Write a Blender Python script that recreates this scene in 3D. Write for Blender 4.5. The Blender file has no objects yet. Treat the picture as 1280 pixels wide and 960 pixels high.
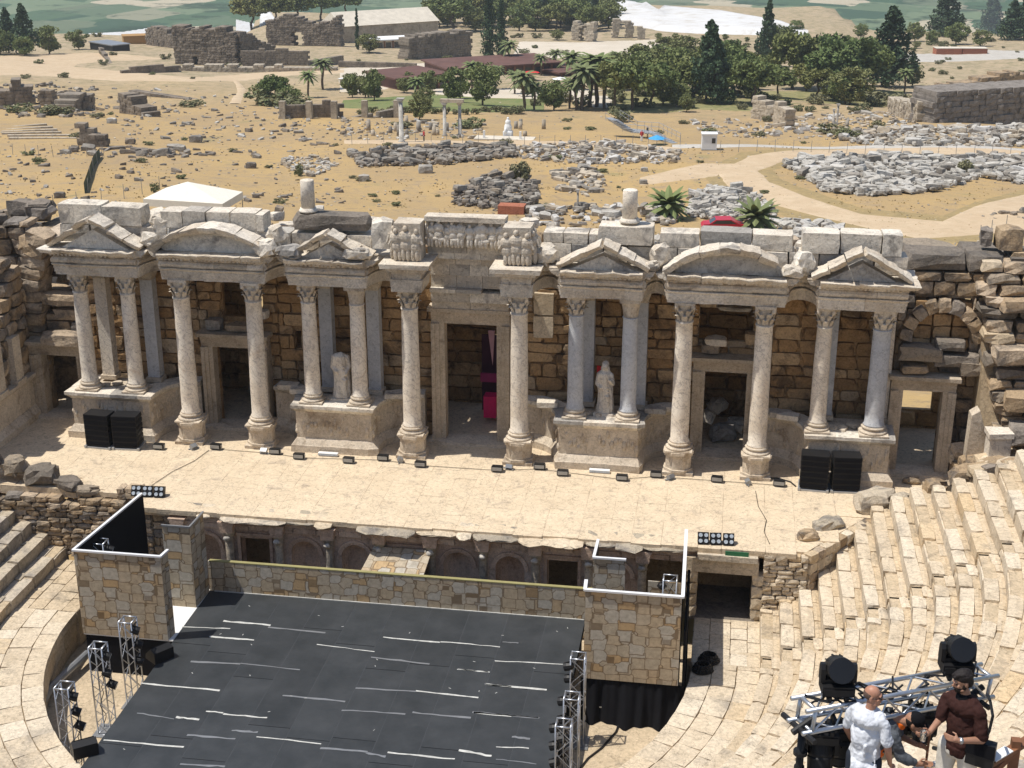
import bpy, bmesh, math, random
import numpy as np
from math import sin, cos, pi, radians, hypot, atan2, sqrt
from mathutils import Vector, Matrix, noise
rnd = random.Random(7)
S = bpy.context.scene
COL = S.collection

# ------------------------------------------------------------------ camera, world, sun, exposure
CAM = np.array([10.407, -53.897, 23.785]); YAW, PIT, ROL, FPX = 0.155465, 0.357699, 0.00065, 1777.5
_f = np.array([-sin(YAW)*cos(PIT), cos(YAW)*cos(PIT), -sin(PIT)])
_r = np.array([cos(YAW), sin(YAW), 0.0]); _u = np.cross(_r, _f)
cd = bpy.data.cameras.new('camera'); co = bpy.data.objects.new('camera', cd); COL.objects.link(co)
co.matrix_world = Matrix(((_r[0], _u[0], -_f[0], CAM[0]), (_r[1], _u[1], -_f[1], CAM[1]), (_r[2], _u[2], -_f[2], CAM[2]), (0, 0, 0, 1)))
cd.sensor_width = 36; cd.lens = FPX/1280*36; cd.clip_start = 0.1; cd.clip_end = 60000
S.camera = co
EL, AZ = radians(67), (-0.955, -0.297)           # towards the sun
w = bpy.data.worlds.new('World'); S.world = w; w.use_nodes = True
nt = w.node_tree; sky = nt.nodes.new('ShaderNodeTexSky'); sky.sky_type = 'NISHITA'; sky.sun_disc = False
sky.sun_elevation = EL; sky.sun_rotation = atan2(AZ[0], AZ[1])
nt.links.new(sky.outputs[0], nt.nodes['Background'].inputs[0]); nt.nodes['Background'].inputs[1].default_value = 0.12
sl = bpy.data.lights.new('sun', 'SUN'); sl.energy = 4.3; sl.angle = radians(0.5); sl.color = (1.0, 0.95, 0.87)
so = bpy.data.objects.new('sun', sl); COL.objects.link(so)
sd = Vector((AZ[0]*cos(EL), AZ[1]*cos(EL), sin(EL)))
so.rotation_euler = sd.to_track_quat('Z', 'Y').to_euler(); so.location = (0, 0, 60)
S.view_settings.view_transform = 'Standard'; S.view_settings.look = 'None'; S.view_settings.exposure = 0.12; S.view_settings.gamma = 1
S.render.engine = 'CYCLES'

# ------------------------------------------------------------------ places: rays of the surveyed camera station
def ray(px, py): return _f*FPX + _r*(px-640) + _u*(480-py)
def onz(px, py, z):
    d = ray(px, py); t = (z-CAM[2])/d[2]; p = CAM+d*t; return (float(p[0]), float(p[1]), z)
def ony(px, py, y):
    d = ray(px, py); t = (y-CAM[1])/d[1]; p = CAM+d*t; return (float(p[0]), y, float(p[2]))
def proj(p):
    d = np.array(p)-CAM; k = d@_f
    return 640+FPX*(d@_r)/k, 480-FPX*(d@_u)/k, k
def seen(p, m=60):
    x, y, k = proj(p); return k > 0 and -m < x < 1280+m and -m < y < 960+m
PRF = [(2.9, -1.2), (10, -3), (30, -6), (60, -9), (80, -11), (120, -13.6), (160, -16.4), (235, -25.8), (316, -30.8), (425, -37), (545, -41), (640, -46), (700, -75), (900, -150), (60000, -150)]
PX_ = [a for a, b in PRF]; PZ_ = [b for a, b in PRF]
def _itp(y):
    k = 0
    while k < len(PX_)-2 and y > PX_[k+1]: k += 1
    t = min(1.0, max(0.0, (y-PX_[k])/(PX_[k+1]-PX_[k]))); return PZ_[k]+(PZ_[k+1]-PZ_[k])*t
def gz(x, y):
    if y > 430:      # the terrace edge swings nearer on both sides of the basilica and the travertine
        u = (x-10.4)/(y+54); s = min(1, max(0, (abs(u+.14)-.195)/.03)); s = s*s*(3-2*s)
        y0_ = y; y = y+(y-430)*s*(2.3 if u < -.14 else .3)
        q = min(1, max(0, (.10-abs(u+.012))/.02)); y = y-(y0_-430)*.30*q*(1-s*.0)
    b = (_itp(y*.88)+_itp(y)+_itp(y*1.12))/3
    if 20 < y < 640:
        a = min(1, (y-20)/40)
        b += a*(0.55*sin(x/23+1.3)*sin(y/19)+0.22*sin(x/7.1+y/11)+0.15*sin(y/4.7+x/9))
    return b
_FT = [tuple(float(q) for q in v) for v in (_f, _r, _u)]; _C3 = tuple(float(q) for q in CAM)
def onground(px, py, up=0.0):
    a, b = px-640, 480-py; d = [_FT[0][i]*FPX+_FT[1][i]*a+_FT[2][i]*b for i in range(3)]; L = sqrt(d[0]**2+d[1]**2+d[2]**2); d = [q/L for q in d]
    cx, cy, cz = _C3; t = 60.0
    while t < 30000:
        if cz+d[2]*t < gz(cx+d[0]*t, cy+d[1]*t):
            lo, hi = t*0.98-0.9, t
            for _ in range(13):
                m = (lo+hi)/2
                if cz+d[2]*m < gz(cx+d[0]*m, cy+d[1]*m): hi = m
                else: lo = m
            x, y = cx+d[0]*hi, cy+d[1]*hi; return (x, y, gz(x, y)+up)
        t = t*1.018+0.6
    return (cx+d[0]*3000, cy+d[1]*3000, -150)
def dist(p): return float((np.array(p)-CAM)@_f)
def mpp(p): return dist(p)/FPX         # metres per photo pixel there

# ------------------------------------------------------------------ materials
MATS = {}
def node(nt, t, **k):
    n = nt.nodes.new(t)
    for a, b in k.items():
        if a in n.inputs: n.inputs[a].default_value = b
        else: setattr(n, a, b)
    return n
def mixc(nt, fac, a, b, mode='MIX'):
    n = nt.nodes.new('ShaderNodeMix'); n.data_type = 'RGBA'; n.blend_type = mode
    for i, v in ((0, fac), (6, a), (7, b)):
        if isinstance(v, (int, float)): n.inputs[i].default_value = v
        elif isinstance(v, tuple): n.inputs[i].default_value = (*v, 1)
        else: nt.links.new(v, n.inputs[i])
    return n.outputs[2]
def math_(nt, op, a, b=None, c=None, clamp=False):
    n = nt.nodes.new('ShaderNodeMath'); n.operation = op; n.use_clamp = clamp
    for i, v in enumerate((a, b, c)):
        if v is None: continue
        if isinstance(v, (int, float)): n.inputs[i].default_value = v
        else: nt.links.new(v, n.inputs[i])
    return n.outputs[0]
def rng(nt, v, a, b, c=0.0, d=1.0):
    n = nt.nodes.new('ShaderNodeMapRange'); nt.links.new(v, n.inputs[0])
    for i, x in enumerate((a, b, c, d)): n.inputs[i+1].default_value = x
    return n.outputs[0]
def noi(nt, vec, s, det=6, rough=0.6, dist=0.0):
    n = node(nt, 'ShaderNodeTexNoise', Scale=s, Detail=det, Roughness=rough, Distortion=dist)
    nt.links.new(vec, n.inputs['Vector']); return n.outputs['Fac']
def base(name, rough=0.9, metal=0.0, spec=0.3):
    m = bpy.data.materials.new(name); m.use_nodes = True; b = m.node_tree.nodes['Principled BSDF']
    b.inputs['Roughness'].default_value = rough; b.inputs['Metallic'].default_value = metal
    b.inputs['Specular IOR Level'].default_value = spec
    MATS[name] = m; return m, m.node_tree, b
def plain(name, c, rough=0.6, metal=0.0, var=0.12, s=3.0, spec=0.3):
    m, nt, b = base(name, rough, metal, spec); g = node(nt, 'ShaderNodeNewGeometry')
    n = noi(nt, g.outputs['Position'], s, 5); v = rng(nt, n, 0.3, 0.7, 1-var, 1+var)
    nt.links.new(mixc(nt, 1.0, tuple(c), comb(nt, v), 'MULTIPLY'), b.inputs['Base Color']); return m
def comb(nt, v):
    n = nt.nodes.new('ShaderNodeCombineColor')
    for i in range(3): nt.links.new(v, n.inputs[i])
    return n.outputs[0]
def stone(name, c1, c2, c3=None, s=1.0, var=0.18, bump=0.35, stain=None, st=(0.52, 0.62), sst=0.7, vein=None, objmix=None, fine=9.0, far=False, flat=False):
    m, nt, b = base(name, 0.92, 0, 0.15); L = nt.links
    g = node(nt, 'ShaderNodeNewGeometry'); oi = node(nt, 'ShaderNodeObjectInfo'); P = g.outputs['Position']
    n1 = noi(nt, P, 0.9*s, 7, 0.65); n2 = noi(nt, P, fine*s, 6, 0.7); n3 = noi(nt, P, sst*s, 8, 0.7, 0.6)
    c = mixc(nt, rng(nt, n1, 0.35, 0.65), c1, c2)
    if c3: c = mixc(nt, rng(nt, oi.outputs['Random'], 0.55, 1.0), c, c3)
    if objmix:
        r2 = math_(nt, 'FRACT', math_(nt, 'MULTIPLY', oi.outputs['Random'], 7.31))
        c = mixc(nt, rng(nt, r2, objmix[1], objmix[2]), c, objmix[0])
    if vein:
        wv = node(nt, 'ShaderNodeTexWave', Scale=1.1*s, Distortion=14.0, Detail=5.0); wv.inputs['Detail Scale'].default_value = 1.6
        wv.bands_direction = 'DIAGONAL'; L.new(P, wv.inputs['Vector'])
        c = mixc(nt, rng(nt, wv.outputs['Fac'], 0.86, 1.0, 0, 0.75), c, vein)
    if stain: c = mixc(nt, rng(nt, n3, st[0], st[1], 0, 0.85), c, stain)
    pit_ = rng(nt, noi(nt, P, fine*s*.45, 8, .8), .54, .66, 1.0, .66); v = math_(nt, 'MULTIPLY', rng(nt, n2, 0.3, 0.7, 1-var*1.25, 1+var*1.1), pit_); rv = rng(nt, oi.outputs['Random'], 0, 1, *((.97, 1.02) if flat else (.90, 1.07)))
    c = mixc(nt, 1.0, c, comb(nt, math_(nt, 'MULTIPLY', v, rv)), 'MULTIPLY')
    cr = node(nt, 'ShaderNodeTexVoronoi', Scale=1.7*s, feature='DISTANCE_TO_EDGE'); 
    wn = nt.nodes.new('ShaderNodeVectorMath'); wn.operation = 'ADD'; nz = node(nt, 'ShaderNodeTexNoise', Scale=2.5*s, Detail=5.0)
    L.new(P, nz.inputs['Vector']); L.new(P, wn.inputs[0]); L.new(nz.outputs['Color'], wn.inputs[1]); L.new(wn.outputs[0], cr.inputs['Vector'])
    ck = rng(nt, cr.outputs['Distance'], 0.0, 0.025, 0.62, 1.0)
    c = mixc(nt, 1.0, c, comb(nt, ck), 'MULTIPLY')
    L.new(c, b.inputs['Base Color'])
    h = math_(nt, 'ADD', math_(nt, 'MULTIPLY', n2, 0.6), math_(nt, 'MULTIPLY', noi(nt, P, 2.6*s, 6, 0.7), 1.0))
    bp = node(nt, 'ShaderNodeBump', Strength=bump, Distance=0.12/s); L.new(h, bp.inputs['Height']); L.new(bp.outputs[0], b.inputs['Normal'])
    return m
seat_m = stone('seat_limestone', (.68, .57, .42), (.56, .46, .33), (.62, .54, .42), stain=(.30, .26, .21), st=(.54, .70), objmix=((.58, .44, .27), .90, 1.0))
tread_m = stone('tread_limestone', (.60, .48, .33), (.50, .40, .27), (.54, .45, .33), stain=(.26, .22, .17), st=(.54, .70))
worn_m = stone('worn_limestone', (.46, .41, .34), (.34, .30, .25), (.42, .39, .35), stain=(.20, .19, .18), st=(.48, .62), objmix=((.56, .44, .27), .8, 1.0))
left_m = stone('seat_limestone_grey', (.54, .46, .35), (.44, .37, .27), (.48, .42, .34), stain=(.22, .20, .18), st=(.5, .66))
stage_m = stone('stage_paving', (.68, .56, .40), (.62, .50, .35), None, bump=.22, stain=(.44, .36, .27), st=(.55, .66), var=.13, sst=1.5, flat=True)
marble_m = stone('column_marble', (.80, .73, .62), (.70, .61, .49), None, s=1.3, vein=(.50, .44, .38), stain=(.52, .38, .25), st=(.6, .75), bump=.15, var=.08)
bluem_m = stone('grey_blue_marble', (.55, .56, .57), (.45, .46, .48), None, s=1.2, vein=(.55, .55, .55), bump=.12, var=.08)
carved_m = stone('carved_marble', (.70, .63, .52), (.58, .49, .38), (.66, .60, .51), s=1.2, stain=(.27, .23, .19), st=(.55, .68), bump=.55, objmix=((.46, .41, .34), .85, 1.0))
attic_m = stone('attic_marble', (.76, .69, .58), (.63, .55, .44), (.68, .63, .54), s=1.0, stain=(.23, .21, .19), st=(.52, .64), bump=.45, objmix=((.34, .32, .29), .7, 1.0))
podium_m = stone('podium_marble', (.66, .57, .45), (.55, .46, .35), None, s=1.3, stain=(.34, .26, .18), st=(.54, .68), bump=.4)
frame_m = stone('door_frame_marble', (.56, .47, .36), (.45, .37, .27), None, s=1.5, stain=(.24, .19, .14), st=(.55, .68), bump=.5)
brown_m = stone('brown_travertine', (.48, .305, .15), (.35, .22, .11), (.54, .39, .23), s=1.2, stain=(.14, .095, .06), st=(.50, .62), bump=.7, objmix=((.50, .40, .28), .85, 1.0))
ruin_m = stone('ruin_travertine', (.50, .37, .23), (.37, .27, .17), (.54, .44, .33), s=1.0, stain=(.15, .13, .11), st=(.48, .60), bump=.7, objmix=((.26, .23, .20), .7, .95))
dark_m = stone('lichen_and_shade_dark_stone', (.26, .22, .18), (.19, .165, .135), (.33, .27, .20), s=.9, stain=(.12, .11, .10), st=(.5, .62), bump=.7)
pink_m = stone('pinkish_stone', (.62, .46, .35), (.50, .37, .28), (.66, .52, .41), s=1.5, stain=(.28, .19, .14), st=(.54, .68), bump=.5)
eroded_m = stone('eroded_cornice', (.50, .43, .32), (.38, .33, .26), (.56, .48, .37), s=1.3, stain=(.22, .20, .18), st=(.5, .62), bump=.7)
white_m = stone('white_fallen_marble', (.56, .53, .47), (.42, .39, .34), (.50, .48, .45), s=.5, stain=(.27, .26, .24), st=(.55, .7), bump=.3, fine=5)
grey_m = stone('grey_fallen_stone', (.34, .31, .26), (.25, .22, .185), (.40, .37, .32), s=.5, stain=(.14, .13, .12), st=(.5, .66), bump=.3, fine=5)
far_m = stone('far_ruin_stone', (.29, .24, .185), (.20, .165, .13), (.26, .225, .18), s=.35, stain=(.13, .11, .09), st=(.5, .62), bump=.4, fine=4)
farp_m = stone('far_pale_stone', (.50, .43, .33), (.40, .34, .26), None, s=.3, stain=(.25, .21, .17), st=(.54, .68), bump=.3, fine=4)
dirt_m = stone('packed_dirt', (.40, .31, .20), (.33, .25, .16), None, s=.8, bump=.4)
redb_m = stone('red_painted_stone', (.42, .16, .09), (.34, .13, .08), None, s=.8, bump=.2)
black_m = plain('black_paint', (.012, .012, .013), .5)
blackc_m = plain('black_cloth', (.010, .010, .012), .95, spec=.1)
blackg_m = plain('black_gloss', (.015, .015, .017), .25)
alu_m = plain('aluminium', (.55, .57, .60), .38, .85, var=.1, s=9)
trim_m = plain('white_trim', (.72, .73, .74), .5, 0, .04)
steel_m = plain('dull_steel', (.33, .34, .35), .45, .6)
lens_m = plain('lamp_glass', (.42, .47, .52), .15, 0, .25, 20)
tape_m = plain('white_tape', (.50, .50, .47), .6, 0, .25, 5)
mag_m = plain('magenta_board', (.75, .015, .14), .6)
pinkb_m = plain('pale_pink_cloth', (.62, .36, .42), .8)
wood_m = plain('brown_wood', (.20, .09, .045), .6, var=.3, s=6)
green_m = plain('green_sign', (.03, .16, .07), .6)
canvas_m = plain('cream_canvas', (.74, .70, .60), .8, var=.05)
red_m = plain('red_cloth', (.6, .03, .03), .8)
carred_m = plain('car_red', (.45, .012, .03), .3)
glass_m = plain('dark_glass', (.02, .025, .03), .08, spec=.6)
roofb_m = plain('brown_roof', (.13, .065, .05), .8, var=.2, s=.3)
plast_m = plain('pale_plaster', (.60, .54, .44), .85, var=.12, s=.5)
rail_m = plain('galvanised_rail', (.42, .43, .44), .45, .5)
blueu_m = plain('blue_canvas', (.06, .33, .62), .8)
tank_m = plain('white_paint', (.76, .76, .74), .6, var=.05)
def foliage(name, c1, c2, c3):
    m, nt, b = base(name, .75, 0, .2); g = node(nt, 'ShaderNodeNewGeometry'); oi = node(nt, 'ShaderNodeObjectInfo')
    c = mixc(nt, g.outputs['Random Per Island'], c1, c2)
    c = mixc(nt, rng(nt, oi.outputs['Random'], 0.2, 1, 0, .85), c, c3)
    nt.links.new(c, b.inputs['Base Color']); b.inputs['Transmission Weight'].default_value = 0
    return m
pine_f = foliage('pine_needles', (.085, .125, .04), (.17, .21, .07), (.22, .21, .07))
cyp_f = foliage('cypress_foliage', (.04, .07, .035), (.08, .12, .055), (.055, .085, .045))
leaf_f = foliage('broad_leaves', (.11, .15, .05), (.22, .25, .09), (.20, .20, .08))
palm_f = foliage('palm_fronds', (.11, .15, .05), (.22, .25, .10), (.16, .18, .08))
bush_f = foliage('scrub_leaves', (.12, .15, .06), (.22, .21, .11), (.20, .18, .10))
dry_f = foliage('dry_grass_blades', (.50, .37, .17), (.38, .29, .14), (.36, .30, .15))
bark_m = plain('bark', (.13, .095, .065), .9, var=.3, s=4)

def terrain_mat():
    m, nt, b = base('dry_grassland', .95, 0, .1); L = nt.links
    g = node(nt, 'ShaderNodeNewGeometry'); P = g.outputs['Position']
    sp = nt.nodes.new('ShaderNodeSeparateXYZ'); L.new(P, sp.inputs[0]); y = sp.outputs[1]
    n1 = noi(nt, P, .045, 8, .65); n2 = noi(nt, P, .35, 7, .75); n3 = noi(nt, P, .012, 6, .6); n4 = noi(nt, P, 1.6, 6, .75)
    c = mixc(nt, rng(nt, n1, .38, .62), (.445, .31, .142), (.37, .265, .142))
    c = mixc(nt, rng(nt, n2, .50, .64, 0, .8), c, (.33, .25, .16))
    c = mixc(nt, rng(nt, noi(nt, P, .7, 8, .8), .55, .63, 0, .65), c, (.27, .20, .12))
    c = mixc(nt, rng(nt, n4, .58, .70, 0, .6), c, (.30, .24, .13))
    c = mixc(nt, rng(nt, noi(nt, P, .11, 8, .7), .60, .68, 0, .55), c, (.24, .22, .11))
    c = mixc(nt, rng(nt, n4, .30, .42, .35, 0), c, (.60, .47, .28))
    # beyond the pool: paler soil with scrub
    c2 = mixc(nt, rng(nt, n2, .45, .62), (.43, .345, .24), (.20, .19, .11))
    c = mixc(nt, rng(nt, y, 200, 300, 0, .8), c, c2)
    # valley: strips of fields
    mp = nt.nodes.new('ShaderNodeMapping'); L.new(P, mp.inputs[0]); mp.inputs['Rotation'].default_value = (0, 0, .35); mp.inputs['Scale'].default_value = (1/62, 1/95, 0)
    vo = node(nt, 'ShaderNodeTexVoronoi', Scale=1.0, Randomness=.85); vo.distance = 'CHEBYCHEV'; L.new(mp.outputs[0], vo.inputs['Vector'])
    vs = nt.nodes.new('ShaderNodeSeparateColor'); L.new(vo.outputs['Color'], vs.inputs[0])
    f = mixc(nt, rng(nt, vs.outputs[0], .2, .6), (.04, .085, .045), (.15, .20, .11))
    f = mixc(nt, rng(nt, vs.outputs[1], .72, .75), f, (.46, .40, .28))
    f = mixc(nt, rng(nt, vs.outputs[2], .60, .64, 0, .8), f, (.045, .10, .045))
    vn = noi(nt, P, .012, 8, .75); f = mixc(nt, rng(nt, vn, .53, .60, 0, .85), f, (.018, .045, .02))
    vw = noi(nt, P, .03, 6, .8); f = mixc(nt, rng(nt, vw, .60, .68, 0, .45), f, (.32, .29, .2))
    slope = mixc(nt, rng(nt, noi(nt, P, .02, 8, .7), .4, .6), (.30, .27, .17), (.10, .12, .06))
    v = mixc(nt, rng(nt, y, 860, 940), slope, f)
    c = mixc(nt, rng(nt, math_(nt, 'ADD', y, math_(nt, 'MULTIPLY', n3, 60)), 660, 730), c, v)
    L.new(c, b.inputs['Base Color'])
    bp = node(nt, 'ShaderNodeBump', Strength=.5, Distance=.25); L.new(math_(nt, 'ADD', n4, n2), bp.inputs['Height']); L.new(bp.outputs[0], b.inputs['Normal'])
    return m
terr_m = terrain_mat()
def ground_var(name, c1, c2, c3, s=.3, st=(.5, .65)):
    m, nt, b = base(name, .95, 0, .1); g = node(nt, 'ShaderNodeNewGeometry'); P = g.outputs['Position']
    c = mixc(nt, rng(nt, noi(nt, P, s, 7, .7), .38, .62), c1, c2)
    c = mixc(nt, rng(nt, noi(nt, P, s*3.1, 8, .75), st[0], st[1], 0, .8), c, c3)
    nt.links.new(c, b.inputs['Base Color']); return m
road_m = ground_var('pale_track', (.55, .43, .29), (.49, .37, .24), (.43, .33, .21))
verge_m = ground_var('weedy_verge', (.34, .25, .12), (.27, .21, .11), (.42, .31, .16), .5)
plaza_m = ground_var('pale_plaza', (.60, .53, .43), (.54, .47, .37), (.42, .36, .28), .1, (.56, .7))
trav_m = ground_var('white_travertine', (.66, .66, .65), (.60, .59, .57), (.48, .44, .38), .04, (.50, .64))
lawn_m = ground_var('green_lawn', (.14, .18, .065), (.22, .22, .095), (.33, .27, .14), .2, (.55, .7))
path_m = ground_var('concrete_path', (.50, .47, .42), (.45, .42, .37), (.38, .35, .30))
scrub_m = ground_var('weedy_ground', (.30, .27, .13), (.16, .17, .07), (.40, .31, .17), .25, (.5, .65))

def vinyl_mat():
    m, nt, b = base('black_dance_vinyl', .42, 0, .35); g = node(nt, 'ShaderNodeNewGeometry'); P = g.outputs['Position']; oi = node(nt, 'ShaderNodeObjectInfo')
    c = mixc(nt, rng(nt, noi(nt, P, .8, 7, .7), .35, .65), (.030, .034, .037), (.049, .053, .057))
    c = mixc(nt, rng(nt, noi(nt, P, 14, 8, .8), .60, .72, 0, .6), c, (.075, .08, .085))
    mp = nt.nodes.new('ShaderNodeMapping'); nt.links.new(P, mp.inputs[0]); mp.inputs['Scale'].default_value = (1.2, 7, 1); mp.inputs['Rotation'].default_value = (0, 0, .5)
    c = mixc(nt, rng(nt, noi(nt, mp.outputs[0], 1.5, 6, .8), .64, .72, 0, .55), c, (.085, .09, .095))
    c = mixc(nt, 1.0, c, comb(nt, rng(nt, oi.outputs['Random'], 0, 1, .93, 1.08)), 'MULTIPLY')
    nt.links.new(c, b.inputs['Base Color'])
    bp = node(nt, 'ShaderNodeBump', Strength=.25, Distance=.03); nt.links.new(noi(nt, P, 1.3, 5, .6), bp.inputs['Height']); nt.links.new(bp.outputs[0], b.inputs['Normal'])
    return m
vinyl_m = vinyl_mat()
def print_mat():
    # flat printed stone pattern on the scenery boards, laid out in each board's own UVs (metres)
    m, nt, b = base('stone_print', .8, 0, .15); L = nt.links; uv = node(nt, 'ShaderNodeUVMap'); V = uv.outputs[0]
    nz = node(nt, 'ShaderNodeTexNoise', Scale=2.2, Detail=4.0); L.new(V, nz.inputs['Vector'])
    a = nt.nodes.new('ShaderNodeVectorMath'); a.operation = 'MULTIPLY_ADD'; L.new(nz.outputs['Color'], a.inputs[0]); a.inputs[1].default_value = (.13, .13, 0); L.new(V, a.inputs[2])
    mp = nt.nodes.new('ShaderNodeMapping'); L.new(a.outputs[0], mp.inputs[0]); mp.inputs['Scale'].default_value = (2.15, 2.5, 1)
    vo = node(nt, 'ShaderNodeTexVoronoi', Scale=1.0, Randomness=.62); vo.distance = 'CHEBYCHEV'; L.new(mp.outputs[0], vo.inputs['Vector'])
    v2 = node(nt, 'ShaderNodeTexVoronoi', Scale=1.0, Randomness=.62, feature='F2'); v2.distance = 'CHEBYCHEV'; L.new(mp.outputs[0], v2.inputs['Vector'])
    e = math_(nt, 'SUBTRACT', v2.outputs['Distance'], vo.outputs['Distance'])
    sc = nt.nodes.new('ShaderNodeSeparateColor'); L.new(vo.outputs['Color'], sc.inputs[0])
    c = mixc(nt, rng(nt, sc.outputs[0], .35, .75), (.44, .375, .28), (.46, .37, .255))
    c = mixc(nt, rng(nt, sc.outputs[1], .55, .62), c, (.46, .42, .35))
    c = mixc(nt, rng(nt, sc.outputs[2], .84, .92), c, (.48, .34, .19))
    c = mixc(nt, 1.0, c, comb(nt, rng(nt, noi(nt, V, 5, 8, .75), .3, .7, .72, 1.25)), 'MULTIPLY')
    c = mixc(nt, rng(nt, e, .02, .075, .8, 0), c, (.15, .10, .055))
    L.new(c, b.inputs['Base Color']); return m
print_m = print_mat()

ORD = 'first second third fourth fifth sixth seventh eighth ninth tenth eleventh twelfth thirteenth fourteenth fifteenth sixteenth seventeenth eighteenth nineteenth twentieth twenty-first twenty-second twenty-third twenty-fourth twenty-fifth twenty-sixth twenty-seventh twenty-eighth twenty-ninth thirtieth thirty-first thirty-second thirty-third thirty-fourth thirty-fifth thirty-sixth'.split()
# ------------------------------------------------------------------ mesh and object helpers
def mesh(verts, faces, m, smooth=False, name='mesh', uv=None):
    me = bpy.data.meshes.new(name); me.from_pydata([tuple(v) for v in verts], [], faces)
    if m: me.materials.append(m)
    if smooth: me.polygons.foreach_set('use_smooth', [True]*len(me.polygons))
    if uv:
        l = me.uv_layers.new(name='UVMap'); vi = [0]*len(me.loops); me.loops.foreach_get('vertex_index', vi)
        l.data.foreach_set('uv', [c for i in vi for c in uv[i]])
    me.update(); return me
def ob(name, me, parent=None, loc=(0, 0, 0), rot=(0, 0, 0), scl=(1, 1, 1)):
    o = bpy.data.objects.new(name, me); o.location = loc; o.rotation_euler = rot; o.scale = scl
    if parent: o.parent = parent
    COL.objects.link(o); return o
def tag(o, label=None, cat=None, group=None, kind=None):
    if label: o['label'] = label
    if cat: o['category'] = cat
    if group: o['group'] = group
    if kind: o['kind'] = kind
    return o
def T(name, label, cat, loc=(0, 0, 0), rz=0, group=None):
    o = ob(name, None, None, loc, (0, 0, rz)); o.empty_display_size = .2
    return tag(o, label, cat, group)
class MB:
    def __init__(s): s.v = []; s.f = []
    def add(s, v, f):
        n = len(s.v); s.v += [tuple(map(float, p)) for p in v]; s.f += [tuple(i+n for i in q) for q in f]; return s
    def box(s, x0, x1, y0, y1, z0, z1):
        return s.add([(x0, y0, z0), (x1, y0, z0), (x1, y1, z0), (x0, y1, z0), (x0, y0, z1), (x1, y0, z1), (x1, y1, z1), (x0, y1, z1)],
                     [(0, 3, 2, 1), (4, 5, 6, 7), (0, 1, 5, 4), (1, 2, 6, 5), (2, 3, 7, 6), (3, 0, 4, 7)])
    def obox(s, c, d, M=None):
        n = len(s.v); s.box(-d[0]/2, d[0]/2, -d[1]/2, d[1]/2, -d[2]/2, d[2]/2)
        for i in range(n, len(s.v)):
            p = Vector(s.v[i]);
            if M: p = M @ p
            s.v[i] = tuple(p+Vector(c))
        return s
    def tube(s, p0, p1, r, r1=None, k=8, caps=True):
        p0, p1 = Vector(p0), Vector(p1); d = (p1-p0).normalized(); r1 = r if r1 is None else r1
        a = d.orthogonal().normalized(); b = d.cross(a); n = len(s.v)
        for p, q in ((p0, r), (p1, r1)):
            for i in range(k): t = 2*pi*i/k; s.v.append(tuple(p+(a*cos(t)+b*sin(t))*q))
        for i in range(k): j = (i+1) % k; s.f.append((n+i, n+j, n+k+j, n+k+i))
        if caps: s.f.append(tuple(n+i for i in reversed(range(k)))); s.f.append(tuple(n+k+i for i in range(k)))
        return s
    def path(s, pts, r, k=6):
        for a, b in zip(pts, pts[1:]): s.tube(a, b, r, None, k)
        return s
    def lathe(s, prof, k=20, c=(0, 0, 0), mod=None):
        n = len(s.v)
        for r, z in prof:
            for i in range(k):
                t = 2*pi*i/k; q = r*(mod(t, z) if mod else 1); s.v.append((c[0]+q*cos(t), c[1]+q*sin(t), c[2]+z))
        for j in range(len(prof)-1):
            for i in range(k): a = n+j*k+i; b = n+j*k+(i+1) % k; s.f.append((a, b, b+k, a+k))
        s.f.append(tuple(n+i for i in reversed(range(k)))); m = n+(len(prof)-1)*k; s.f.append(tuple(m+i for i in range(k)))
        return s
    def ell(s, c, r, M=None, a=10, b=7):
        n = len(s.v); c = Vector(c)
        for j in range(b+1):
            p = pi*j/b
            for i in range(a):
                t = 2*pi*i/a; q = Vector((r[0]*sin(p)*cos(t), r[1]*sin(p)*sin(t), r[2]*cos(p)))
                if M: q = M @ q
                s.v.append(tuple(c+q))
        for j in range(b):
            for i in range(a): k = n+j*a+i; l = n+j*a+(i+1) % a; s.f.append((k, k+a, l+a, l))
        return s
    def prism(s, poly, y0, y1, ax='y'):
        n = len(s.v); k = len(poly)
        for y in (y0, y1):
            for a, b in poly: s.v.append((a, y, b) if ax == 'y' else ((a, b, y) if ax == 'z' else (y, a, b)))
        s.f.append(tuple(n+i for i in range(k))); s.f.append(tuple(n+k+i for i in reversed(range(k))))
        for i in range(k): j = (i+1) % k; s.f.append((n+i, n+k+i, n+k+j, n+j))
        return s
    def mesh(s, m, smooth=False, uv=None): 
        me = mesh(s.v, s.f, m, smooth, uv=uv)
        return me
    def fix(s, m, smooth=False):
        bm = bmesh.new(); me = mesh(s.v, s.f, m, smooth); bm.from_mesh(me); bmesh.ops.recalc_face_normals(bm, faces=bm.faces); bm.to_mesh(me); bm.free()
        if smooth: me.polygons.foreach_set('use_smooth', [True]*len(me.polygons))
        return me
    def jit(s, a, fr=1.3, seed=0):
        for i, p in enumerate(s.v):
            q = Vector(p); n = noise.noise_vector(q*fr+Vector((seed*7.1, 3.3, seed))); s.v[i] = tuple(q+n*a)
        return s
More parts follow.
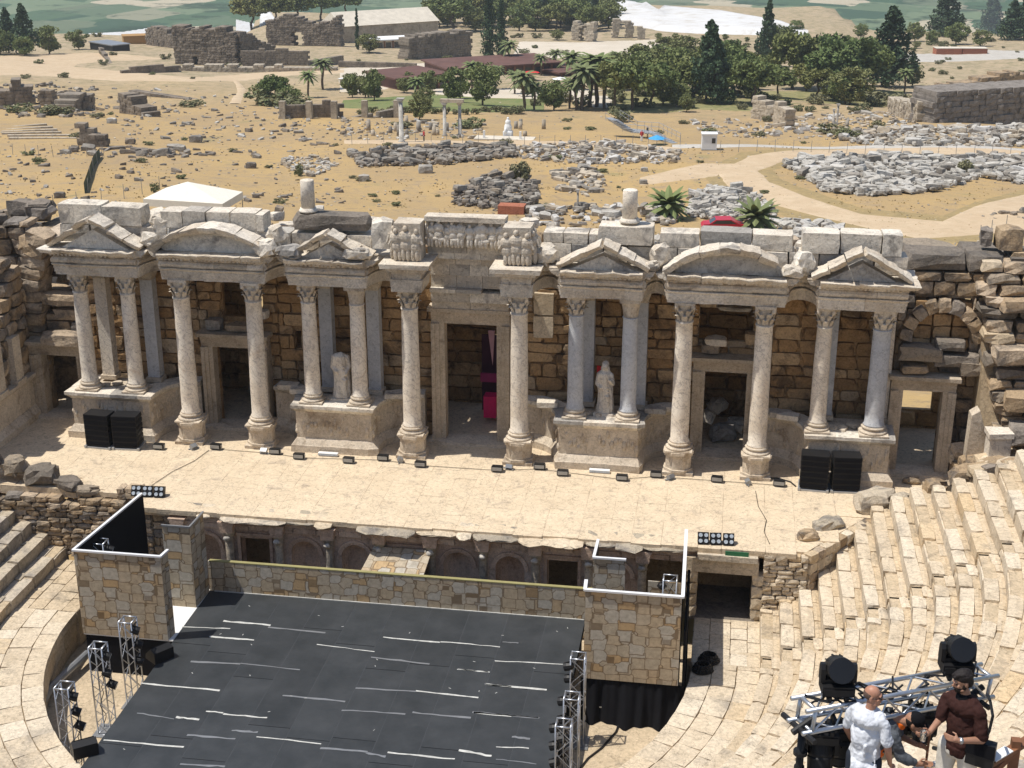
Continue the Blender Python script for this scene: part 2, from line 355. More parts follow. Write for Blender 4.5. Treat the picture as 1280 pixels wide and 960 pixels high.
def roughbox(seed, n=2, rd=.05, jt=.05):
    r = random.Random(seed); V = {}; vl = []; F = []
    def vid(i, j, k):
        if (i, j, k) not in V:
            p = [i/n-.5, j/n-.5, k/n-.5]; e = sum(1 for t in (i, j, k) if t in (0, n))
            sc = 1-rd*(e-1)*r.uniform(.4, 1.8)
            V[i, j, k] = len(vl); vl.append(tuple(t*sc+r.uniform(-jt, jt) for t in p))
        return V[i, j, k]
    for a in range(n):
        for b in range(n):
            F += [(vid(a, b, 0), vid(a, b+1, 0), vid(a+1, b+1, 0), vid(a+1, b, 0)), (vid(a, b, n), vid(a+1, b, n), vid(a+1, b+1, n), vid(a, b+1, n)),
                  (vid(a, 0, b), vid(a+1, 0, b), vid(a+1, 0, b+1), vid(a, 0, b+1)), (vid(a, n, b), vid(a, n, b+1), vid(a+1, n, b+1), vid(a+1, n, b)),
                  (vid(0, a, b), vid(0, a, b+1), vid(0, a+1, b+1), vid(0, a+1, b)), (vid(n, a, b), vid(n, a+1, b), vid(n, a+1, b+1), vid(n, a, b+1))]
    return vl, F
_blk = {}
def block(m, kind='cut', seed=None):
    """one of eight shared unit blocks: cut (ashlar), worn, boulder"""
    k = (m.name, kind, (rnd.randrange(8) if seed is None else seed))
    if k not in _blk:
        v, f = roughbox(k[2]*13+5, 2 if kind != 'boulder' else 3, *{'flat': (.003, .003), 'seat': (.035, .024), 'cut': (.018, .012), 'worn': (.07, .04), 'boulder': (.17, .07)}[kind])
        _blk[k] = mesh(v, f, m)
    return _blk[k]
def putblock(m, kind, c, d, rz=0, parent=None, name='block', rx=0, ry=0):
    return ob(name, block(m, kind), parent, c, (rx, ry, rz), d)
def joined(items, m, seedn=6, kind='worn'):
    """many blocks as one mesh: items = (centre, dims, rotz)"""
    va = [roughbox(i*13+5, 2, *{'seat': (.035, .024), 'cut': (.018, .012), 'worn': (.07, .04), 'boulder': (.17, .07)}[kind]) for i in range(seedn)]
    V = []; F = []
    for c, d, rz in items:
        v, f = va[rnd.randrange(seedn)]; n = len(V); cs, sn = cos(rz), sin(rz); tx, ty = rnd.uniform(-.25, .25), rnd.uniform(-.25, .25)
        if kind == 'cut': tx = ty = 0
        for p in v:
            x, y, z = p[0]*d[0], p[1]*d[1], p[2]*d[2]; V.append((c[0]+x*cs-y*sn, c[1]+x*sn+y*cs, c[2]+z+x*tx+y*ty))
        F += [tuple(i+n for i in q) for q in f]
    return mesh(V, F, m)
def copytree(o, parent=None):
    c = o.copy(); COL.objects.link(c); c.parent = parent
    for ch in list(o.children): copytree(ch, c)
    return c
def joinlist(lst): 
    m = MB()
    for q in lst: m.add(q.v, q.f)
    return m
HAZE = 0.00017
# ================================================================== THE SETTING
# sky dome is the world; terrain as one fan-shaped sheet to the horizon
def terrain():
    ys = [-140, -100, -80, -60, -40, -20, -8, 2.8, 4, 6]; y = 8.0
    while y < 60000: ys.append(y); y = y*1.011+.6
    V = []; F = []; N = 150
    for y in ys:
        W = .62*(abs(y)+60)+60; xc = 10-.157*(y+54)
        for i in range(N+1):
            x = xc+(i/N*2-1)*W; z = gz(x, max(y, 3)) if y > 3 else (-6.2 if y > -100 else -6.2)
            if y < -4 and not (-30 < x < 32 and y > -50): z = -6.2
            V.append((x, y, z))
    for j in range(len(ys)-1):
        for i in range(N): a = j*(N+1)+i; F.append((a, a+1, a+N+2, a+N+1))
    return mesh(V, F, terr_m, True)
tag(ob('terrain', terrain()), kind='structure')
def drape(name, left, right, m, up=.07, nu=14, sub=6):
    """ribbon of ground between two photographed edges, laid over the terrain"""
    L = [onground(*p) for p in left]; R = [onground(*p) for p in right]; V = []; F = []
    A = []; B = []
    for q, o in ((L, A), (R, B)):
        for a, b in zip(q, q[1:]):
            for i in range(sub): t = i/sub; o.append((a[0]+(b[0]-a[0])*t, a[1]+(b[1]-a[1])*t))
        o.append(q[-1][:2])
    for a, b in zip(A, B):
        for i in range(nu+1):
            t = i/nu; x, y = a[0]+(b[0]-a[0])*t, a[1]+(b[1]-a[1])*t
            if i in (0, nu): x += rnd.uniform(-.25, .25); y += rnd.uniform(-.25, .25)
            V.append((x, y, gz(x, y)+up*(1 if 0 < i < nu else -.6)))
    for j in range(len(A)-1):
        for i in range(nu): q = j*(nu+1)+i; F.append((q, q+1, q+nu+2, q+nu+1))
    me = mesh(V, F, m, True); bm = bmesh.new(); bm.from_mesh(me); bmesh.ops.recalc_face_normals(bm, faces=bm.faces)
    if sum(f.normal.z for f in bm.faces) < 0: bmesh.ops.reverse_faces(bm, faces=bm.faces)
    bm.to_mesh(me); bm.free()
    return tag(ob(name, me), kind='structure')
drape('track_verge', [(1285, 232), (1180, 268), (1080, 260), (1022, 240), (980, 225), (968, 213), (995, 206), (1060, 201), (1285, 203)],
      [(1285, 300), (1150, 308), (1030, 284), (945, 262), (892, 242), (872, 214), (925, 190), (1060, 184), (1285, 186)], verge_m, .04)
drape('dirt_track', [(1285, 240), (1180, 290-14), (1080, 268), (1010, 246), (965, 228), (950, 214), (985, 201), (1060, 196), (1285, 199)],
      [(1285, 292), (1150, 300), (1040, 276), (960, 255), (910, 238), (893, 216), (935, 195), (1060, 186), (1285, 188)], road_m, .09)
drape('dirt_track', [(893, 222), (860, 225), (800, 232)], [(935, 204), (880, 204), (800, 222)], road_m, .06)
drape('concrete_path', [(1285, 190.5), (1060, 187), (905, 185), (840, 186)], [(1285, 186.5), (1060, 183), (905, 181), (840, 181)], path_m, .16, 4)
drape('gravel_path', [(850, 192), (760, 184), (640, 181), (500, 181), (430, 180)], [(850, 184), (760, 177), (640, 174), (500, 175), (430, 175)], road_m, .1, 4)
drape('dirt_road', [(-8, 94), (60, 96), (150, 103), (240, 103), (330, 98), (430, 92)], [(-8, 78), (50, 76), (130, 86), (230, 96), (330, 90), (430, 87)], road_m, .1, 6)
drape('dirt_road', [(-8, 96), (100, 82), (210, 74)], [(-8, 70), (60, 66), (110, 66)], road_m, .12, 6)
drape('foot_track', [(284, 130), (296, 112), (290, 100)], [(302, 130), (308, 112), (298, 100)], road_m, .13, 4)
drape('parking_plaza', [(640, 72), (700, 74), (800, 71), (850, 66)], [(650, 51), (720, 52), (780, 50), (840, 47)], plaza_m, .15, 8)
drape('white_terrace', [(690, 120), (745, 137), (765, 137)], [(700, 119), (735, 118), (765, 119)], plaza_m, .2, 4)
drape('white_terrace', [(540, 118), (640, 124), (700, 126)], [(560, 108), (640, 110), (760, 112)], plaza_m, .12, 6)
drape('lawn', [(420, 136), (540, 142), (680, 140)], [(430, 124), (540, 116), (680, 122)], lawn_m, .1, 6)
drape('lawn', [(760, 142), (900, 142), (1130, 132)], [(760, 112), (900, 110), (1130, 112)], scrub_m, .1, 6)
drape('road', [(1100, 80), (1180, 78), (1290, 73)], [(1100, 68), (1180, 64), (1290, 62)], path_m, .2, 6)
drape('travertine_terrace', [(745, 32), (830, 40), (900, 44), (975, 45), (1010, 46)], [(745, 6), (830, 10), (900, 16), (975, 30), (1010, 43)], trav_m, 1.6, 16)
drape('travertine_terrace', [(110, 47), (150, 46), (195, 44)], [(110, 35), (150, 33), (195, 33)], trav_m, 1.2, 8)
drape('travertine_terrace', [(295, 40), (320, 36), (345, 34)], [(295, 24), (320, 24), (345, 24)], trav_m, 1.2, 8)
drape('pool_yard', [(425, 116), (480, 116), (560, 118)], [(425, 84), (480, 78), (560, 78)], plaza_m, .1, 6)

# ---- stage floor of large slabs
PAVE = ob('stage_floor', MB().prism([(-20.2, -5.55), (-12.2, -5.55), (-12.2, -6.55), (13.8, -6.55), (16.2, -3.2), (20.0, -3.4), (20.0, 2.1), (-20.2, 2.1)], -.4, -.03, 'z').fix(stage_m)); tag(PAVE, kind='structure')
def right_edge(y): return 13.9+max(0, (y+6.6))*.55 if y < -3.3 else 19.6
def slabs():
    x = -20.1
    while x < 20.2:
        wd = rnd.choice((.85, 1.1, 1.35, 1.6)); y = -6.75; y -= rnd.uniform(0, .12)
        while y < 2.1:
            l = rnd.uniform(.8, 1.9); y1 = min(y+l, 2.15); cx, cy = x+wd/2, (y+y1)/2
            ok = cx+wd/2 < right_edge(cy)+.45 and not (cx < -13.6 and cy < -4.9) and not (cx < -12.1 and cy < -5.6) and y1-y > .2
            if ok:
                putblock(stage_m, 'flat', (cx, cy, -.1+rnd.uniform(-.003, .003)), (wd-.001, y1-y-.001, .2), 0, PAVE, 'paving_slab')
            y = y1
        x += wd
slabs()
# drain joint / cracks read from the slab gaps; interior floor behind the doorways
tag(ob('passage_floor', MB().box(-21, 21, 2.1, 6.4, -.5, -.02).mesh(stage_m)), kind='structure')

# ---- orchestra floor, its rim wall and the paved walkway round it
OC = (-1.5, -10.19)
tag(ob('orchestra_floor', MB().box(-13.6, 11.0, -24, -6.3, -4.8, -4.3).mesh(tread_m)), kind='structure')
def arcpt(R, th): 
    # horseshoe plan: straight arms north of the diameter
    return (OC[0]+R*cos(th), OC[1]+R*sin(th))
# walkway paving stones: right arm, curve, left arm
def orient(cx, cy, z0, dims, rz, m, par, name, kind='cut', dz=0.0):
    return putblock(m, kind, (cx, cy, z0-dims[2]/2+dz), dims, rz, par, name)
walk = tag(ob('orchestra_walkway', None), kind='structure')
bs = MB(); N = 72
ring = [(11.45, 14.1)]
pr = []
for i in range(N+1):
    th = -pi*i/N
    pr.append((arcpt(11.5, th), arcpt(14.4, th)))
pr = [((OC[0]+11.5, -6.7), (OC[0]+14.4, -6.7))]+pr+[((OC[0]-11.5, -6.2), (OC[0]-14.4, -6.2))]
for (a, b), (c, d) in zip(pr, pr[1:]):
    bs.add([(*a, -3.4), (*b, -3.4), (*d, -3.4), (*c, -3.4), (*a, -2.87), (*b, -2.87), (*d, -2.87), (*c, -2.87)], [(4, 5, 6, 7), (0, 4, 7, 3), (1, 2, 6, 5)])
ob('walkway_bed', bs.mesh(dirt_m), walk)
rim = tag(ob('orchestra_rim_wall', None), kind='structure')
def ringstones(R0, R1, z, h, par, name, m, L=(.7, 1.3), th0=-pi, th1=0.0, jz=.012, arms=None, kind='cut', rj=.02):
    R = (R0+R1)/2; th = th0
    while th < th1:
        l = rnd.uniform(*L); d = l/R; t = th+d/2; x, y = arcpt(R, t)
        if seen((x, y, z), 80): orient(x, y, z, (R1-R0-.012, l*1.0+.01, h), t, m, par, name, kind, rnd.uniform(-jz, jz))
        th += d+.012/R
for sx, y1 in ((1, -7.0), (-1, -6.3)):
    for R0, R1 in ((11.42, 12.0), (12.0, 12.75), (12.75, 13.35), (13.35, 14.3 if sx < 0 else 13.85)):
        y = -10.19
        while y < y1:
            l = min(rnd.uniform(.6, 1.2), y1-y+.02); orient(OC[0]+sx*(R0+R1)/2, y+l/2, -2.8, (R1-R0-.012, l-.012, .3), 0, seat_m if sx > 0 else tread_m, walk, 'paving_stone', 'cut', rnd.uniform(-.012, .012)); y += l
    y = -10.19
    while y < y1:
        l = min(1.1, y1-y+.02)
        for zz in (-2.95-.16, -3.6, -4.05): orient(OC[0]+sx*11.6, y+l/2, zz+.3, (.4, l-.012, .5), 0, tread_m, rim, 'wall_stone')
        y += l
ringstones(11.42, 12.15, -2.8, .3, walk, 'paving_stone', seat_m, (.7, 1.2))
ringstones(12.15, 13.0, -2.8, .3, walk, 'paving_stone', seat_m, (.7, 1.4))
ringstones(13.0, 13.82, -2.8, .3, walk, 'paving_stone', seat_m, (.6, 1.3))
ringstones(11.45, 11.8, -3.11, .62, rim, 'wall_stone', tread_m, (.9, 1.3))
ringstones(11.5, 11.8, -3.74, .60, rim, 'wall_stone', tread_m, (.9, 1.3))

# ---- the cavea: stepped bed plus individually laid seat and footrest stones
X0, TR, Z0, RI = 13.8, .674, -2.3, .457
def stepbed(poly_fn, k0, k1, n=1):
    m = MB()
    for k in range(k0, k1):
        a = poly_fn(X0+TR*k+.05); b = poly_fn(X0+TR*(k+1)+.05); z = Z0+RI*k-.09
        for (p, q), (r, s) in zip(zip(a, a[1:]), zip(b, b[1:])):
            m.add([(*p, z), (*q, z), (*s, z), (*r, z)], [(0, 1, 2, 3)]); m.add([(*p, z-RI), (*q, z-RI), (*q, z), (*p, z)], [(0, 1, 2, 3)])
    return m
def armbed(sx, y1): return lambda R: [(OC[0]+sx*R, OC[1]-.1+(y1-OC[1]+.1)*i/6) for i in range(7)]
beds = joinlist([stepbed(lambda R: [arcpt(R, -pi*i/96) for i in range(97)], 0, 42), stepbed(armbed(1, -3.2), 0, 9), stepbed(armbed(1, -4.6), 9, 32), stepbed(armbed(-1, -5.8), 0, 24)])
tag(ob('cavea_bed', beds.mesh(tread_m)), kind='structure')
# flanks close the bed
fl = MB()
for k in range(32):
    R = X0+TR*k; z = Z0+RI*k-.1
    fl.add([(OC[0]-R, -5.8, -6), (OC[0]-R-TR, -5.8, -6), (OC[0]-R-TR, -5.8, z), (OC[0]-R, -5.8, z)], [(0, 1, 2, 3)])
    ye = -3.2 if k < 9 else -4.6
    fl.add([(OC[0]+R, ye, -6), (OC[0]+R+TR, ye, -6), (OC[0]+R+TR, ye, z), (OC[0]+R, ye, z)], [(0, 1, 2, 3)])
tag(ob('cavea_flank', fl.mesh(ruin_m)), kind='structure')

def wedge(name, label, spans, mseat, mtread, wear, rows):
    """spans(k) -> list of (x, y, rz, length) along the row"""
    t = tag(ob(name, None), label, 'seating'); cand = []
    for k in rows:
        z = Z0+RI*k; R = X0+TR*k
        for back in (0, 1):
            for (x, y, rz, l, f) in spans(R+(.21 if not back else .55), k, back): cand.append((x, y, z, rz, l, back, k))
    cand = [c for c in cand if seen(c[:3], 130)]
    cand.sort(key=lambda c: -1*(mpp(c[:3])**-1)*(1.25 if c[5] == 0 else 1))
    rest = []
    for i, (x, y, z, rz, l, back, k) in enumerate(cand):
        dep = .45 if not back else .24; dz = rnd.uniform(-.02, .02)-(.035 if back else 0)
        if rnd.random() < wear and not back: dz -= rnd.uniform(.04, .16)
        h = .60; c = (x, y, z-h/2+dz); d = (dep+rnd.uniform(-.01, .02), l-.004, h)
        knd = 'seat' if (wear < .25) else 'worn'; rz2 = rz+rnd.uniform(-.015, .015)*(1+wear*3)
        if i < 298: putblock(mseat if not back else mtread, knd, c, d, rz2, t, 'seat_stone' if not back else 'footrest_stone')
        else: rest.append((c, d, rz2))
    if rest: tag(ob('seat_rows', joined(rest, mseat, kind='seat' if wear < .25 else 'worn'), t), kind='stuff')
    return t
def lens(a, b, lo, hi):
    out = []; p = a
    while p < b-.05:
        l = rnd.uniform(lo, hi); l = min(l, b-p)
        if b-p-l < .3: l = b-p
        out.append((p, l)); p += l
    return out
def yend(x): return min(-3.1, -6.75+max(0, x-13.6)*1.9) if x < 18.1 else (-4.1 if x < 19.4 else -4.5)
def arm_r(R, k, back):
    x = OC[0]+R; y1 = yend(x)+rnd.uniform(-.2, .2); 
    return [(x, a+l/2, 0, l, 0) for a, l in lens(-10.2, y1, .9, 2.1)]
wedge('seating_wedge', 'straight bank of pale limestone seat rows beside the right end of the stage', arm_r, seat_m, tread_m, .12, range(0, 13))
wedge('seating_wedge', 'upper bank of pale limestone seat rows at the right edge below the stepped ruin blocks', arm_r, seat_m, tread_m, .2, range(13, 28))
def arm_l(R, k, back): return [(OC[0]-R, a+l/2, 0, l, 0) for a, l in lens(-10.6, -5.85, 1.0, 2.2)]
wedge('seating_wedge', 'shadowed grey seat rows left of the orchestra beside the small brick retaining wall', arm_l, left_m, left_m, .18, range(0, 12))
def sector(th0, th1, gapR=None):
    def f(R, k, back): 
        out = []
        for a, l in lens(th0*R, th1*R, .9, 1.9):
            t = (a+l/2)/R; x, y = arcpt(R, t); out.append((x, y, t, l+.005, 0))
        return out
    return f
SA = radians
def sector_r(R, k, back):
    # starts 0.75 m south of the diameter (the radial stair)
    return sector(-SA(38), -.80/R)(R, k, back)
wedge('seating_wedge', 'curved bank of pale seat rows between the two radial stairs right of the orchestra', sector_r, seat_m, tread_m, .12, range(0, 9))
wedge('seating_wedge', 'middle curved rows of pale seats behind the left moving-head lamp', sector_r, seat_m, tread_m, .18, range(9, 26))
def sector_2(R, k, back): return sector(-SA(72), -SA(38)-.85/R)(R, k, back)
wedge('seating_wedge', 'worn grey seat rows at the bottom of the view behind the lighting truss', sector_2, worn_m, worn_m, .45, range(0, 30))
# radial stairs: half-height steps
def stair(name, label, side, rows, par_m=tread_m):
    t = tag(ob(name, None), label, 'stairs'); rest = []
    for k in rows:
        for h in (0, 1):
            R = X0+TR*k+.337*h+.17; z = Z0+RI*k-.24+.228*h
            if side == 'axis': x, y, rz = OC[0]+R, OC[1]-.41, 0
            elif side == 'left': x, y, rz = OC[0]-R, OC[1]-.41, 0
            else: th = -SA(38)-.42/R; x, y = arcpt(R, th); rz = th
            if seen((x, y, z), 40): putblock(par_m, 'worn', (x, y, z-.2+rnd.uniform(-.02, .02)), (.335, .80, .42), rz, t, 'step')
stair('radial_stair', 'narrow stair between the seat banks right of the stage', 'axis', range(0, 22), seat_m)
stair('radial_stair', 'worn stair climbing behind the lighting truss', 'rad', range(0, 26), worn_m)
stair('radial_stair', 'broken small stair in the left seating above the walkway', 'left', range(0, 9), left_m)
# ================================================================== STAGE BUILDING
XC = {'A': -11.98, 'B': -8.86, 'C': -2.26, 'D': 2.26, 'E': 8.86, 'F': 11.98}
def sweep(prof, path, m, closed_caps=True, smooth=False):
    """prof: (out, z) with out measured to the viewer side (-normal); path: plan points left to right"""
    V = []; F = []; k = len(prof); n = len(path)
    for i, p in enumerate(path):
        a = Vector(path[max(0, i-1)]); b = Vector(path[min(n-1, i+1)]); d = (b-a).normalized()
        nx, ny = d.y, -d.x
        if 0 < i < n-1:
            d1 = (Vector(p)-Vector(path[i-1])).normalized(); d2 = (Vector(path[i+1])-Vector(p)).normalized()
            c = max(.5, sqrt(max(.01, (1+d1.dot(d2))/2)))
        else: c = 1
        for o, z in prof: V.append((p[0]+nx*o/c, p[1]+ny*o/c, z))
    for i in range(n-1):
        for j in range(k): l = (j+1) % k; F.append((i*k+j, i*k+l, (i+1)*k+l, (i+1)*k+j))
    F.append(tuple(range(k))); F.append(tuple((n-1)*k+i for i in reversed(range(k))))
    bm = bmesh.new(); me = mesh(V, F, m, smooth); bm.from_mesh(me); bmesh.ops.recalc_face_normals(bm, faces=bm.faces); bm.to_mesh(me); bm.free()
    return me
def arc_link(x0, x1, y0=-.0, deep=1.15, n=9):
    """concave quarter-ellipse pair dipping back between two projecting bays"""
    xm = (x0+x1)/2; a = (x1-x0)/2
    return [(xm-a*cos(pi*i/n), y0+deep*sin(pi*i/n)) for i in range(n+1)]
ARCH = [(0, 7.30), (.0, 7.42), (.03, 7.42), (.03, 7.57), (.06, 7.57), (.06, 7.70), (.12, 7.76), (.12, 7.80), (-.75, 7.80), (-.75, 7.30)]
FRZ = [(.02, 7.802), (.10, 7.88), (.12, 7.98), (.08, 8.08), (.02, 8.12), (-.7, 8.12), (-.7, 7.802)]
CORN = [(.06, 8.122), (.06, 8.17), (.16, 8.20), (.16, 8.25), (.36, 8.29), (.40, 8.36), (.46, 8.44), (.46, 8.48), (-.7, 8.48), (-.7, 8.122)]
def cut_path(path, lo=.8, hi=1.4):
    pts = [Vector(p) for p in path]; segs = []; cur = [pts[0]]; acc = 0; lim = rnd.uniform(lo, hi)
    for a, b in zip(pts, pts[1:]):
        L = (b-a).length; pos = 0
        while acc+(L-pos) > lim:
            pos += lim-acc; q = a+(b-a)*(pos/L); cur.append(q); segs.append(cur); cur = [q]; acc = 0; lim = rnd.uniform(lo, hi)
        acc += L-pos
        if (cur[-1]-b).length > 1e-4: cur.append(b)
    if len(cur) > 1:
        if acc < .3 and segs: segs[-1] += cur[1:]
        else: segs.append(cur)
    return segs
def shift(me, a, seed):
    for v in me.vertices:
        n = noise.noise_vector(v.co*2.3+Vector((seed, 0, 0)))+.5*noise.noise_vector(v.co*6+Vector((seed, 3, 0))); v.co += Vector((n.x, n.y, n.z))*a
def entablature(label, path, worn=.028, dentils=True):
    t = T('entablature', label, 'entablature', (0, 0, 0))
    pts = [(p[0], p[1]) for p in path]
    for nm, pr, lo, hi in (('architrave', ARCH, 1.6, 2.6), ('frieze', FRZ, .9, 1.6), ('cornice', CORN, .8, 1.5)):
        for s in cut_path(pts, lo, hi):
            # subdivide for erosion
            q = []
            for a, b in zip(s, s[1:]):
                k = max(1, int((b-a).length/.22)); q += [tuple(a+(b-a)*i/k) for i in range(k)]
            q.append(tuple(s[-1]))
            if len(q) < 2: continue
            e = .008; 
            me = sweep(pr, q, carved_m); shift(me, worn*(2.2 if nm == 'cornice' else 1), rnd.random()*50)
            ob(nm, me, t, (0, 0, rnd.uniform(-.01, .01)))
    if dentils:
        m = MB(); L = 0
        for a, b in zip(pts, pts[1:]):
            a, b = Vector(a), Vector(b); d = (b-a); l = d.length; d = d/max(l, 1e-6); n_ = Vector((d.y, -d.x)); s = 0
            while s < l-.1:
                if rnd.random() < .9:
                    p = a+d*s+n_*.22; m.obox((p.x, p.y, 8.235), (.085, .12, .085), Matrix.Rotation(atan2(d.y, d.x), 3, 'Z'))
                s += .17
        tag(ob('dentils', m.mesh(carved_m), t), kind='stuff')
    return t
y0 = -.35
entablature('left end entablature over the twin columns beside the left side door', [(-17.25, 1.6), (-17.25, y0), (-13.65, y0)])
entablature('curved entablature between left end bay and left arched gable bay', arc_link(-13.65, -12.6, y0, 1.2))
entablature('long straight entablature under the arched gable on the left', [(-12.6, y0), (-8.2, y0)])
entablature('short curved entablature right of the left arched gable', arc_link(-8.2, -7.2, y0, 1.2))
entablature('entablature over the headless statue niche', [(-7.2, y0), (-3.95, y0)])
entablature('curved entablature between headless statue bay and tall centre column', arc_link(-3.95, -2.8, y0, 1.3))
entablature('curved entablature between centre column and veiled statue bay', arc_link(2.8, 3.95, y0, 1.3))
entablature('entablature over the veiled statue niche', [(3.95, y0), (7.2, y0)])
entablature('short curved entablature left of the right arched gable', arc_link(7.2, 8.15, y0, 1.2))
entablature('long straight entablature under the arched gable on the right', [(8.15, y0), (12.7, y0)])
entablature('curved entablature between right arched gable and right end bay', arc_link(12.7, 13.95, y0, 1.2))
entablature('right end entablature over the twin columns beside the right side door', [(13.95, y0), (17.2, y0), (17.2, 1.6)])

# ---- gables
def gable_tri(label, x0, x1, apex, yf=-.62, breaks=()):
    t = T('gable', label, 'gable'); xm = (x0+x1)/2; zb = 8.49
    m = MB().prism([(x0+.5, zb), (x1-.5, zb), (xm, apex-.42)], yf+.25, yf+.85); m.ell((xm, yf+.27, zb+.38), (.18, .07, .18)); ob('tympanum', m.mesh(attic_m), t)
    for s in (-1, 1):
        xe = x0 if s < 0 else x1; L = hypot(xm-xe, apex-zb-.2); n = 3; an = atan2(apex-zb-.2, xm-xe)
        for i in range(n):
            if (s, i) in breaks: continue
            a, b = i/n, (i+1)/n
            p0 = Vector((xe+(xm-xe)*a, 0, zb+.08+(apex-zb-.2)*a)); p1 = Vector((xe+(xm-xe)*b, 0, zb+.08+(apex-zb-.2)*b)); d = (p1-p0).normalized(); up = Vector((-d.z, 0, d.x));
            if up.z < 0: up = -up
            V = []; pr = [(-.32, .08), (-.22, .0), (.62, .0), (.62, .20), (-.40, .20), (-.36, .12)]
            k = len(pr); q = 4
            for j in range(q+1):
                c = p0+(p1-p0)*(j/q)
                for (oy, oz) in pr: V.append((c.x+up.x*oz, yf+.30+oy, c.z+up.z*oz))
            F = [(j*k+l, j*k+(l+1) % k, (j+1)*k+(l+1) % k, (j+1)*k+l) for j in range(q) for l in range(k)]+[tuple(range(k)), tuple(q*k+l for l in reversed(range(k)))]
            me = MB().add(V, F).fix(carved_m); shift(me, .06, rnd.random()*40)
            ob('raking_cornice', me, t, (0, (.12, 0, -.14)[i]+rnd.uniform(-.05, .05), (-.08, -.03, .07)[i]+rnd.uniform(-.03, .03)))
    return t
gable_tri('triangular gable at the left end, over the bay beside the left side door', -17.35, -13.45, 9.72, breaks=())
gable_tri('broken triangular gable over the headless statue', -7.1, -3.75, 9.5, breaks=((-1, 0),))
gable_tri('low triangular gable over the veiled statue', 3.85, 7.35, 9.5, breaks=())
gable_tri('triangular gable at the right end above the loudspeakers', 13.7, 17.3, 9.62, breaks=())
def gable_arc(label, x0, x1, apex, broken, yf=-.62):
    t = T('gable', label, 'gable'); zb = 8.49; xm = (x0+x1)/2; a = (x1-x0)/2; hgt = apex-zb-.32
    R = (a*a+hgt*hgt)/(2*hgt); zc = zb+hgt-R; A = math.asin(a/R)
    ty = [(x0+.35, zb), (x1-.35, zb)]+[(xm+(R-.05)*sin(A*.9*u), zc+(R-.05)*cos(A*.9*u)) for u in [1-i/8 for i in range(17)]]
    ty = [(x, max(z, zb)) for x, z in ty]
    ob('tympanum', MB().prism(ty, yf+.45, yf+.85).fix(attic_m), t)
    n = 7
    for i in range(n):
        if i in broken: continue
        q = 5; V = []; pr = [(-.32, .04), (-.22, -.06), (.7, -.06), (.7, .20), (-.42, .22), (-.38, .12)]; k = len(pr); g = .008
        for j in range(q+1):
            th = -A+2*A*(i+g+(1-2*g)*j/q)/n
            for oy, oz in pr: V.append((xm+(R+oz)*sin(th), yf+.32+oy, zc+(R+oz)*cos(th)))
        F = [(j*k+l, j*k+(l+1) % k, (j+1)*k+(l+1) % k, (j+1)*k+l) for j in range(q) for l in range(k)]+[tuple(range(k)), tuple(q*k+l for l in reversed(range(k)))]
        me = MB().add(V, F).fix(carved_m if i % 3 else attic_m); shift(me, .06, rnd.random()*40)
        ob('arched_cornice', me, t, (0, rnd.uniform(-.03, .03), rnd.uniform(-.02, .03)))
    return t
gable_arc('arched gable over the left inner doorway, broken at its right end', -12.85, -7.95, 9.72, ())
gable_arc('arched gable over the right inner doorway, patched with new blocks', 8.1, 12.85, 9.72, (6,))

# ---- columns
def capital(r, h, m, plainc=False):
    mb = MB()
    if plainc:
        mb.lathe([(r*.98, 0), (r*1.02, h*.1), (r*1.25, h*.6), (r*1.5, h*.8)], 16); mb.box(-r*1.45, r*1.45, -r*1.45, r*1.45, h*.8, h); return mb.fix(m)
    mb.lathe([(r*.95, 0), (r*1.08, .04), (r*.95, .07), (r*.98, h*.5), (r*1.18, h*.82), (r*1.25, h*.86)], 16)
    for row, (z0, z1, n, o) in enumerate(((.05, h*.42, 8, 0), (h*.28, h*.68, 8, pi/8))):
        for i in range(n):
            t = 2*pi*i/n+o; c, s_ = cos(t), sin(t); R0 = r*.98; w_ = r*.30
            pts = []
            for (rr, zz, ww) in ((R0, z0, w_*.9), (R0+.05, (z0+z1)/2, w_*1.1), (R0+.11, z1-.03, w_*.9), (R0+.20, z1-.05, w_*.3)):
                for sg in (-1, 1): pts.append((rr*c-sg*ww*s_, rr*s_+sg*ww*c, zz))
            inner = [(R0*.85*c, R0*.85*s_, z0), (R0*.85*c, R0*.85*s_, z1)]
            mb.add(pts, [(0, 1, 3, 2), (2, 3, 5, 4), (4, 5, 7, 6)])
            mb.add([(p[0]*.93, p[1]*.93, p[2]+.0) for p in pts], [(2, 3, 1, 0), (4, 5, 3, 2), (6, 7, 5, 4)])
    for i in range(4):
        t = pi/4+pi/2*i; mb.ell((r*1.42*cos(t), r*1.42*sin(t), h*.78), (.09, .09, .11), a=7, b=5); mb.tube((r*cos(t), r*sin(t), h*.5), (r*1.4*cos(t), r*1.4*sin(t), h*.8), .05, .07, 6)
    A = []; q = r*1.5
    for i in range(4):
        t = pi/4+pi/2*i; t2 = t+pi/4
        A += [(q*1.1*cos(t-.07), q*1.1*sin(t-.07)), (q*1.1*cos(t+.07), q*1.1*sin(t+.07)), (q*.82*cos(t2), q*.82*sin(t2))]
    mb.prism(A, h*.86, h, 'z'); return mb.fix(m)
def shaft(r, h, m, seed, k=22):
    pr = [(r*1.12, 0), (r*1.12, .06), (r*1.0, .12)]+[(r*(1-.10*(i/8)**1.6), .12+(h-.2)*i/8) for i in range(1, 9)]+[(r*.97, h-.04), (r*.97, h)]
    mb = MB().lathe(pr, k); mb.jit(.012, 1.1, seed); return mb.mesh(m, True)
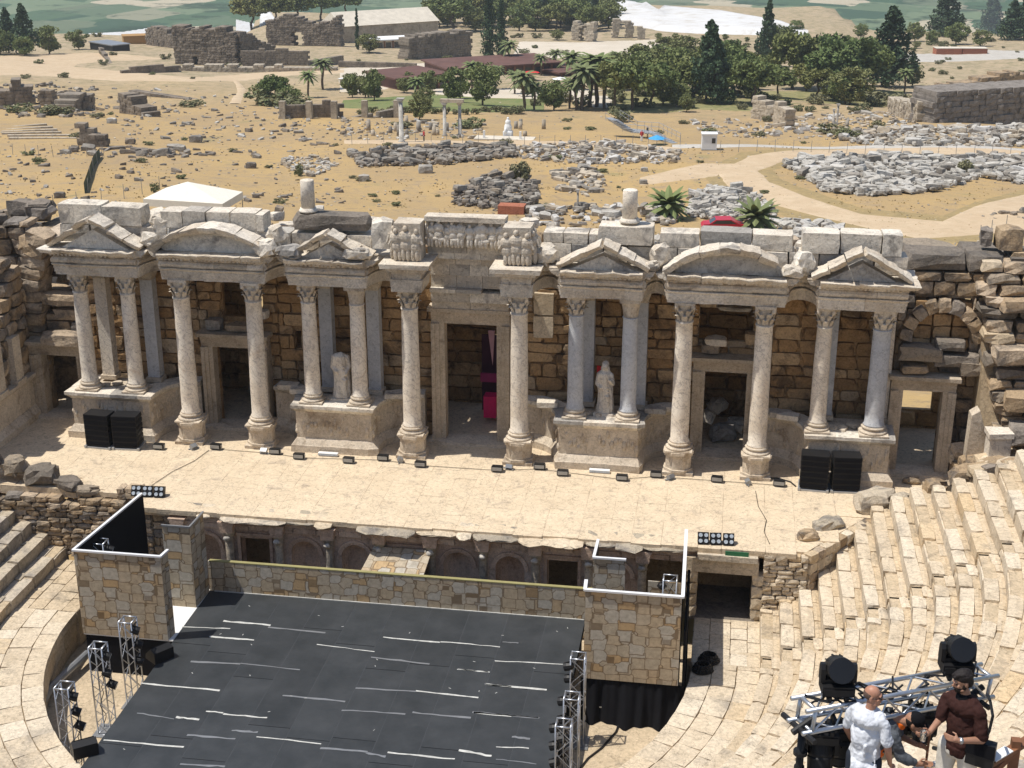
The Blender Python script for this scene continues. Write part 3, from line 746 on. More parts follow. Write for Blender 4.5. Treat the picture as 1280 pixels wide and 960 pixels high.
def attic_base(r, h, m):
    return MB().lathe([(r*1.42, h*.18), (r*1.5, h*.26), (r*1.5, h*.36), (r*1.36, h*.46), (r*1.18, h*.52), (r*1.16, h*.66), (r*1.26, h*.74), (r*1.3, h*.84), (r*1.2, h*.93), (r*1.12, h)], 20).mesh(m, True)
def column(label, x, y, z0, z1, r, m, ped=None, cap='leaf', grp=None, sq=None):
    t = T('marble_column', label, 'column', (x, y, z0), 0, grp); z = 0
    if ped:
        h = ped; R = .56; oc = lambda s: [(R*s*cos(pi/8+pi/4*i)*1.02, R*s*sin(pi/8+pi/4*i)*1.02) for i in range(8)]
        mb = MB().prism([(-.62, -.55), (.62, -.55), (.62, .5), (-.62, .5)], 0, .13, 'z').prism(oc(1.12), .132, .24, 'z').prism(oc(.98), .242, h-.22, 'z').prism(oc(1.08), h-.218, h-.12, 'z').prism(oc(1.16), h-.118, h, 'z')
        mb.jit(.02, 2.5, x); ob('pedestal', mb.fix(podium_m), t); z = h
    b = .34; ob('base', attic_base(r, b, podium_m), t, (0, 0, z))
    ob('plinth', MB().box(-r*1.5, r*1.5, -r*1.5, r*1.5, 0, b*.18).mesh(podium_m), t, (0, 0, z+.001)); z += b
    ch = .82; H = z1-z0-z-ch
    ob('shaft', shaft(r, H, m, x), t, (0, 0, z), (0, 0, rnd.random()*6)); ob('capital', capital(r*.88, ch, carved_m, cap == 'plain'), t, (0, 0, z+H), (0, 0, 0))
    return t
R1 = .37
column('tall marble column on an eight sided pedestal, left of the left arched gable', XC['A'], 0, 0, 7.3, R1, marble_m, 1.0)
column('tall marble column on an eight sided pedestal, right of the left inner doorway', XC['B'], 0, 0, 7.3, R1, marble_m, 1.0)
column('tall marble column on a pedestal, just left of the central doorway', XC['C'], 0, 0, 7.3, R1, marble_m, 1.0)
column('tall marble column on a pedestal, just right of the central doorway', XC['D'], 0, 0, 7.3, R1, marble_m, 1.0)
column('tall marble column on a pedestal, left of the right inner doorway', XC['E'], 0, 0, 7.3, R1, marble_m, 1.0)
column('tall marble column on a pedestal, right of the right inner doorway', XC['F'], 0, 0, 7.3, R1, marble_m, 1.0)
for x, m, cap, lab in ((-16.5, marble_m, 'leaf', 'leftmost raised column with spiral streaks, above the left loudspeakers'), (-14.4, marble_m, 'leaf', 'raised column with a blue patch halfway, right of the leftmost one'),
        (-6.55, marble_m, 'leaf', 'raised streaked column left of the headless statue'), (-4.5, marble_m, 'plain', 'raised column with a smooth new capital right of the headless statue'),
        (4.55, bluem_m, 'leaf', 'raised bluish column left of the veiled statue'), (6.72, bluem_m, 'plain', 'raised bluish column with a smooth capital right of the veiled statue'),
        (14.3, marble_m, 'leaf', 'raised whitish column above the right loudspeakers'), (16.5, bluem_m, 'leaf', 'rightmost raised column, grey blue and thick')):
    column(lab, x, .15, 2.12, 7.3, .33 if x < 16 else .38, m, None, cap)
    # pilaster standing behind, against the wall
    t = T('pilaster', 'rear pilaster behind the '+lab.split(',')[0].replace('raised ', ''), 'pilaster', (x+.35, 1.45, 2.12))
    w_ = .27; ob('shaft', MB().box(-w_, w_, -.2, .3, .2, 4.62).jit(.01).mesh(bluem_m if x not in (-16.5, 16.5) else marble_m), t)
    ob('base', MB().box(-w_-.08, w_+.08, -.28, .3, 0, .19).mesh(podium_m), t); ob('capital', MB().prism([(-w_, 0), (w_, 0), (w_+.14, .5), (-w_-.14, .5)], -.28, .32).mesh(carved_m), t, (0, 0, 4.63))
# ---- centre: imposts, wall over the door, relief
def figure_relief(mb, x, y, z, h, s=1.0, lean=0.0):
    """a small carved standing figure, half sunk in its background"""
    mb.ell((x+lean*.9, y, z+h*.90), (h*.075, h*.09, h*.09)); mb.ell((x+lean*.6, y+.02, z+h*.66), (h*.14*s, h*.12, h*.19))
    mb.ell((x+lean*.3, y+.02, z+h*.42), (h*.13*s, h*.12, h*.2)); mb.ell((x-h*.06, y, z+h*.18), (h*.075, h*.10, h*.22)); mb.ell((x+h*.07, y, z+h*.18), (h*.075, h*.10, h*.22))
    mb.tube((x-h*.13, y, z+h*.74), (x-h*.2+lean, y-.05, z+h*.48), h*.05, h*.04, 6); mb.tube((x+h*.13, y, z+h*.74), (x+h*.2+lean, y-.05, z+h*.5), h*.05, h*.04, 6)
for sx, lab in ((-1, 'left'), (1, 'right')):
    cx = 2.22*sx
    t = T('impost', 'carved impost block on the column just %s of the central doorway' % lab, 'impost', (cx, 0, 7.3))
    for nm, w_, z0_, z1_, yf in (('architrave', .62, 0, .5, -.62), ('frieze', .58, .502, .86, -.58), ('cornice', .78, .862, 1.02, -.78), ('cornice', .98, 1.022, 1.22, -.98)):
        mb = MB().prism([(-w_, z0_), (w_, z0_), (w_+.05, z1_), (-w_-.05, z1_)], yf, .9); mb.jit(.03, 3, cx); ob(nm, mb.mesh(carved_m), t)
    mb = MB(); mb.box(-.55, .55, -.35, .7, 1.23, 2.75); mb.jit(.07, 2, cx*3)
    for i, xx in enumerate((-.38, -.05, .32)): figure_relief(mb, xx, -.36, 1.26, 1.3+.12*(i % 2), 1.5, .08*(i-1))
    for i, yy in enumerate((-.1, .35)): figure_relief(mb, -.58*sx*-1, yy, 1.26, 1.35, 1.0)
    ob('carved_figures', mb.fix(carved_m, False), t)
    # big plain block beside the carved block
    if sx < 0: putblock(attic_m, 'worn', (-3.35, .35, 9.45), (.95, 1.0, 1.15), .1, T('attic_block', 'large pale block standing left of the left carved figure block', 'stone block'), 'block')
t = T('centre_wall', 'stepped marble wall over the central doorway below the figure relief', 'wall', (0, 0, 0))
for z0_, z1_, yf, m, seg in ((5.92, 6.42, 1.35, carved_m, 2), (6.42, 6.86, 1.15, attic_m, 2), (6.862, 7.02, .95, attic_m, 3), (7.022, 7.55, 1.25, carved_m, 3), (7.552, 8.05, 1.2, attic_m, 4), (8.052, 8.35, 1.1, carved_m, 3), (8.352, 8.62, .82, attic_m, 3), (8.622, 8.95, .75, attic_m, 2)):
    xs = [-1.62+3.24*i/seg for i in range(seg+1)]
    for a, b in zip(xs, xs[1:]):
        if z0_ == 6.862 and rnd.random() < .34: continue
        mb = MB().obox(((a+b)/2, yf+.6, (z0_+z1_)/2), (b-a-.015, 1.2, z1_-z0_-.008)); ob('wall_block', mb.jit(.012, 3, a).mesh(m), t)
t = T('figure_relief', 'marble relief of a crowd of small carved figures over the central doorway', 'relief', (0, .55, 8.96))
ob('relief_slab', MB().box(-1.62, 1.62, .0, .5, 0, 1.05).box(-1.64, 1.64, -.25, .5, 1.052, 1.25).jit(.03, 2).mesh(carved_m), t)
mb = MB()
for i in range(10):
    x = -1.45+2.9*i/9+rnd.uniform(-.06, .06); figure_relief(mb, x, -.10, .0, rnd.uniform(.9, 1.22), 1.45, rnd.uniform(-.12, .12))
for i in range(5): mb.ell((rnd.uniform(-1.4, 1.4), -.1, rnd.uniform(.25, .4)), (.2, .12, .12))
ob('carved_figures', mb.mesh(carved_m, True), t)

# ---- podiums (front wall with moulded foot and cap, curved flanks)
PB = [(.22, 0), (.22, .30), (.18, .34), (.10, .46), (.03, .56), (0, .58), (-.5, .58), (-.5, 0)]
PD = [(0, .582), (0, 1.78), (-.5, 1.78), (-.5, .582)]
PC = [(.02, 1.782), (.10, 1.88), (.20, 1.96), (.20, 2.10), (-.6, 2.10), (-.6, 1.782)]
def qarc(x0, y0_, x1, y1, n=8, flip=False):
    # concave quarter from a projecting corner back to the wall
    out = []
    for i in range(n+1):
        t = pi/2*i/n
        out.append((x0+(x1-x0)*(1-cos(t)), y0_+(y1-y0_)*sin(t)) if not flip else (x0+(x1-x0)*sin(t), y0_+(y1-y0_)*(1-cos(t))))
    return out
def podium(label, xl, xr, left, right):
    t = T('podium', label, 'podium'); yf = -.32; yb = 1.75
    path = []
    if left is None: path += [(xl, yb), (xl, yf)]
    else: path += [(a, b) for a, b in reversed(qarc(xl, yf+.35, left, yb))]+[(xl, yf)]
    path += [(xr, yf)]
    if right is None: path += [(xr, yb)]
    else: path += [(a, b) for a, b in qarc(xr, yf+.35, right, yb)]
    for nm, pr, m in (('podium_foot', PB, podium_m), ('podium_panel', PD, podium_m), ('podium_cap', PC, attic_m)):
        for s in cut_path(path, 1.2, 2.3):
            if nm == 'podium_cap' and rnd.random() < .04: continue
            q = []
            for a, b in zip(s, s[1:]):
                k = max(1, int((b-a).length/.3)); q += [tuple(a+(b-a)*i/k) for i in range(k)]
            q.append(tuple(s[-1])); me = sweep(pr, q, m); shift(me, .018, rnd.random()*30); ob(nm, me, t)
    ob('podium_top', MB().prism([(x, y) for x, y in path], 1.9, 2.02, 'z').fix(podium_m), t)
    # carved scroll relief on the die
    mb = MB()
    for a, b in zip(path, path[1:]):
        a, b = Vector(a), Vector(b); l = (b-a).length; d = (b-a)/max(l, 1e-6); n_ = Vector((d.y, -d.x)); s = .15
        while s < l:
            p = a+d*s+n_*.0
            if rnd.random() < .8:
                z = rnd.uniform(.85, 1.55); mb.ell((p.x, p.y, z), (rnd.uniform(.05, .12), rnd.uniform(.05, .07), rnd.uniform(.1, .28)), None, 6, 4)
            s += .17
    tag(ob('carved_scrolls', mb.mesh(podium_m, True), t), kind='stuff')
    return t
podium('carved podium at the left end behind the left loudspeakers', -17.2, -13.7, None, -12.15)
podium('carved podium under the headless statue', -7.2, -3.95, -8.75, -2.1)
podium('carved podium under the veiled statue', 3.95, 7.2, 2.1, 8.75)
podium('carved podium at the right end behind the right loudspeakers', 14.0, 17.15, 12.2, None)
# loose blocks lying on the podium tops
for cx, ns in ((-15.4, 5), (-5.5, 3), (5.6, 3), (15.4, 6)):
    for i in range(ns):
        p = (cx+rnd.uniform(-1, 1), rnd.uniform(.2, 1.0), 2.12); tag(putblock(podium_m, 'worn', p, (rnd.uniform(.25, .6), rnd.uniform(.2, .4), rnd.uniform(.12, .25)), rnd.uniform(0, 3), None, 'loose_block'), 'broken marble fragment lying on a podium top between the columns', 'stone fragment', 'fragments on the podium tops')
for x, y in ((-7.35, .95), (-8.0, 1.35), (-3.2, 1.0), (3.3, 1.0), (7.8, 1.0), (8.3, 1.3), (13.2, 1.1), (12.9, 1.35)):
    tag(putblock(attic_m, 'cut', (x, y, 2.24), (.9, .5, .22), rnd.uniform(-.2, .2), None, 'stacked_slab'), 'thin pale slab laid on the podium ledge against the brown wall', 'stone slab', 'slabs on the podium ledges')

# ---- back wall of brown travertine blocks, one bay at a time
def blockwall(name, label, x0, x1, z0, z1, y, m=brown_m, holes=(), hb=(.36, .66), lb=(.5, 1.6), thick=.5, fade=None, kind='worn', cat='wall', parent=None, pj=.05, axis='x', bn='wall_block', backing=True):
    t = parent or T(name, label, cat); z = z0; n = 0; rest = []
    if backing and not fade:
        cx = sorted({x0+.02, x1-.02}|{h for q in holes for h in q[:2]}); bk = MB()
        for a, b in zip(cx, cx[1:]):
            zz = z0
            for q in sorted([q for q in holes if q[0] <= a+.01 and q[1] >= b-.01], key=lambda q: q[2])+[(0, 0, z1-.04, 0)]:
                if q[2] > zz+.02: (bk.box(a, b, y+thick*.35, y+thick*.8, zz, q[2]) if axis == 'x' else bk.box(y+thick*.35, y+thick*.8, a, b, zz, q[2]))
                zz = q[3]
        ob('wall_core', bk.mesh(m), t)
    while z < z1-.1:
        h = min(rnd.uniform(*hb), z1-z)
        if z1-z-h < .2: h = z1-z
        x = x0-rnd.uniform(0, .5)
        while x < x1-.02:
            l = rnd.uniform(*lb); a, b = max(x, x0), min(x+l, x1); x += l
            if b-a < .12: continue
            top = fade(((a+b)/2)) if fade else z1
            if z+h*.5 > top: continue
            segs = [(a, b)]
            for (hx0, hx1, hz0, hz1) in holes:
                if z+h > hz0+.05 and z < hz1-.05:
                    ns_ = []
                    for (p, q) in segs:
                        if q <= hx0 or p >= hx1: ns_.append((p, q)); continue
                        if p < hx0-.1: ns_.append((p, hx0))
                        if q > hx1+.1: ns_.append((hx1, q))
                    segs = ns_
            for (p, q) in segs:
                c = ((p+q)/2, y+thick/2+rnd.uniform(-pj, pj), z+h/2); d = (q-p-.01, thick, h-.01)
                if axis == 'y': c = (c[1], c[0], c[2]); d = (d[1], d[0], d[2])
                if n < 298: putblock(m, kind, c, d, 0, t, bn)
                else: rest.append((c, d, 0))
                n += 1
        z += h
    if rest: tag(ob(bn+'s', joined(rest, m), t), kind='stuff')
    return t
YW = 2.25
blockwall('rear_wall', 'brown block wall behind the left end twin columns', -17.6, -12.2, 0, 8.35, YW)
blockwall('rear_wall', 'brown block wall round the left inner doorway with a ragged hole above it', -12.2, -8.6, 0, 8.35, YW, holes=((-11.5, -9.55, 0, 4.1), (-11.1, -9.3, 4.9, 6.9)))
blockwall('rear_wall', 'brown block wall behind the headless statue', -8.6, -1.7, 0, 8.35, YW, holes=((-7.95, -7.65, 3.6, 4.4),))
blockwall('rear_wall', 'brown block wall behind the veiled statue with two pale new blocks', 1.7, 8.9, 0, 8.35, YW)
putblock(seat_m, 'cut', (2.95, 2.35, 6.2), (.85, .5, .95), 0, T('patch_block', 'upper pale new block set in the brown wall right of the centre column', 'stone block'), 'block')
putblock(seat_m, 'cut', (2.95, 2.35, 5.2), (.85, .5, .95), 0, T('patch_block', 'lower pale new block set in the brown wall right of the centre column', 'stone block'), 'block')
blockwall('rear_wall', 'brown block wall round the right inner doorway with dark openings above it', 8.9, 12.4, 0, 8.35, YW, holes=((9.7, 11.5, 0, 4.1), (9.4, 11.6, 4.9, 6.3), (9.9, 11.2, 6.6, 7.3)))
blockwall('rear_wall', 'brown block wall behind the right end twin columns', 12.4, 17.3, 0, 8.35, YW)
# rear wall of the passage seen through the doorways, and slabs added above to darken it
blockwall('passage_wall', 'inner brown wall seen through the doorways', -20.5, 20.5, -.5, 7.4, 6.3, holes=((-.1, .9, 0, 3.3), (-11.3, -10.0, 2.6, 4.6), (18.2, 19.6, .8, 3.2)), lb=(.9, 1.8), hb=(.5, .75))
for a, b in ((-20.5, -12.0), (-12.0, -8.8), (-8.8, -1.6), (2.1, 9.2), (9.2, 12), (12, 20.5)):
    t = T('roof_slabs', 'added stone slabs shading the passage behind the wall between x %d and its neighbour' % 0, 'roof')
    t['label'] = {-20.5: 'added slabs shading the passage behind the left end gable', -12.0: 'added slabs shading the passage behind the left arched gable', -8.8: 'added slabs shading the passage behind the headless statue bay', 2.1: 'added slabs shading the passage behind the veiled statue bay', 9.2: 'added slabs shading the passage behind the right arched gable', 12: 'added slabs shading the passage behind the right end gable'}[a]
    x = a
    while x < b:
        l = rnd.uniform(.7, 1.3); putblock(ruin_m, 'worn', (x+l/2, 4.7, 7.75+rnd.uniform(-.1, .1)), (l+.05, 4.0, .6), 0, t, 'roof_slab'); x += l
for a, b in ((-17.1, -2.9), (2.9, 17.1)):
    tt = T('ceiling_slabs', 'marble ceiling slabs between the %s entablatures and the brown wall' % ('left' if a < 0 else 'right'), 'ceiling'); x = a
    while x < b:
        l = min(rnd.uniform(1.2, 2.2), b-x); ob('ceiling_slab', MB().box(x+.01, x+l-.01, .36, 2.5, 8.12+rnd.uniform(0, .04), 8.45).mesh(attic_m), tt); x += l
# ---- attic blocks standing on the entablature
def attic(name, label, x0, x1, y, z0, z1, lo, hi, m=attic_m, gap=.0, dep=1.0, grp=None, ragged=.0):
    t = T(name, label, 'wall'); x = x0
    while x < x1-.1:
        l = min(rnd.uniform(lo, hi), x1-x)
        if rnd.random() >= gap:
            zt = z1-rnd.uniform(0, ragged); putblock(m, 'cut' if m is not dark_m else 'worn', (x+l/2, y+dep/2+rnd.uniform(-.06, .06), (z0+zt)/2), (l-.02, dep, zt-z0), rnd.uniform(-.03, .03), t, 'attic_block')
        x += l
    return t
A_ = 'attic course of weathered marble blocks '
for a, b, l_ in ((-17.35, -13.5, 'behind the left end gable'), (-13.5, -12.5, 'in the gap left of the left arched gable'), (-12.6, -8.1, 'behind the left arched gable'), (-8.0, -7.3, 'right of the left arched gable'), (-7.3, -3.9, 'behind the gable of the headless statue'), (3.1, 7.6, 'behind the gable of the veiled statue'), (7.6, 13.0, 'behind the right arched gable'), (13.0, 17.3, 'behind the right end gable')):
    attic('attic_course', 'lower '+A_+l_, a, b, .62, 8.5, 9.22, .8, 1.4)
attic('attic_course', 'upper pair of big marble blocks at the left end', -17.35, -13.6, .55, 9.23, 10.1, 1.5, 2.3, ragged=.08)
attic('attic_course', 'upper row of carved blocks behind the left arched gable', -12.85, -8.4, .6, 9.23, 9.98, .9, 1.2, ragged=.06)
attic('attic_course', 'upper long grey slab behind the gable of the headless statue', -7.25, -4.0, .6, 9.35, 10.03, 3.3, 3.4, m=dark_m)
attic('attic_course', 'upper ragged blocks left of the short column drum above the veiled statue', 3.1, 5.3, .7, 9.23, 9.85, .8, 1.2, ragged=.25)
attic('attic_course', 'upper marble blocks under the short column drum above the veiled statue', 5.3, 7.5, .55, 9.3, 10.12, 1.6, 2.3, ragged=.1)
attic('attic_course', 'upper long marble blocks behind the right arched gable', 7.7, 12.9, .75, 9.23, 10.0, 1.2, 2.2, gap=0, ragged=.22)
attic('attic_course', 'upper marble blocks at the right end', 13.2, 17.0, .6, 9.23, 10.1, 1.2, 2.2, ragged=.1)
def cyl_drum(x, z0, z1, r, lab):
    t = T('short_column', lab, 'column', (x, 1.05, z0)); ob('shaft', MB().lathe([(r, .16), (r*.97, z1-z0-.02), (r*.9, z1-z0)], 20).jit(.015, 2, x).mesh(marble_m, True), t)
    ob('base', MB().lathe([(r*1.35, 0), (r*1.35, .06), (r*1.2, .1), (r*1.15, .16)], 20).mesh(marble_m, True), t)
cyl_drum(-6.63, 10.05, 11.35, .28, 'short white column stump on the wall top above the headless statue')
cyl_drum(6.5, 10.12, 11.4, .30, 'short grey column stump on the wall top above the veiled statue')
# tumbled pieces between the gables and on the cornices
TB = [(-8.0, -.4, 8.85, 1.0, .7, .7), (-7.6, -.2, 9.3, .8, .6, .9), (-7.0, -.5, 8.75, 1.0, .8, .6), (-4.2, -.55, 8.8, 1.1, .5, .45), (-13.2, .1, 8.85, .7, .6, .6), (13.3, .1, 9.0, .8, .7, .9), (12.9, -.3, 8.75, .8, .6, .5), (3.3, .2, 8.9, .8, .8, .7), (7.8, .3, 9.0, .7, .7, .9), (7.55, -.2, 8.7, .5, .4, .4), (-13.0, .9, 9.4, .8, .7, .7)]
for i, (x, y, z, a, b, c) in enumerate(TB):
    tag(putblock(attic_m, 'boulder', (x, y, z), (a, b, c), rnd.uniform(-.6, .6), None, 'tumbled_block', rnd.uniform(-.3, .3), rnd.uniform(-.4, .4)), 'tumbled marble fragment wedged between two gables', 'stone fragment', 'tumbled fragments on the cornices')
# rubble on the top behind the attic
for i in range(70):
    x = rnd.uniform(-17, 17.2); z = 8.2+rnd.uniform(0, .9); s = rnd.uniform(.4, 1.0)
    tag(putblock(rnd.choice((ruin_m, attic_m, attic_m)), 'worn', (x, rnd.uniform(1.9, 5.5), z), (s, s*.8, s*.6), rnd.uniform(0, 3), None, 'rubble_block', rnd.uniform(-.3, .3)), 'loose rubble block on the wall top behind the marble attic', 'stone block', 'rubble on the wall top')

# ---- door frames
def doorframe(label, x0, x1, z1, y, w_=.5, z0=0.12):
    t = T('door_frame', label, 'door frame', (0, y, 0))
    pr = ((0, w_, 0), (.0, w_*.62, -.07), (.0, w_*.3, -.13))
    def strip(a, b, c, d, nm):
        for i, (o, ww, yy) in enumerate(pr): pass
    for s in (-1, 1):
        xe = x0 if s < 0 else x1; mb = MB()
        for o, ww, yy in pr: 
            xa, xb = (xe, xe+ww) if s < 0 else (xe-ww, xe); mb.box(xa, xb, yy+.0, .55, z0, z1-w_-.002*(1+abs(yy)*9))
        ob('jamb', mb.jit(.012, 3, xe).mesh(frame_m), t)
    mb = MB()
    for o, ww, yy in pr: mb.box(x0+.004, x1-.004, yy, .55, z1-ww, z1)
    mb.box(x0-.12, x1+.12, -.28, .5, z1+.002, z1+.16); ob('lintel', mb.jit(.015, 2, x1).mesh(frame_m), t)
    ob('threshold', MB().box(x0-.15, x1+.15, -.45, .6, 0.0, z0-.003).mesh(podium_m), t)
    return t
doorframe('carved marble frame of the far left side doorway', -20.0, -17.35, 3.4, 1.75)
doorframe('carved marble frame of the left inner doorway', -11.98, -9.0, 4.2, 1.75)
doorframe('tall marble frame of the central doorway', -1.72, 1.62, 5.9, 1.6, .56)
doorframe('marble frame of the right inner doorway', 9.25, 11.95, 4.25, 1.75)
doorframe('weathered frame of the far right side doorway', 17.15, 19.7, 4.1, 1.2)
# rocks, beams over the inner doors
for i, (x, z, a, b) in enumerate(((-11.4, 4.65, .7, .5), (-10.2, 4.55, 1.4, .3), (-9.4, 5.2, .9, .4), (9.9, 4.7, .8, .35), (10.1, 5.0, .9, .3), (11.5, 5.2, .45, .5), (10.8, 6.45, 1.4, .18))):
    tag(putblock(ruin_m if i % 2 else attic_m, 'worn', (x, 2.1, z), (a, .7, b), 0, None, 'loose_block'), 'loose block on the ledge over an inner doorway', 'stone block', 'blocks over the inner doorways')
for p, s in (((-10.8, 5.6, .5), 1.2), ((-10.2, 7.6, 3.3), 1.5), ((-11.2, 7.9, 3.1), 1.2), ((10.3, 4.6, 1.2), .9), ((10.6, 3.6, .35), 1.1), ((9.9, 4.2, .8), .8), ((11.2, 4.5, .4), .9)):
    tag(putblock(attic_m, 'boulder', p, (s, s*.8, s*.7), rnd.uniform(0, 3), None, 'fallen_block'), 'pale fallen block seen through an inner doorway', 'stone block', 'fallen blocks behind the doorways')
# magenta set piece seen through the central doorway
t = T('magenta_screen', 'bright magenta box and board seen through the central doorway', 'stage prop', (.12, 4.2, 0))
ob('box', MB().box(-.05, .50, -.3, .3, .25, 1.25).mesh(mag_m), t); ob('board', MB().box(-.3, .6, .35, .45, 1.7, 2.1).mesh(plain('dull_magenta', (.30, .03, .13), .7)), t)
ob('dark_cloth', MB().box(-.4, 1.1, 1.3, 1.36, -.3, 3.6).mesh(plain('dark_plum', (.07, .025, .05), .8)), t); ob('pink_cloth', MB().prism([(.1, 4.2), (.4, 4.2), (.3, 2.6)], .1, .14).mesh(pinkb_m), t)
# ---- statues in the two niches (draped marble bodies, one continuous surface)
def remesh_obj(name, mb, m, parent, vox=.03, sm=4, loc=(0, 0, 0), rot=(0, 0, 0), ratio=None):
    o = ob(name, mb.mesh(m), parent, loc, rot)
    r = o.modifiers.new('r', 'REMESH'); r.mode = 'VOXEL'; r.voxel_size = vox; r.use_smooth_shade = True
    if sm: s = o.modifiers.new('s', 'SMOOTH'); s.factor = .5; s.iterations = sm
    return o
def cap_(mb, a, b, ra, rb, k=10):
    mb.tube(a, b, ra, rb, k); mb.ell(a, (ra,)*3, None, 10, 7); mb.ell(b, (rb,)*3, None, 10, 7)
def statue(label, loc, h, head, rz=0, red=False):
    t = T('marble_statue', label, 'statue', loc, rz); s = h/1.9
    ob('plinth', MB().prism([(-.34*s, -.28*s), (.34*s, -.28*s), (.3*s, .26*s), (-.32*s, .28*s)], 0, .14, 'z').jit(.02, 3).mesh(marble_m), t)
    mb = MB(); fold = lambda a, z: 1+.075*sin(a*11+z*1.8)+.05*sin(a*5-z*3)
    mb.lathe([(.30*s, .10), (.285*s, .3*s), (.25*s, .6*s), (.235*s, .85*s), (.245*s, 1.0*s), (.21*s, 1.15*s), (.235*s, 1.35*s), (.22*s, 1.5*s), (.11*s, 1.58*s)], 44, (0, 0, 0), fold)
    for i in range(len(mb.v)): x, y, z = mb.v[i]; mb.v[i] = (x*1.05+.05*sin(z*2.3), y*.78, z)
    for k in range(5):   # diagonal mantle folds
        mb.tube((-.22*s, -.1*s, (.95+.07*k)*s), (.18*s, -.19*s, (.62+.13*k)*s), .028*s, .022*s, 6)
    mb.tube((.10*s, -.15*s, .15*s), (.13*s, -.17*s, .75*s), .07*s, .09*s, 8)
    cap_(mb, (-.21*s, 0, 1.45*s), (-.27*s, -.04*s, 1.12*s), .085*s, .07*s); cap_(mb, (-.27*s, -.04*s, 1.12*s), (-.12*s, -.2*s, 1.02*s), .065*s, .05*s)
    cap_(mb, (.21*s, 0, 1.45*s), (.28*s, 0, 1.14*s), .085*s, .07*s); cap_(mb, (.28*s, 0, 1.14*s), (.2*s, -.2*s, (1.3 if head else .95)*s), .062*s, .05*s)
    if head:
        cap_(mb, (0, 0, 1.5*s), (.01, -.02, 1.62*s), .075*s, .065*s); mb.ell((.01, -.03*s, 1.76*s), (.10*s, .125*s, .145*s)); mb.ell((.01, -.155*s, 1.745*s), (.018*s, .025*s, .035*s))
        for q in (0, 1, 2): mb.ell((0, .04*s, (1.8-.14*q)*s), ((.13+.035*q)*s, (.13+.0*q)*s, .13*s))
    else: mb.ell((.02, 0, 1.55*s), (.09*s, .08*s, .07*s))
    remesh_obj('draped_body', mb, marble_m, t, .022*s, 2)
    if red: ob('red_cloth', MB().prism([(-.42, 1.15), (-.2, 1.0), (-.1, 1.95), (-.4, 2.0)], .3, .36).jit(.03, 4).mesh(red_m), t)
    return t
statue('headless draped marble statue in the niche left of the central doorway', (-5.42, .6, 2.05), 2.5, False, .1)
statue('veiled draped marble statue right of the central doorway, a red cloth behind it', (5.72, .6, 2.05), 2.3, True, -.1, True)

# ---- proscenium wall under the stage front
t = T('proscenium_wall', 'pinkish niched wall under the front edge of the stage', 'wall', (0, 0, 0)); yp = -6.5
def prosc_bay(x0, x1, kind):
    mb = MB(); w_ = x1-x0; xm = (x0+x1)/2; zt = -.72
    if kind == 'rect':
        mb.box(x0, x0+.42, yp, yp+.5, -4.2, zt); mb.box(x1-.42, x1, yp, yp+.5, -4.2, zt-.001); mb.box(x0+.42, x1-.42, yp+.003, yp+.5, -1.12, zt-.002)
        ob('bay_wall', mb.mesh(pink_m), t); f = MB()
        for s in (0, 1): xa = x0+.30 if s == 0 else x1-.42; f.box(xa, xa+.12, yp-.07, yp+.1, -4.2, -1.0)
        f.box(x0+.26, x1-.26, yp-.09, yp+.1, -1.0, -.88); ob('bay_frame', f.mesh(pink_m), t)
    else:
        r = .56; zc = -1.62; arc = [(xm+r*cos(pi*i/10), zc+r*sin(pi*i/10)) for i in range(11)]
        poly = [(x0, zt), (x0, -4.2), (xm-r, -4.2)]+arc[::-1]+[(xm+r, -4.2), (x1, -4.2), (x1, zt)]
        m2 = MB(); n = 0
        # face as strips round the arch
        L = [(x0, -4.2), (x0, zc)]+[(x0, zc+(zt-zc)*i/3) for i in (1, 2)]+[(x0, zt), (xm-r*.5, zt), (xm, zt), (xm+r*.5, zt), (x1, zt)]
        out = [(x1, zc)]+[(x1, zc+(zt-zc)*.4), (x1, zc+(zt-zc)*.75), (x1, zt), (xm+r*.45, zt), (xm, zt), (xm-r*.45, zt), (x0, zt), (x0, zc+(zt-zc)*.75), (x0, zc+(zt-zc)*.4), (x0, zc)]
        for i in range(10):
            a, b, c, d = arc[i], arc[i+1], out[i+1], out[i]
            m2.add([(a[0], yp, a[1]), (d[0], yp, d[1]), (c[0], yp, c[1]), (b[0], yp, b[1]), (a[0], yp+.55, a[1]), (b[0], yp+.55, b[1])], [(0, 1, 2, 3), (0, 3, 5, 4)])
        m2.box(x0, xm-r, yp, yp+.5, -4.2, zc); m2.box(xm+r, x1, yp, yp+.5, -4.2, zc)
        ob('bay_wall', m2.mesh(pink_m), t)
        a2 = MB(); q = 12
        for i in range(q):
            A0, A1 = pi*i/q, pi*(i+1)/q
            for (ra, rb, yy) in ((r, r+.10, -.06), (r+.10, r+.17, -.10)):
                P = [(xm+R_*cos(A), yp+y_, zc+R_*sin(A)) for A in (A0, A1) for R_ in (ra, rb) for y_ in (yy, .05)]
                a2.add(P, [(0, 2, 6, 4), (0, 4, 5, 1), (2, 3, 7, 6)])
        ob('arch_moulding', a2.fix(pink_m), t)
        # shallow niche back: concave
        nb = MB(); V = []
        for i in range(9):
            A = pi*i/8; V += [(xm-r*cos(A), yp+.1+.5*sin(A), -4.2), (xm-r*cos(A), yp+.1+.5*sin(A), -1.0)]
        nb.add(V, [(2*i, 2*i+1, 2*i+3, 2*i+2) for i in range(8)]); 
        if kind == 'arch': ob('niche', nb.mesh(pink_m), t)
xs = [-10.1+2.0*i for i in range(11)]
kinds = ['arch', 'rect', 'arch', 'arch', 'rect', 'arch', 'arch', 'rect', 'arch']
for x, k in zip(xs, kinds): prosc_bay(x, x+2.0, k)
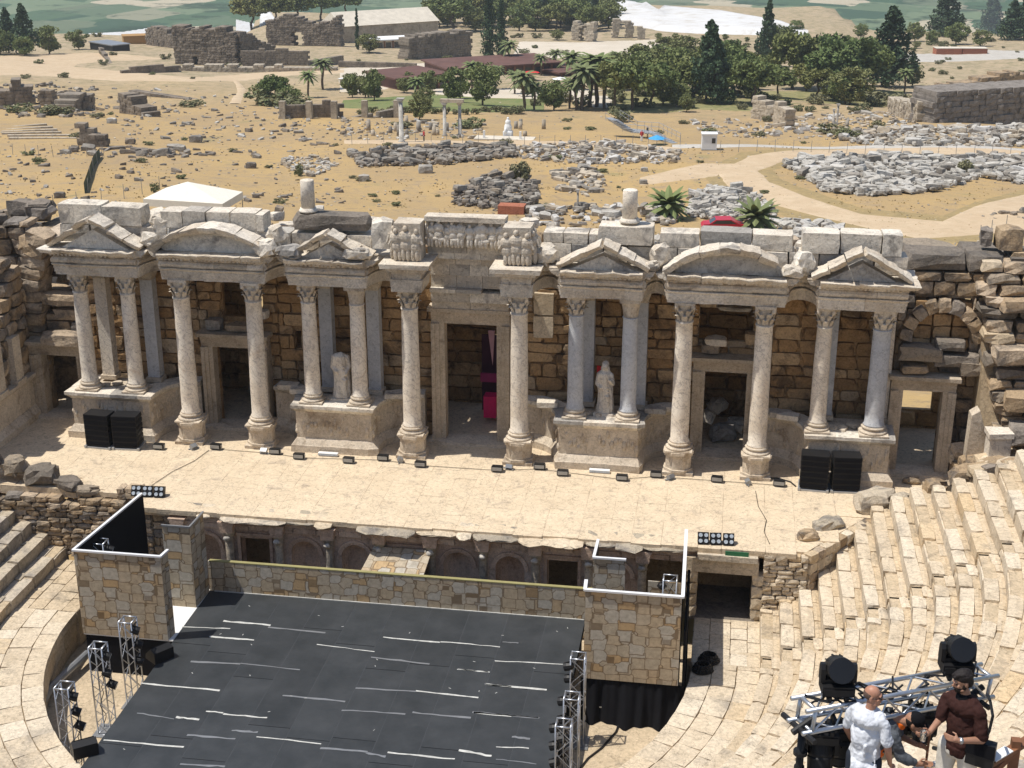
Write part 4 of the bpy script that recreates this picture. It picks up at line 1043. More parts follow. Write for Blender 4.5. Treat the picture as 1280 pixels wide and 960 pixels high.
for x in xs[:10]:
    mb = MB().lathe([(.19, -4.2), (.17, -4.0), (.16, -1.25), (.15, -1.18), (.2, -1.15), (.17, -1.1), (.2, -.95), (.27, -.82), (.27, -.78)], 12, (x, yp-.14, 0)); ob('half_column', mb.mesh(eroded_m, True), t)
    q = MB().prism([(x-.24, -.78), (x+.24, -.78), (x+.27, -.45), (x+.34, -.32), (x-.34, -.32), (x-.27, -.45)], yp-.42, yp+.2); ob('entablature_block', q.jit(.03, 3, x).mesh(pink_m), t)
    b_ = MB().ell((x, yp-.40, -1.0), (.14, .12, .10)); ob('carved_bracket', b_.jit(.04, 6, x).mesh(white_m, True), t)
ob('architrave', MB().box(-10.1, 9.9, yp-.04, yp+.5, -.718, -.52).box(-10.1, 9.9, yp-.10, yp+.5, -.518, -.32).mesh(pink_m), t)
for x in [i*.9-10 for i in range(22)]:
    ob('architrave_block', MB().obox((x+.45, yp-.07, -.62), (.86, .12, .2)).jit(.03, 3, x).mesh(pink_m), t)
ob('dark_cellar', MB().box(-12.0, 12.6, yp+2.2, yp+2.4, -4.2, -.5).mesh(dirt_m), t)
# eroded cornice slabs along the stage edge, uneven overhang
x = -9.9; CR = [(-9.9, -9.3, -.25, 0), (-9.3, -8.75, .25, 1), (-8.3, -5.7, .42, 0), (-5.7, -4.55, .22, 0), (-4.55, -3.9, .52, 1), (-2.9, -.65, .62, 0), (-.6, .95, .38, 1), (.95, 1.5, .62, 1), (1.55, 3.3, .42, 0), (3.3, 5.7, .60, 1), (5.8, 6.9, .30, 0), (6.9, 7.9, .58, 0), (7.9, 9.4, .25, 0)]
for a, b, o, tn in CR:
    nx = max(3, int((b-a)/.22)); V = []; F = []; ny = 4
    for zz in (0, 1):
        for i in range(nx+1):
            e = o*(.85+.3*noise.noise(Vector((a*3+i*.9, zz*.3, 1)))) ; e *= (.55 if i in (0, nx) else 1)
            for j in range(ny+1):
                y = yp-.25+.7-(e+.7)*j/ny; z = (-.02-.05*(j/ny)**2*3+.05*noise.noise(Vector((a+i*.5, j*.7, 2)))) if zz else -.34+.12*(j/ny)+.06*noise.noise(Vector((a+i*.8, j, 5)))
                V.append((a+(b-a)*i/nx+.05*noise.noise(Vector((i, j, a))), y, z))
    n1 = (nx+1)*(ny+1)
    for i in range(nx):
        for j in range(ny):
            q = i*(ny+1)+j; F.append((q, q+1, q+ny+2, q+ny+1)); F.append((n1+q, n1+q+ny+1, n1+q+ny+2, n1+q+1))
        q = i*(ny+1)+ny; F.append((q, q+ny+1, n1+q+ny+1, n1+q))
    for j in range(ny): F.append((j, j+1, n1+j+1, n1+j)); q = nx*(ny+1)+j; F.append((q, q+1, n1+q+1, n1+q))
    ob('cornice_slab', MB().add(V, F).fix(eroded_m if not tn else seat_m), t, (0, 0, rnd.uniform(0, .03)))
# side passage doorway at the right end of the proscenium
t = T('passage_doorway', 'dark square doorway under the right end of the stage', 'doorway', (0, 0, 0))
ob('lintel', MB().box(9.5, 12.15, -6.85, -6.2, -.98, -.42).jit(.03, 2).mesh(seat_m), t); ob('lintel_cap', MB().box(9.9, 12.1, -7.0, -6.2, -.415, -.2).jit(.04, 2).mesh(eroded_m), t)
for a, b in ((11.92, 12.35), (9.55, 9.95)): 
    for i in range(4): putblock(seat_m if a > 10 else tread_m, 'worn', ((a+b)/2, -6.5, -2.9+.48*i+.24), (b-a, .7, .47), 0, t, 'jamb_stone')
ob('passage_walls', MB().box(9.95, 11.92, -3.4, -3.2, -2.85, -.9).box(11.93, 12.1, -6.2, -3.2, -2.85, -.9).box(9.7, 9.94, -6.2, -3.2, -2.85, -.9).box(9.6, 12.1, -6.2, -3.2, -.98, -.8).box(9.6, 12.1, -6.9, -3.2, -2.95, -2.86).mesh(dark_m), t)  # darker stone colour here stands in for the shade inside the passage
tag(ob('green_sign', MB().box(10.9, 11.75, -6.93, -6.9, -.2, -.03).mesh(green_m)), 'flat green strip on the stage edge above the dark passage doorway', 'sign')
blockwall('retaining_wall', 'rough brick courses under the right end of the stage, right of the passage doorway', 12.3, 13.9, -2.8, -.1, -6.85, seat_m, hb=(.14, .2), lb=(.25, .6), thick=.6)
blockwall('retaining_wall', 'stepped wall of thin brown stones between the left seats and the stage', -20.8, -12.3, -2.8, -.25, -6.0, ruin_m, hb=(.16, .24), lb=(.3, .7), thick=.7, fade=lambda x: -.25+.25*sin(x*2.2))
blockwall('retaining_wall', 'short rough pier of thin stones left of the black scenery side', -12.2, -11.3, -2.8, -.12, -6.5, ruin_m, hb=(.16, .24), lb=(.3, .6), thick=.5)
blockwall('retaining_wall', 'dark rough wall under the left end of the stage behind the scenery', -11.3, -10.1, -4.2, -.15, -6.4, ruin_m, hb=(.2, .4), lb=(.3, .8), thick=.5)
tag(ob('green_sign', MB().box(-12.0, -11.45, -6.93, -6.9, -.28, -.12).mesh(green_m)), 'small green strip on the left stage edge above the scenery', 'sign')
blockwall('retaining_wall', 'low rough stone edge in the left gap between stage and seats', -13.0, -12.0, -.3, .22, -5.7, ruin_m, hb=(.2, .3), lb=(.3, .6), thick=.6)
for p, d in (((-16.4, -5.1, .35), (1.3, 1.0, .8)), ((-15.2, -5.3, .1), (1.2, .8, .5)), ((-17.6, -5.0, .6), (1.0, .9, .7)), ((-14.3, -5.5, -.05), (.9, .6, .4)), ((-18.6, -5.2, .9), (1.0, .9, .8))):
    tag(putblock(dark_m, 'boulder', p, d, rnd.uniform(-.4, .4), None, 'boulder'), 'dark lichened boulder at the top of the left seats by the stage', 'boulder', 'boulders at the left stage corner')

# ---- black stage deck in the orchestra
DK = T('stage_deck', 'black vinyl stage deck laid over the orchestra with white tape marks', 'stage', (0, 0, 0)); DX0, DX1, DY0, DY1, DZ = -8.5, 5.95, -22.5, -8.0, -2.7
ob('deck_frame', MB().box(DX0, DX1, DY0, DY1, DZ-.25, DZ-.012).mesh(blackc_m), DK)
xw = [-8.5, -7.05, -5.6, -4.15, -2.7, -1.25, .2, 1.65, 3.1, 4.55, 5.95]
for i in range(len(xw)-1):
    y = DY0
    while y < DY1-.1:
        l = rnd.uniform(3.5, 6.5); y1 = DY1 if y+l > DY1-1 else y+l
        ob('vinyl_sheet', MB().box(xw[i]+.012, xw[i+1]-.012, y+.012, y1-.012, DZ-.008, DZ+rnd.uniform(0, .004)).mesh(vinyl_m), DK); y = y1
    if i: ob('seam_tape', MB().box(xw[i]-.02, xw[i]+.02, DY0, DY1, DZ-.009, DZ-.003).mesh(plain('seam_grey%d' % i, (.06, .064, .07), .5)), DK)
for i in range(14):
    xx = DX0+i*1.1
    ob('deck_leg', MB().box(xx, xx+.06, DY1-.3, DY1-.24, -4.3, DZ-.25).box(xx, xx+.06, -15, -14.94, -4.3, DZ-.25).mesh(alu_m), DK)
TP = []
for a in ((440,85,578,97),(570,103,737,119),(905,132,1070,147),(1072,145,1245,160),(712,153,880,174),(870,190,1040,210),(1120,225,1215,234),(345,203,490,210),(490,208,663,227),(200,266,430,287),(825,280,1000,290),(1000,288,1182,308),(613,301,795,319),(190,352,297,370),(303,364,370,372),(390,347,440,352),(440,355,567,367),(785,344,970,355),(990,351,1160,367),(1168,351,1278,362),(465,403,540,409),(335,416,475,428),(537,421,725,442),(92,431,325,452),(722,455,860,465),(855,468,912,480),(918,467,1113,487),(1125,461,1220,478),(315,500,445,508),(320,102,460,107),(400,130,530,140),(1200,268,1278,276)):
    TP.append((90+a[0]/2.327, 740+a[1]/2.327, 90+a[2]/2.327, 740+a[3]/2.327))
for a in ((330,617,390,622),(300,690,560,702),(160,722,275,732),(265,778,498,800),(215,885,470,908)): TP.append((520+a[0]/3.048, 600+a[1]/3.048, 520+a[2]/3.048, 600+a[3]/3.048))
for a in ((75,606,160,618),(0,655,155,660),(0,712,190,735),(0,500,200,518)): TP.append((620+a[0]/3.765, 760+a[1]/3.765, 620+a[2]/3.765, 760+a[3]/3.765))
for x0, y0_, x1, y1 in TP:
    a = Vector(onz(x0, y0_, DZ)); b = Vector(onz(x1, y1, DZ)); mb = MB(); n = 6; w0 = rnd.uniform(.02, .05); V = []
    br = rnd.random()
    for i in range(n+1):
        p = a+(b-a)*i/n; j = rnd.uniform(-.02, .02); ww = w0*rnd.uniform(.6, 1.3); V += [(p.x, p.y+j-ww, DZ+.010), (p.x, p.y+j+ww, DZ+.010)]
    mb.add(V, [(2*i, 2*i+2, 2*i+3, 2*i+1) for i in range(n)]); ob('tape_mark', mb.mesh(tape_m if br > .45 else steel_m), DK)
ob('edge_strip', MB().box(-8.3, 5.9, -8.06, -8.02, DZ+.005, DZ+.035).mesh(tape_m), DK)
for i in range(26):
    x, y = rnd.uniform(-8, 5.6), rnd.uniform(-19, -8.3); L_ = .05; ob('tape_scrap', MB().obox((x, y, DZ+.012), (.09, .02, .003), Matrix.Rotation(rnd.uniform(0, 3), 3, 'Z')).mesh(tape_m), DK)
ob('white_floor', MB().box(-11.9, DX0-.01, -11.75, -7.9, DZ-.05, DZ).mesh(tank_m), DK)
ob('white_floor_support', MB().box(-11.85, DX0-.05, -11.7, -8.0, -4.3, DZ-.06).mesh(blackc_m), DK)

# ---- printed scenery boards
def board(parent, name, p0, p1, z0, z1, th=.06, m=print_m, back=black_m):
    """upright board from plan point p0 to p1, printed face on its right-hand side"""
    a = Vector(p0); b = Vector(p1); d = (b-a).normalized(); n_ = Vector((d.y, -d.x))*th; L = (b-a).length; u0 = rnd.uniform(0, 9)
    V = [(a.x, a.y, z0), (b.x, b.y, z0), (b.x, b.y, z1), (a.x, a.y, z1), (a.x-n_.x, a.y-n_.y, z0), (b.x-n_.x, b.y-n_.y, z0), (b.x-n_.x, b.y-n_.y, z1), (a.x-n_.x, a.y-n_.y, z1)]
    F = [(0, 1, 2, 3), (5, 4, 7, 6), (1, 5, 6, 2), (4, 0, 3, 7), (3, 2, 6, 7), (0, 4, 5, 1)]
    me = mesh(V, F, m, uv=[(u0, 0), (u0+L, 0), (u0+L, z1-z0), (u0, z1-z0)]*2); me.materials.append(back)
    for i in (1, 5): me.polygons[i].material_index = 1
    return ob(name, me, parent)
def trimline(parent, pts, z, w_=.05, m=trim_m, h=.07):
    mb = MB()
    for a, b in zip(pts, pts[1:]):
        a, b = Vector(a), Vector(b); c = (a+b)/2; d = b-a; mb.obox((c.x, c.y, z+h/2), (d.length+w_*.9, w_*2, h*rnd.uniform(.97, 1.03)), Matrix.Rotation(atan2(d.y, d.x), 3, 'Z'))
    return ob('top_trim', mb.mesh(m), parent)
t = T('scenery_wall', 'stone-print scenery wall at the left end with an open back and white top rail', 'stage scenery')
board(t, 'front_board', (-11.92, -11.76), (-8.68, -11.76), DZ, .62); board(t, 'side_board', (-8.68, -11.76), (-8.62, -11.25), DZ, .62)
board(t, 'back_side_board', (-11.4, -6.9), (-11.92, -11.70), DZ, .62, .06, blackc_m, blackc_m)
trimline(t, [(-11.4, -6.9), (-11.92, -11.76), (-8.68, -11.76), (-8.62, -11.25)], .621)
t = T('scenery_wall', 'narrow two-sided stone-print scenery pier beside the left end of the long low wall', 'stage scenery')
board(t, 'front_board', (-9.6, -9.35), (-8.54, -9.35), DZ, .60); board(t, 'side_board', (-8.54, -9.35), (-8.50, -8.05), DZ, .60, .06, print_m)
trimline(t, [(-9.6, -9.35), (-8.54, -9.35), (-8.50, -8.05)], .601, .035, steel_m)
t = T('scenery_wall', 'long low stone-print wall along the back of the black deck', 'stage scenery')
board(t, 'front_board', (-8.5, -8.0), (6.3, -8.0), DZ, -1.45, .12); ob('yellow_top_edge', MB().box(-8.45, 6.25, -8.01, -7.86, -1.449, -1.41).mesh(plain('olive_edge', (.30, .27, .12), .8)), t)
t = T('scenery_ramp', 'sunlit stone-print platform bridging from the low wall to the stage front', 'stage scenery')
V = [(-2.55, -7.88, -1.44), (-.15, -7.88, -1.44), (-.05, -6.75, -.95), (-2.3, -6.75, -.95)]
ob('platform', mesh(V+[(x, y, z-.08) for x, y, z in V], [(0, 1, 2, 3), (4, 7, 6, 5), (0, 4, 5, 1), (1, 5, 6, 2), (3, 7, 4, 0)], print_m, uv=[(0, 0), (2.4, 0), (2.4, 1.3), (0, 1.3)]*2), t)
t = T('scenery_wall', 'tall stone-print scenery wall at the right end framed by a white rail', 'stage scenery')
board(t, 'front_board', (6.32, -11.93), (9.52, -11.93), DZ, .68); board(t, 'right_board', (9.56, -11.90), (9.46, -6.95), DZ, .68, .06, blackc_m, print_m); board(t, 'left_return', (6.28, -11.3), (6.30, -11.9), DZ, .68, .06)
trimline(t, [(6.27, -11.3), (6.30, -11.93), (9.55, -11.93), (9.46, -6.95)], .681, .06)
t = T('scenery_wall', 'small inner stone-print wall corner with a white rail behind the right scenery wall', 'stage scenery')
board(t, 'front_board', (6.34, -9.46), (7.45, -9.46), DZ, .62, .05); board(t, 'side_board', (6.34, -8.1), (6.32, -9.46), DZ, .62, .05)
trimline(t, [(6.36, -8.1), (6.34, -9.46), (7.45, -9.46)], .621, .05)
t = T('scenery_wall', 'low stone-print return wall standing inside the right scenery corner', 'stage scenery'); board(t, 'front_board', (8.2, -8.0), (9.4, -8.0), DZ, -.9, .05)
# black drapes below the right wall
t = T('black_drape', 'black cloth skirt hanging below the right scenery wall', 'drape', (0, 0, 0)); V = []; n = 60
for i in range(n+1):
    s = i/n; x = 6.2+s*3.5; y = -11.8-.25*sin(s*pi)*1.0+.10*sin(s*38)*(.3+.7*abs(sin(s*9))); V += [(x, -11.86, -2.72), (x, y+.05*sin(s*70), -3.4), (x, y-.25-.12*sin(s*17), -4.29)]
F = [(3*i+j, 3*i+3+j, 3*i+4+j, 3*i+1+j) for i in range(n) for j in (0, 1)]
ob('cloth', mesh(V, F, blackc_m, True), t); ob('side_cloth', MB().box(9.62, 9.72, -11.8, -7.5, -4.28, -.6).jit(.12, 1.3).mesh(blackc_m), t)

# ---- aluminium truss towers with lamps
def truss_mesh(L, w_=.42, r=.022, br=.013, n=None, z0=0):
    """box truss along +z"""
    mb = MB(); h = w_/2; n = n or max(2, int(L/w_)); c = [(-h, -h), (h, -h), (h, h), (-h, h)]
    for x, y in c: mb.tube((x, y, z0), (x, y, z0+L), r, None, 7)
    for f in range(4):
        a, b = c[f], c[(f+1) % 4]
        for i in range(n):
            za, zb = z0+L*i/n, z0+L*(i+1)/n; p, q = (a, b) if i % 2 else (b, a); mb.tube((*p, za), (*q, zb), br, None, 5, False)
        for z in (z0+.02, z0+L-.02): mb.tube((*a, z), (*b, z), r*1.05, None, 6)
    return mb
TWM = truss_mesh(3.4, .46, .026, .014, 7).mesh(alu_m, True)
def parcan(parent, loc, yaw, tilt=1.0):
    M = Matrix.Rotation(yaw, 3, 'Z') @ Matrix.Rotation(tilt, 3, 'X'); mb = MB().lathe([(.07, -.16), (.12, -.12), (.15, .05), (.15, .16)], 10)
    mb.box(-.02, .02, -.17, -.15, -.15, .05).box(-.17, -.15, -.03, .03, -.1, .1).box(.15, .17, -.03, .03, -.1, .1)
    for i in range(len(mb.v)): mb.v[i] = tuple(M @ Vector(mb.v[i]))
    o = ob('stage_lamp', mb.mesh(black_m), parent, loc)
    l = MB().lathe([(.001, .165), (.135, .162)], 10); 
    for i in range(len(l.v)): l.v[i] = tuple(M @ Vector(l.v[i]))
    ob('lens', l.mesh(lens_m), o); return o
def tower(label, x, y, ztop, nl, face, side, base=-4.3, bulky=False):
    t = T('truss_tower', label, 'truss tower', (x, y, ztop-3.4)); ob('truss', TWM, t)
    ob('base_plate', MB().box(-.4, .4, -.4, .4, 0, .04).mesh(steel_m), t)
    for i in range(nl):
        z = 3.05-.62*i; parcan(t, (side*.28, rnd.uniform(-.2, .2), z), face+rnd.uniform(-.2, .2), -1.9)
        ob('clamp', MB().tube((side*.22, -.2, z+.15), (side*.22, .2, z+.15), .03, None, 6).mesh(black_m), t)
    m = MB(); p = Vector((.1, .1, 3.1))
    for k in range(14):
        q = p+Vector((rnd.uniform(-.12, .12), rnd.uniform(-.12, .12), -.2)); q.x = max(-.25, min(.3, q.x)); q.y = max(-.25, min(.25, q.y)); m.tube(p, q, .014, None, 5, False); p = q
    ob('cable', m.mesh(black_m), t); return t
for i, (px, py, lab) in enumerate(((159, 774, 'rearmost lighting truss tower left of the black deck'), (122, 806, 'middle lighting truss tower left of the black deck'), (80, 856, 'nearest lighting truss tower left of the black deck'))):
    p = onz(px, py, -.9); tower(lab, p[0], p[1], -.9, 3, -1.4, 1)
p = onz(124, 676, .35); tower('truss tower standing inside the left scenery wall', p[0]+.0, p[1], .35, 2, -1.4, 1)
for i, (px, py, lab) in enumerate(((723, 819, 'rearmost lighting truss tower right of the black deck'), (715, 869, 'middle lighting truss tower right of the black deck'), (705, 903, 'nearest lighting truss tower right of the black deck'))):
    p = onz(px, py, -.9); tower(lab, p[0], p[1], -.9, 4, 1.5, -1)
p = onz(838, 722, .2); tower('truss tower with white lamps inside the right scenery corner', p[0], p[1], .2, 4, .2, -1)
# monitor wedges, flight cases, cable coils
def wedge_monitor(label, p, rz):
    t = T('stage_monitor', label, 'loudspeaker', p, rz); ob('cabinet', MB().prism([(-.32, 0), (.32, 0), (.3, .18), (-.05, .5), (-.32, .42)], -.38, .38).mesh(black_m), t)
    ob('grille', MB().obox((.14, 0, .36), (.42, .66, .02), Matrix.Rotation(radians(42), 3, 'Y')).mesh(blackc_m), t)
wedge_monitor('black monitor speaker at the left edge of the deck near the rear truss tower', onz(200, 822, DZ), 2.5)
wedge_monitor('black speaker at the bottom left corner of the deck', onz(106, 940, DZ), 2.2)
t = T('flight_case', 'dark low equipment case at the foot of the right truss towers', 'case', onz(750, 893, -4.3), .1); ob('box', MB().box(-.5, .5, -.3, .3, 0, .5).mesh(black_m), t); ob('metal_edges', MB().box(-.52, .52, -.32, -.28, .48, .52).box(-.52, .52, -.32, -.28, 0, .04).box(-.52, -.48, -.33, -.28, 0, .5).box(.48, .52, -.33, -.28, 0, .5).mesh(alu_m), t)
t = T('flight_case', 'small upright equipment case behind the low one', 'case', onz(741, 880, -4.3), .1); ob('box', MB().box(-.35, .35, -.2, .2, 0, .8).mesh(black_m), t); ob('metal_edges', MB().box(-.37, .37, -.22, -.18, .78, .82).box(-.37, -.34, -.23, -.18, 0, .8).mesh(alu_m), t)
for px, py, lab in ((878, 838, 'coil of black cable nearest the rim of the orchestra'), (886, 826, 'coil of black cable lying by the seats behind another coil')):
    p = onz(px, py, -2.78); m = MB()
    for k in range(5):
        r_ = .34-.03*k; z = .03+.055*k; pts = [(r_*cos(a*pi/8)*1.05+rnd.uniform(-.02, .02), r_*sin(a*pi/8)*.9+rnd.uniform(-.02, .02), z) for a in range(17)]; m.path(pts, .035, 6)
    tag(ob('cable_coil', m.mesh(black_m, True), None, p), lab, 'cable')
m = MB(); pts = [onz(a, b, -4.27) for a, b in ((778, 895), (770, 915), (752, 935), (735, 948), (722, 965))]; m.path([(x, y, z) for x, y, z in pts], .04, 6)
tag(ob('cable', m.mesh(black_m)), 'thick black cable running over the orchestra floor at the bottom', 'cable')
m = MB(); pts = [(-12.15, -11.2, -3.9), (-12.45, -13.5, -3.9), (-12.2, -15.3, -3.9), (-11.5, -17.2, -3.9)]; m.path(pts, .14, 10)
tag(ob('grey_pipe', m.mesh(steel_m)), 'grey pipe along the foot of the left rim wall', 'pipe')

# ---- line arrays on the stage
def line_array(label, x, y, rz=0):
    t = T('line_array', label, 'loudspeaker', (x, y, 0), rz)
    ob('dolly', MB().box(-.56, .56, -.42, .42, .0, .07).box(-.6, -.5, -.46, .46, .02, .12).box(.5, .6, -.46, .46, .02, .12).mesh(rail_m), t)
    for i in range(6):
        z = .13+.235*i; w2 = .54; mb = MB().prism([(-.38, z), (.36, z+.02), (.36, z+.20), (-.38, z+.222)], -w2, w2, 'x'); ob('cabinet', mb.fix(black_m), t, (0, 0, 0))
        ob('grille', MB().box(-w2+.03, w2-.03, -.392, -.37, z+.025, z+.19).mesh(blackc_m), t)
        ob('rigging_plate', MB().box(-w2-.02, -w2+.02, -.3, .3, z+.06, z+.16).box(w2-.02, w2+.02, -.3, .3, z+.06, z+.16).mesh(black_m), t)
    return t
line_array('left stack of the pair of black loudspeakers at the left end of the stage', -15.62, -1.15, -.06)
line_array('right stack of the pair of black loudspeakers at the left end of the stage', -14.42, -1.12, .06)
line_array('left stack of the pair of black loudspeakers at the right end of the stage', 14.28, -.85, -.06)
line_array('right stack of the pair of black loudspeakers at the right end of the stage', 15.5, -.82, .06)
# ---- flood lights along the stage
FL = [(-13.05, -1.3), (-10.65, -.94), (-8.01, -1.04), (-6.86, -1.38), (-4.7, -1.46), (-3.35, -1.0), (-1.66, -1.4), (1.55, -1.38), (3.23, -.88), (4.25, -1.36), (6.67, -1.46), (8.02, -.93), (10.47, -1.02), (12.94, -1.03)]
fm = [MB().prism([(-.12, .04), (.12, .04), (.15, .22), (-.13, .26)], -.22, .22, 'x').fix(black_m), MB().box(-.2, .2, -.145, -.135, .07, .22).mesh(steel_m), MB().box(-.25, -.23, -.05, .05, 0, .2).box(.23, .25, -.05, .05, 0, .2).box(-.25, .25, -.05, .05, 0, .02).mesh(steel_m)]
for i, (x, y) in enumerate(FL):
    t = T('flood_light', ORD[i]+' black flood light from the left along the stage floor', 'flood light', (x, y+.12, .02), rnd.uniform(-.08, .08), 'flood lights along the stage'); ob('housing', fm[0], t); ob('front_glass', fm[1], t); ob('bracket', fm[2], t)
for x, y, lab in ((-5.75, -.75, 'white batten light in front of the headless statue podium'), (5.7, -.72, 'white batten light in front of the veiled statue podium')):
    t = T('batten_light', lab, 'light', (x, y, .0)); ob('body', MB().box(-.42, .42, -.1, .1, .03, .14).mesh(tank_m), t); ob('glass', MB().box(-.4, .4, -.104, -.1, .05, .12).mesh(lens_m), t)
# blinder lamp banks on the stage edge (2x2 lamps each)
def blinder(label, x, y, n, rz):
    t = T('blinder_bank', label, 'stage light', (x, y, 0), rz)
    for k in range(n):
        xx = (k-(n-1)/2)*.46; ty = rnd.uniform(-.1, .1); b = ob('lamp_box', MB().box(-.2, .2, -.05, .18, .03, .46).mesh(black_m), t, (xx, 0, 0), (-.45, 0, ty))
        for a in (-.1, .1):
            for c in (.14, .35): ob('lens', MB().tube((a, -.052, c), (a, -.08, c), .075, .07, 12).mesh(lens_m), b)
        ob('stand', MB().tube((xx-.2, .1, .01), (xx+.2, .1, .01), .02).mesh(black_m), t)
blinder('bank of round black stage lamps on the left stage edge', -11.65, -5.85, 3, .05)
blinder('bank of round black stage lamps on the right stage edge above the passage', 10.55, -6.55, 3, .05)
for i, x in enumerate((-8.5, -11.6, -2.6, 2.0, 8.6, 11.7)):
    m = MB().obox((0, 0, .12), (.28, .2, .16), Matrix.Rotation(.5, 3, 'X')).tube((-.2, .1, .02), (.25, -.05, .03), .03).box(-.15, .15, -.1, .1, 0, .03)
    tag(ob('small_fixture', m.mesh(steel_m), None, (x, -.95, .01), (0, 0, i)), 'small grey lamp clamped at the foot of a column pedestal', 'lamp', 'small lamps at the column feet')
def cable(label, pts, r=.02, z=.03): tag(ob('cable', MB().path([(a, b, z) for a, b in pts], r, 5).mesh(black_m)), label, 'cable')
cable('thin black cable lying on the left part of the stage', [(-10.9, -1.0), (-11.1, -2.2), (-11.6, -3.4), (-11.9, -4.8)], .012)
cable('thin black cable crossing the right part of the stage', [(12.0, -1.6), (12.1, -3.0), (12.4, -4.2), (12.3, -5.2), (12.5, -6.2)], .012)
cable('black cable looping behind the right flood lights', [(12.2, -.3), (12.9, -.2), (13.4, -.5), (13.6, -.9)], .03)
cable('thin cable linking the flood lights', [(-10.6, -.85), (-8, -.95), (-6.8, -1.2), (-3.4, -.9), (-1.6, -1.2), (1.5, -1.2), (3.2, -.8), (6.6, -1.3), (8, -.8), (12.9, -.9)], .010)

# ================================================================== RUINED WINGS
# left wing: side wall of the stage building coming forward, podium at its foot
PBx = [(q[0], q[1]) for q in PB]
t = T('side_podium', 'moulded podium wall running forward along the left side of the stage', 'podium')
path = [(-19.95, -5.2), (-19.95, 1.6)]
for nm, pr, m in (('podium_foot', PB, podium_m), ('podium_panel', PD, podium_m), ('podium_cap', PC, podium_m)):
    for s in cut_path(path, 1.0, 1.8): 
        me = sweep(pr, [tuple(p) for p in s], m); shift(me, .02, rnd.random()*9); ob(nm, me, t)
blockwall('side_wall', 'ruined left side wall of rough brown blocks above the podium', -5.2, 2.0, 2.0, 8.2, -21.2, ruin_m, axis='y', thick=1.2, hb=(.5, .8), lb=(.7, 1.4), fade=lambda y: 6.2+1.0*sin(y*1.7)+.15*y)
for y, z1, lab in ((-1.3, 4.4, 'broken marble pilaster standing on the left podium, the nearer one'), (.3, 4.2, 'broken marble pilaster standing on the left podium, the farther one')):
    t = T('pilaster', lab, 'pilaster', (-20.1, y, 2.1)); ob('shaft', MB().box(-.35, .3, -.32, .32, .15, z1-2.1).jit(.03).mesh(podium_m), t); ob('base', MB().box(-.4, .38, -.4, .4, 0, .148).mesh(podium_m), t)
# block masonry above the left side doorway, with the stump of an arch
blockwall('wing_wall', 'rough blocks over the far left side doorway', -21.5, -17.5, 0, 4.6, 2.3, ruin_m, holes=((-19.6, -17.8, 0, 3.0),), hb=(.5, .7), lb=(.8, 1.6), thick=.9)
for x, y, z, a, b, c in ((-18.3, 1.7, 3.75, 2.1, .9, .5), (-18.6, 2.6, 5.3, 1.9, .9, .55), (-18.2, 2.7, 4.6, 1.6, .8, .5), (-20.6, 1.8, 4.9, 1.0, .9, .7), (-20.9, 1.4, 5.7, 1.0, .9, .8)):
    tag(putblock(ruin_m, 'worn', (x, y, z), (a, b, c), 0, None, 'ruin_block'), 'rough travertine block lying over the far left doorway', 'stone block', 'blocks over the far left doorway')
t = T('ruined_pier', 'leaning ruined pier of wedge blocks at the far left, stump of an arch', 'ruin', (-19.9, 2.7, 4.4))
for i in range(8):
    z = i*.52; ob('pier_block', block(ruin_m, 'worn'), t, (.04*i*i*.35-.1, rnd.uniform(-.1, .1), z), (0, .05*i, rnd.uniform(-.1, .1)), (1.25-.03*i, 1.3, .54))
blockwall('wing_wall', 'tall dark ruined wall at the left edge behind the pier', -26, -20.4, -1, 8.4, 3.6, ruin_m, hb=(.5, .8), lb=(.8, 1.6), thick=1.2, fade=lambda x: 8.2+.5*sin(x*2))
for i in range(26):
    x = rnd.uniform(-24.5, -17.7); tag(putblock(rnd.choice((ruin_m, dark_m, dark_m)), 'worn', (x, rnd.uniform(3, 6.5), (8.3 if x < -20.4 else 5.2+rnd.uniform(0, 2.5))+rnd.uniform(-.3, .3)), (rnd.uniform(.7, 1.5), rnd.uniform(.7, 1.2), rnd.uniform(.4, .8)), rnd.uniform(-.5, .5), None, 'ruin_block', rnd.uniform(-.2, .2)), 'dark rough block on the ruined left wing', 'stone block', 'blocks on the ruined left wing')
tag(ob('left_backfill', MB().box(-30, -17.6, 4.8, 9, -3, 5.0).mesh(ruin_m)), 'earth and rubble core behind the left wing wall', 'ruin')
# right wing: arch over the side door, stepped blocks climbing at the right edge
blockwall('wing_wall', 'rough brown wall round and over the far right doorway', 17.25, 21.4, 0, 8.3, 2.0, ruin_m, holes=((17.6, 19.3, 0, 3.7), (17.9, 20.1, 5.1, 7.2)), hb=(.5, .75), lb=(.7, 1.4), thick=.9)
t = T('relieving_arch', 'arch of wedge stones in the wall above the far right doorway', 'arch', (19.0, 1.95, 5.5))
for i in range(9):
    a = pi*(i+.5)/9; ob('arch_stone', block(ruin_m, 'worn'), t, (1.4*cos(a), .12, 1.5*sin(a)), (0, -a+pi/2, 0), (.50, .9, .55))
t = T('arch_infill', 'blocks walling up the arch over the far right doorway', 'wall', (19.0, 2.3, 5.0))
for r_ in range(4):
    for c_ in range(3): putblock(brown_m, 'worn', (-.75+.75*c_, rnd.uniform(-.05, .05), .3+.52*r_), (.74, .6, .51), 0, t, 'wall_block')
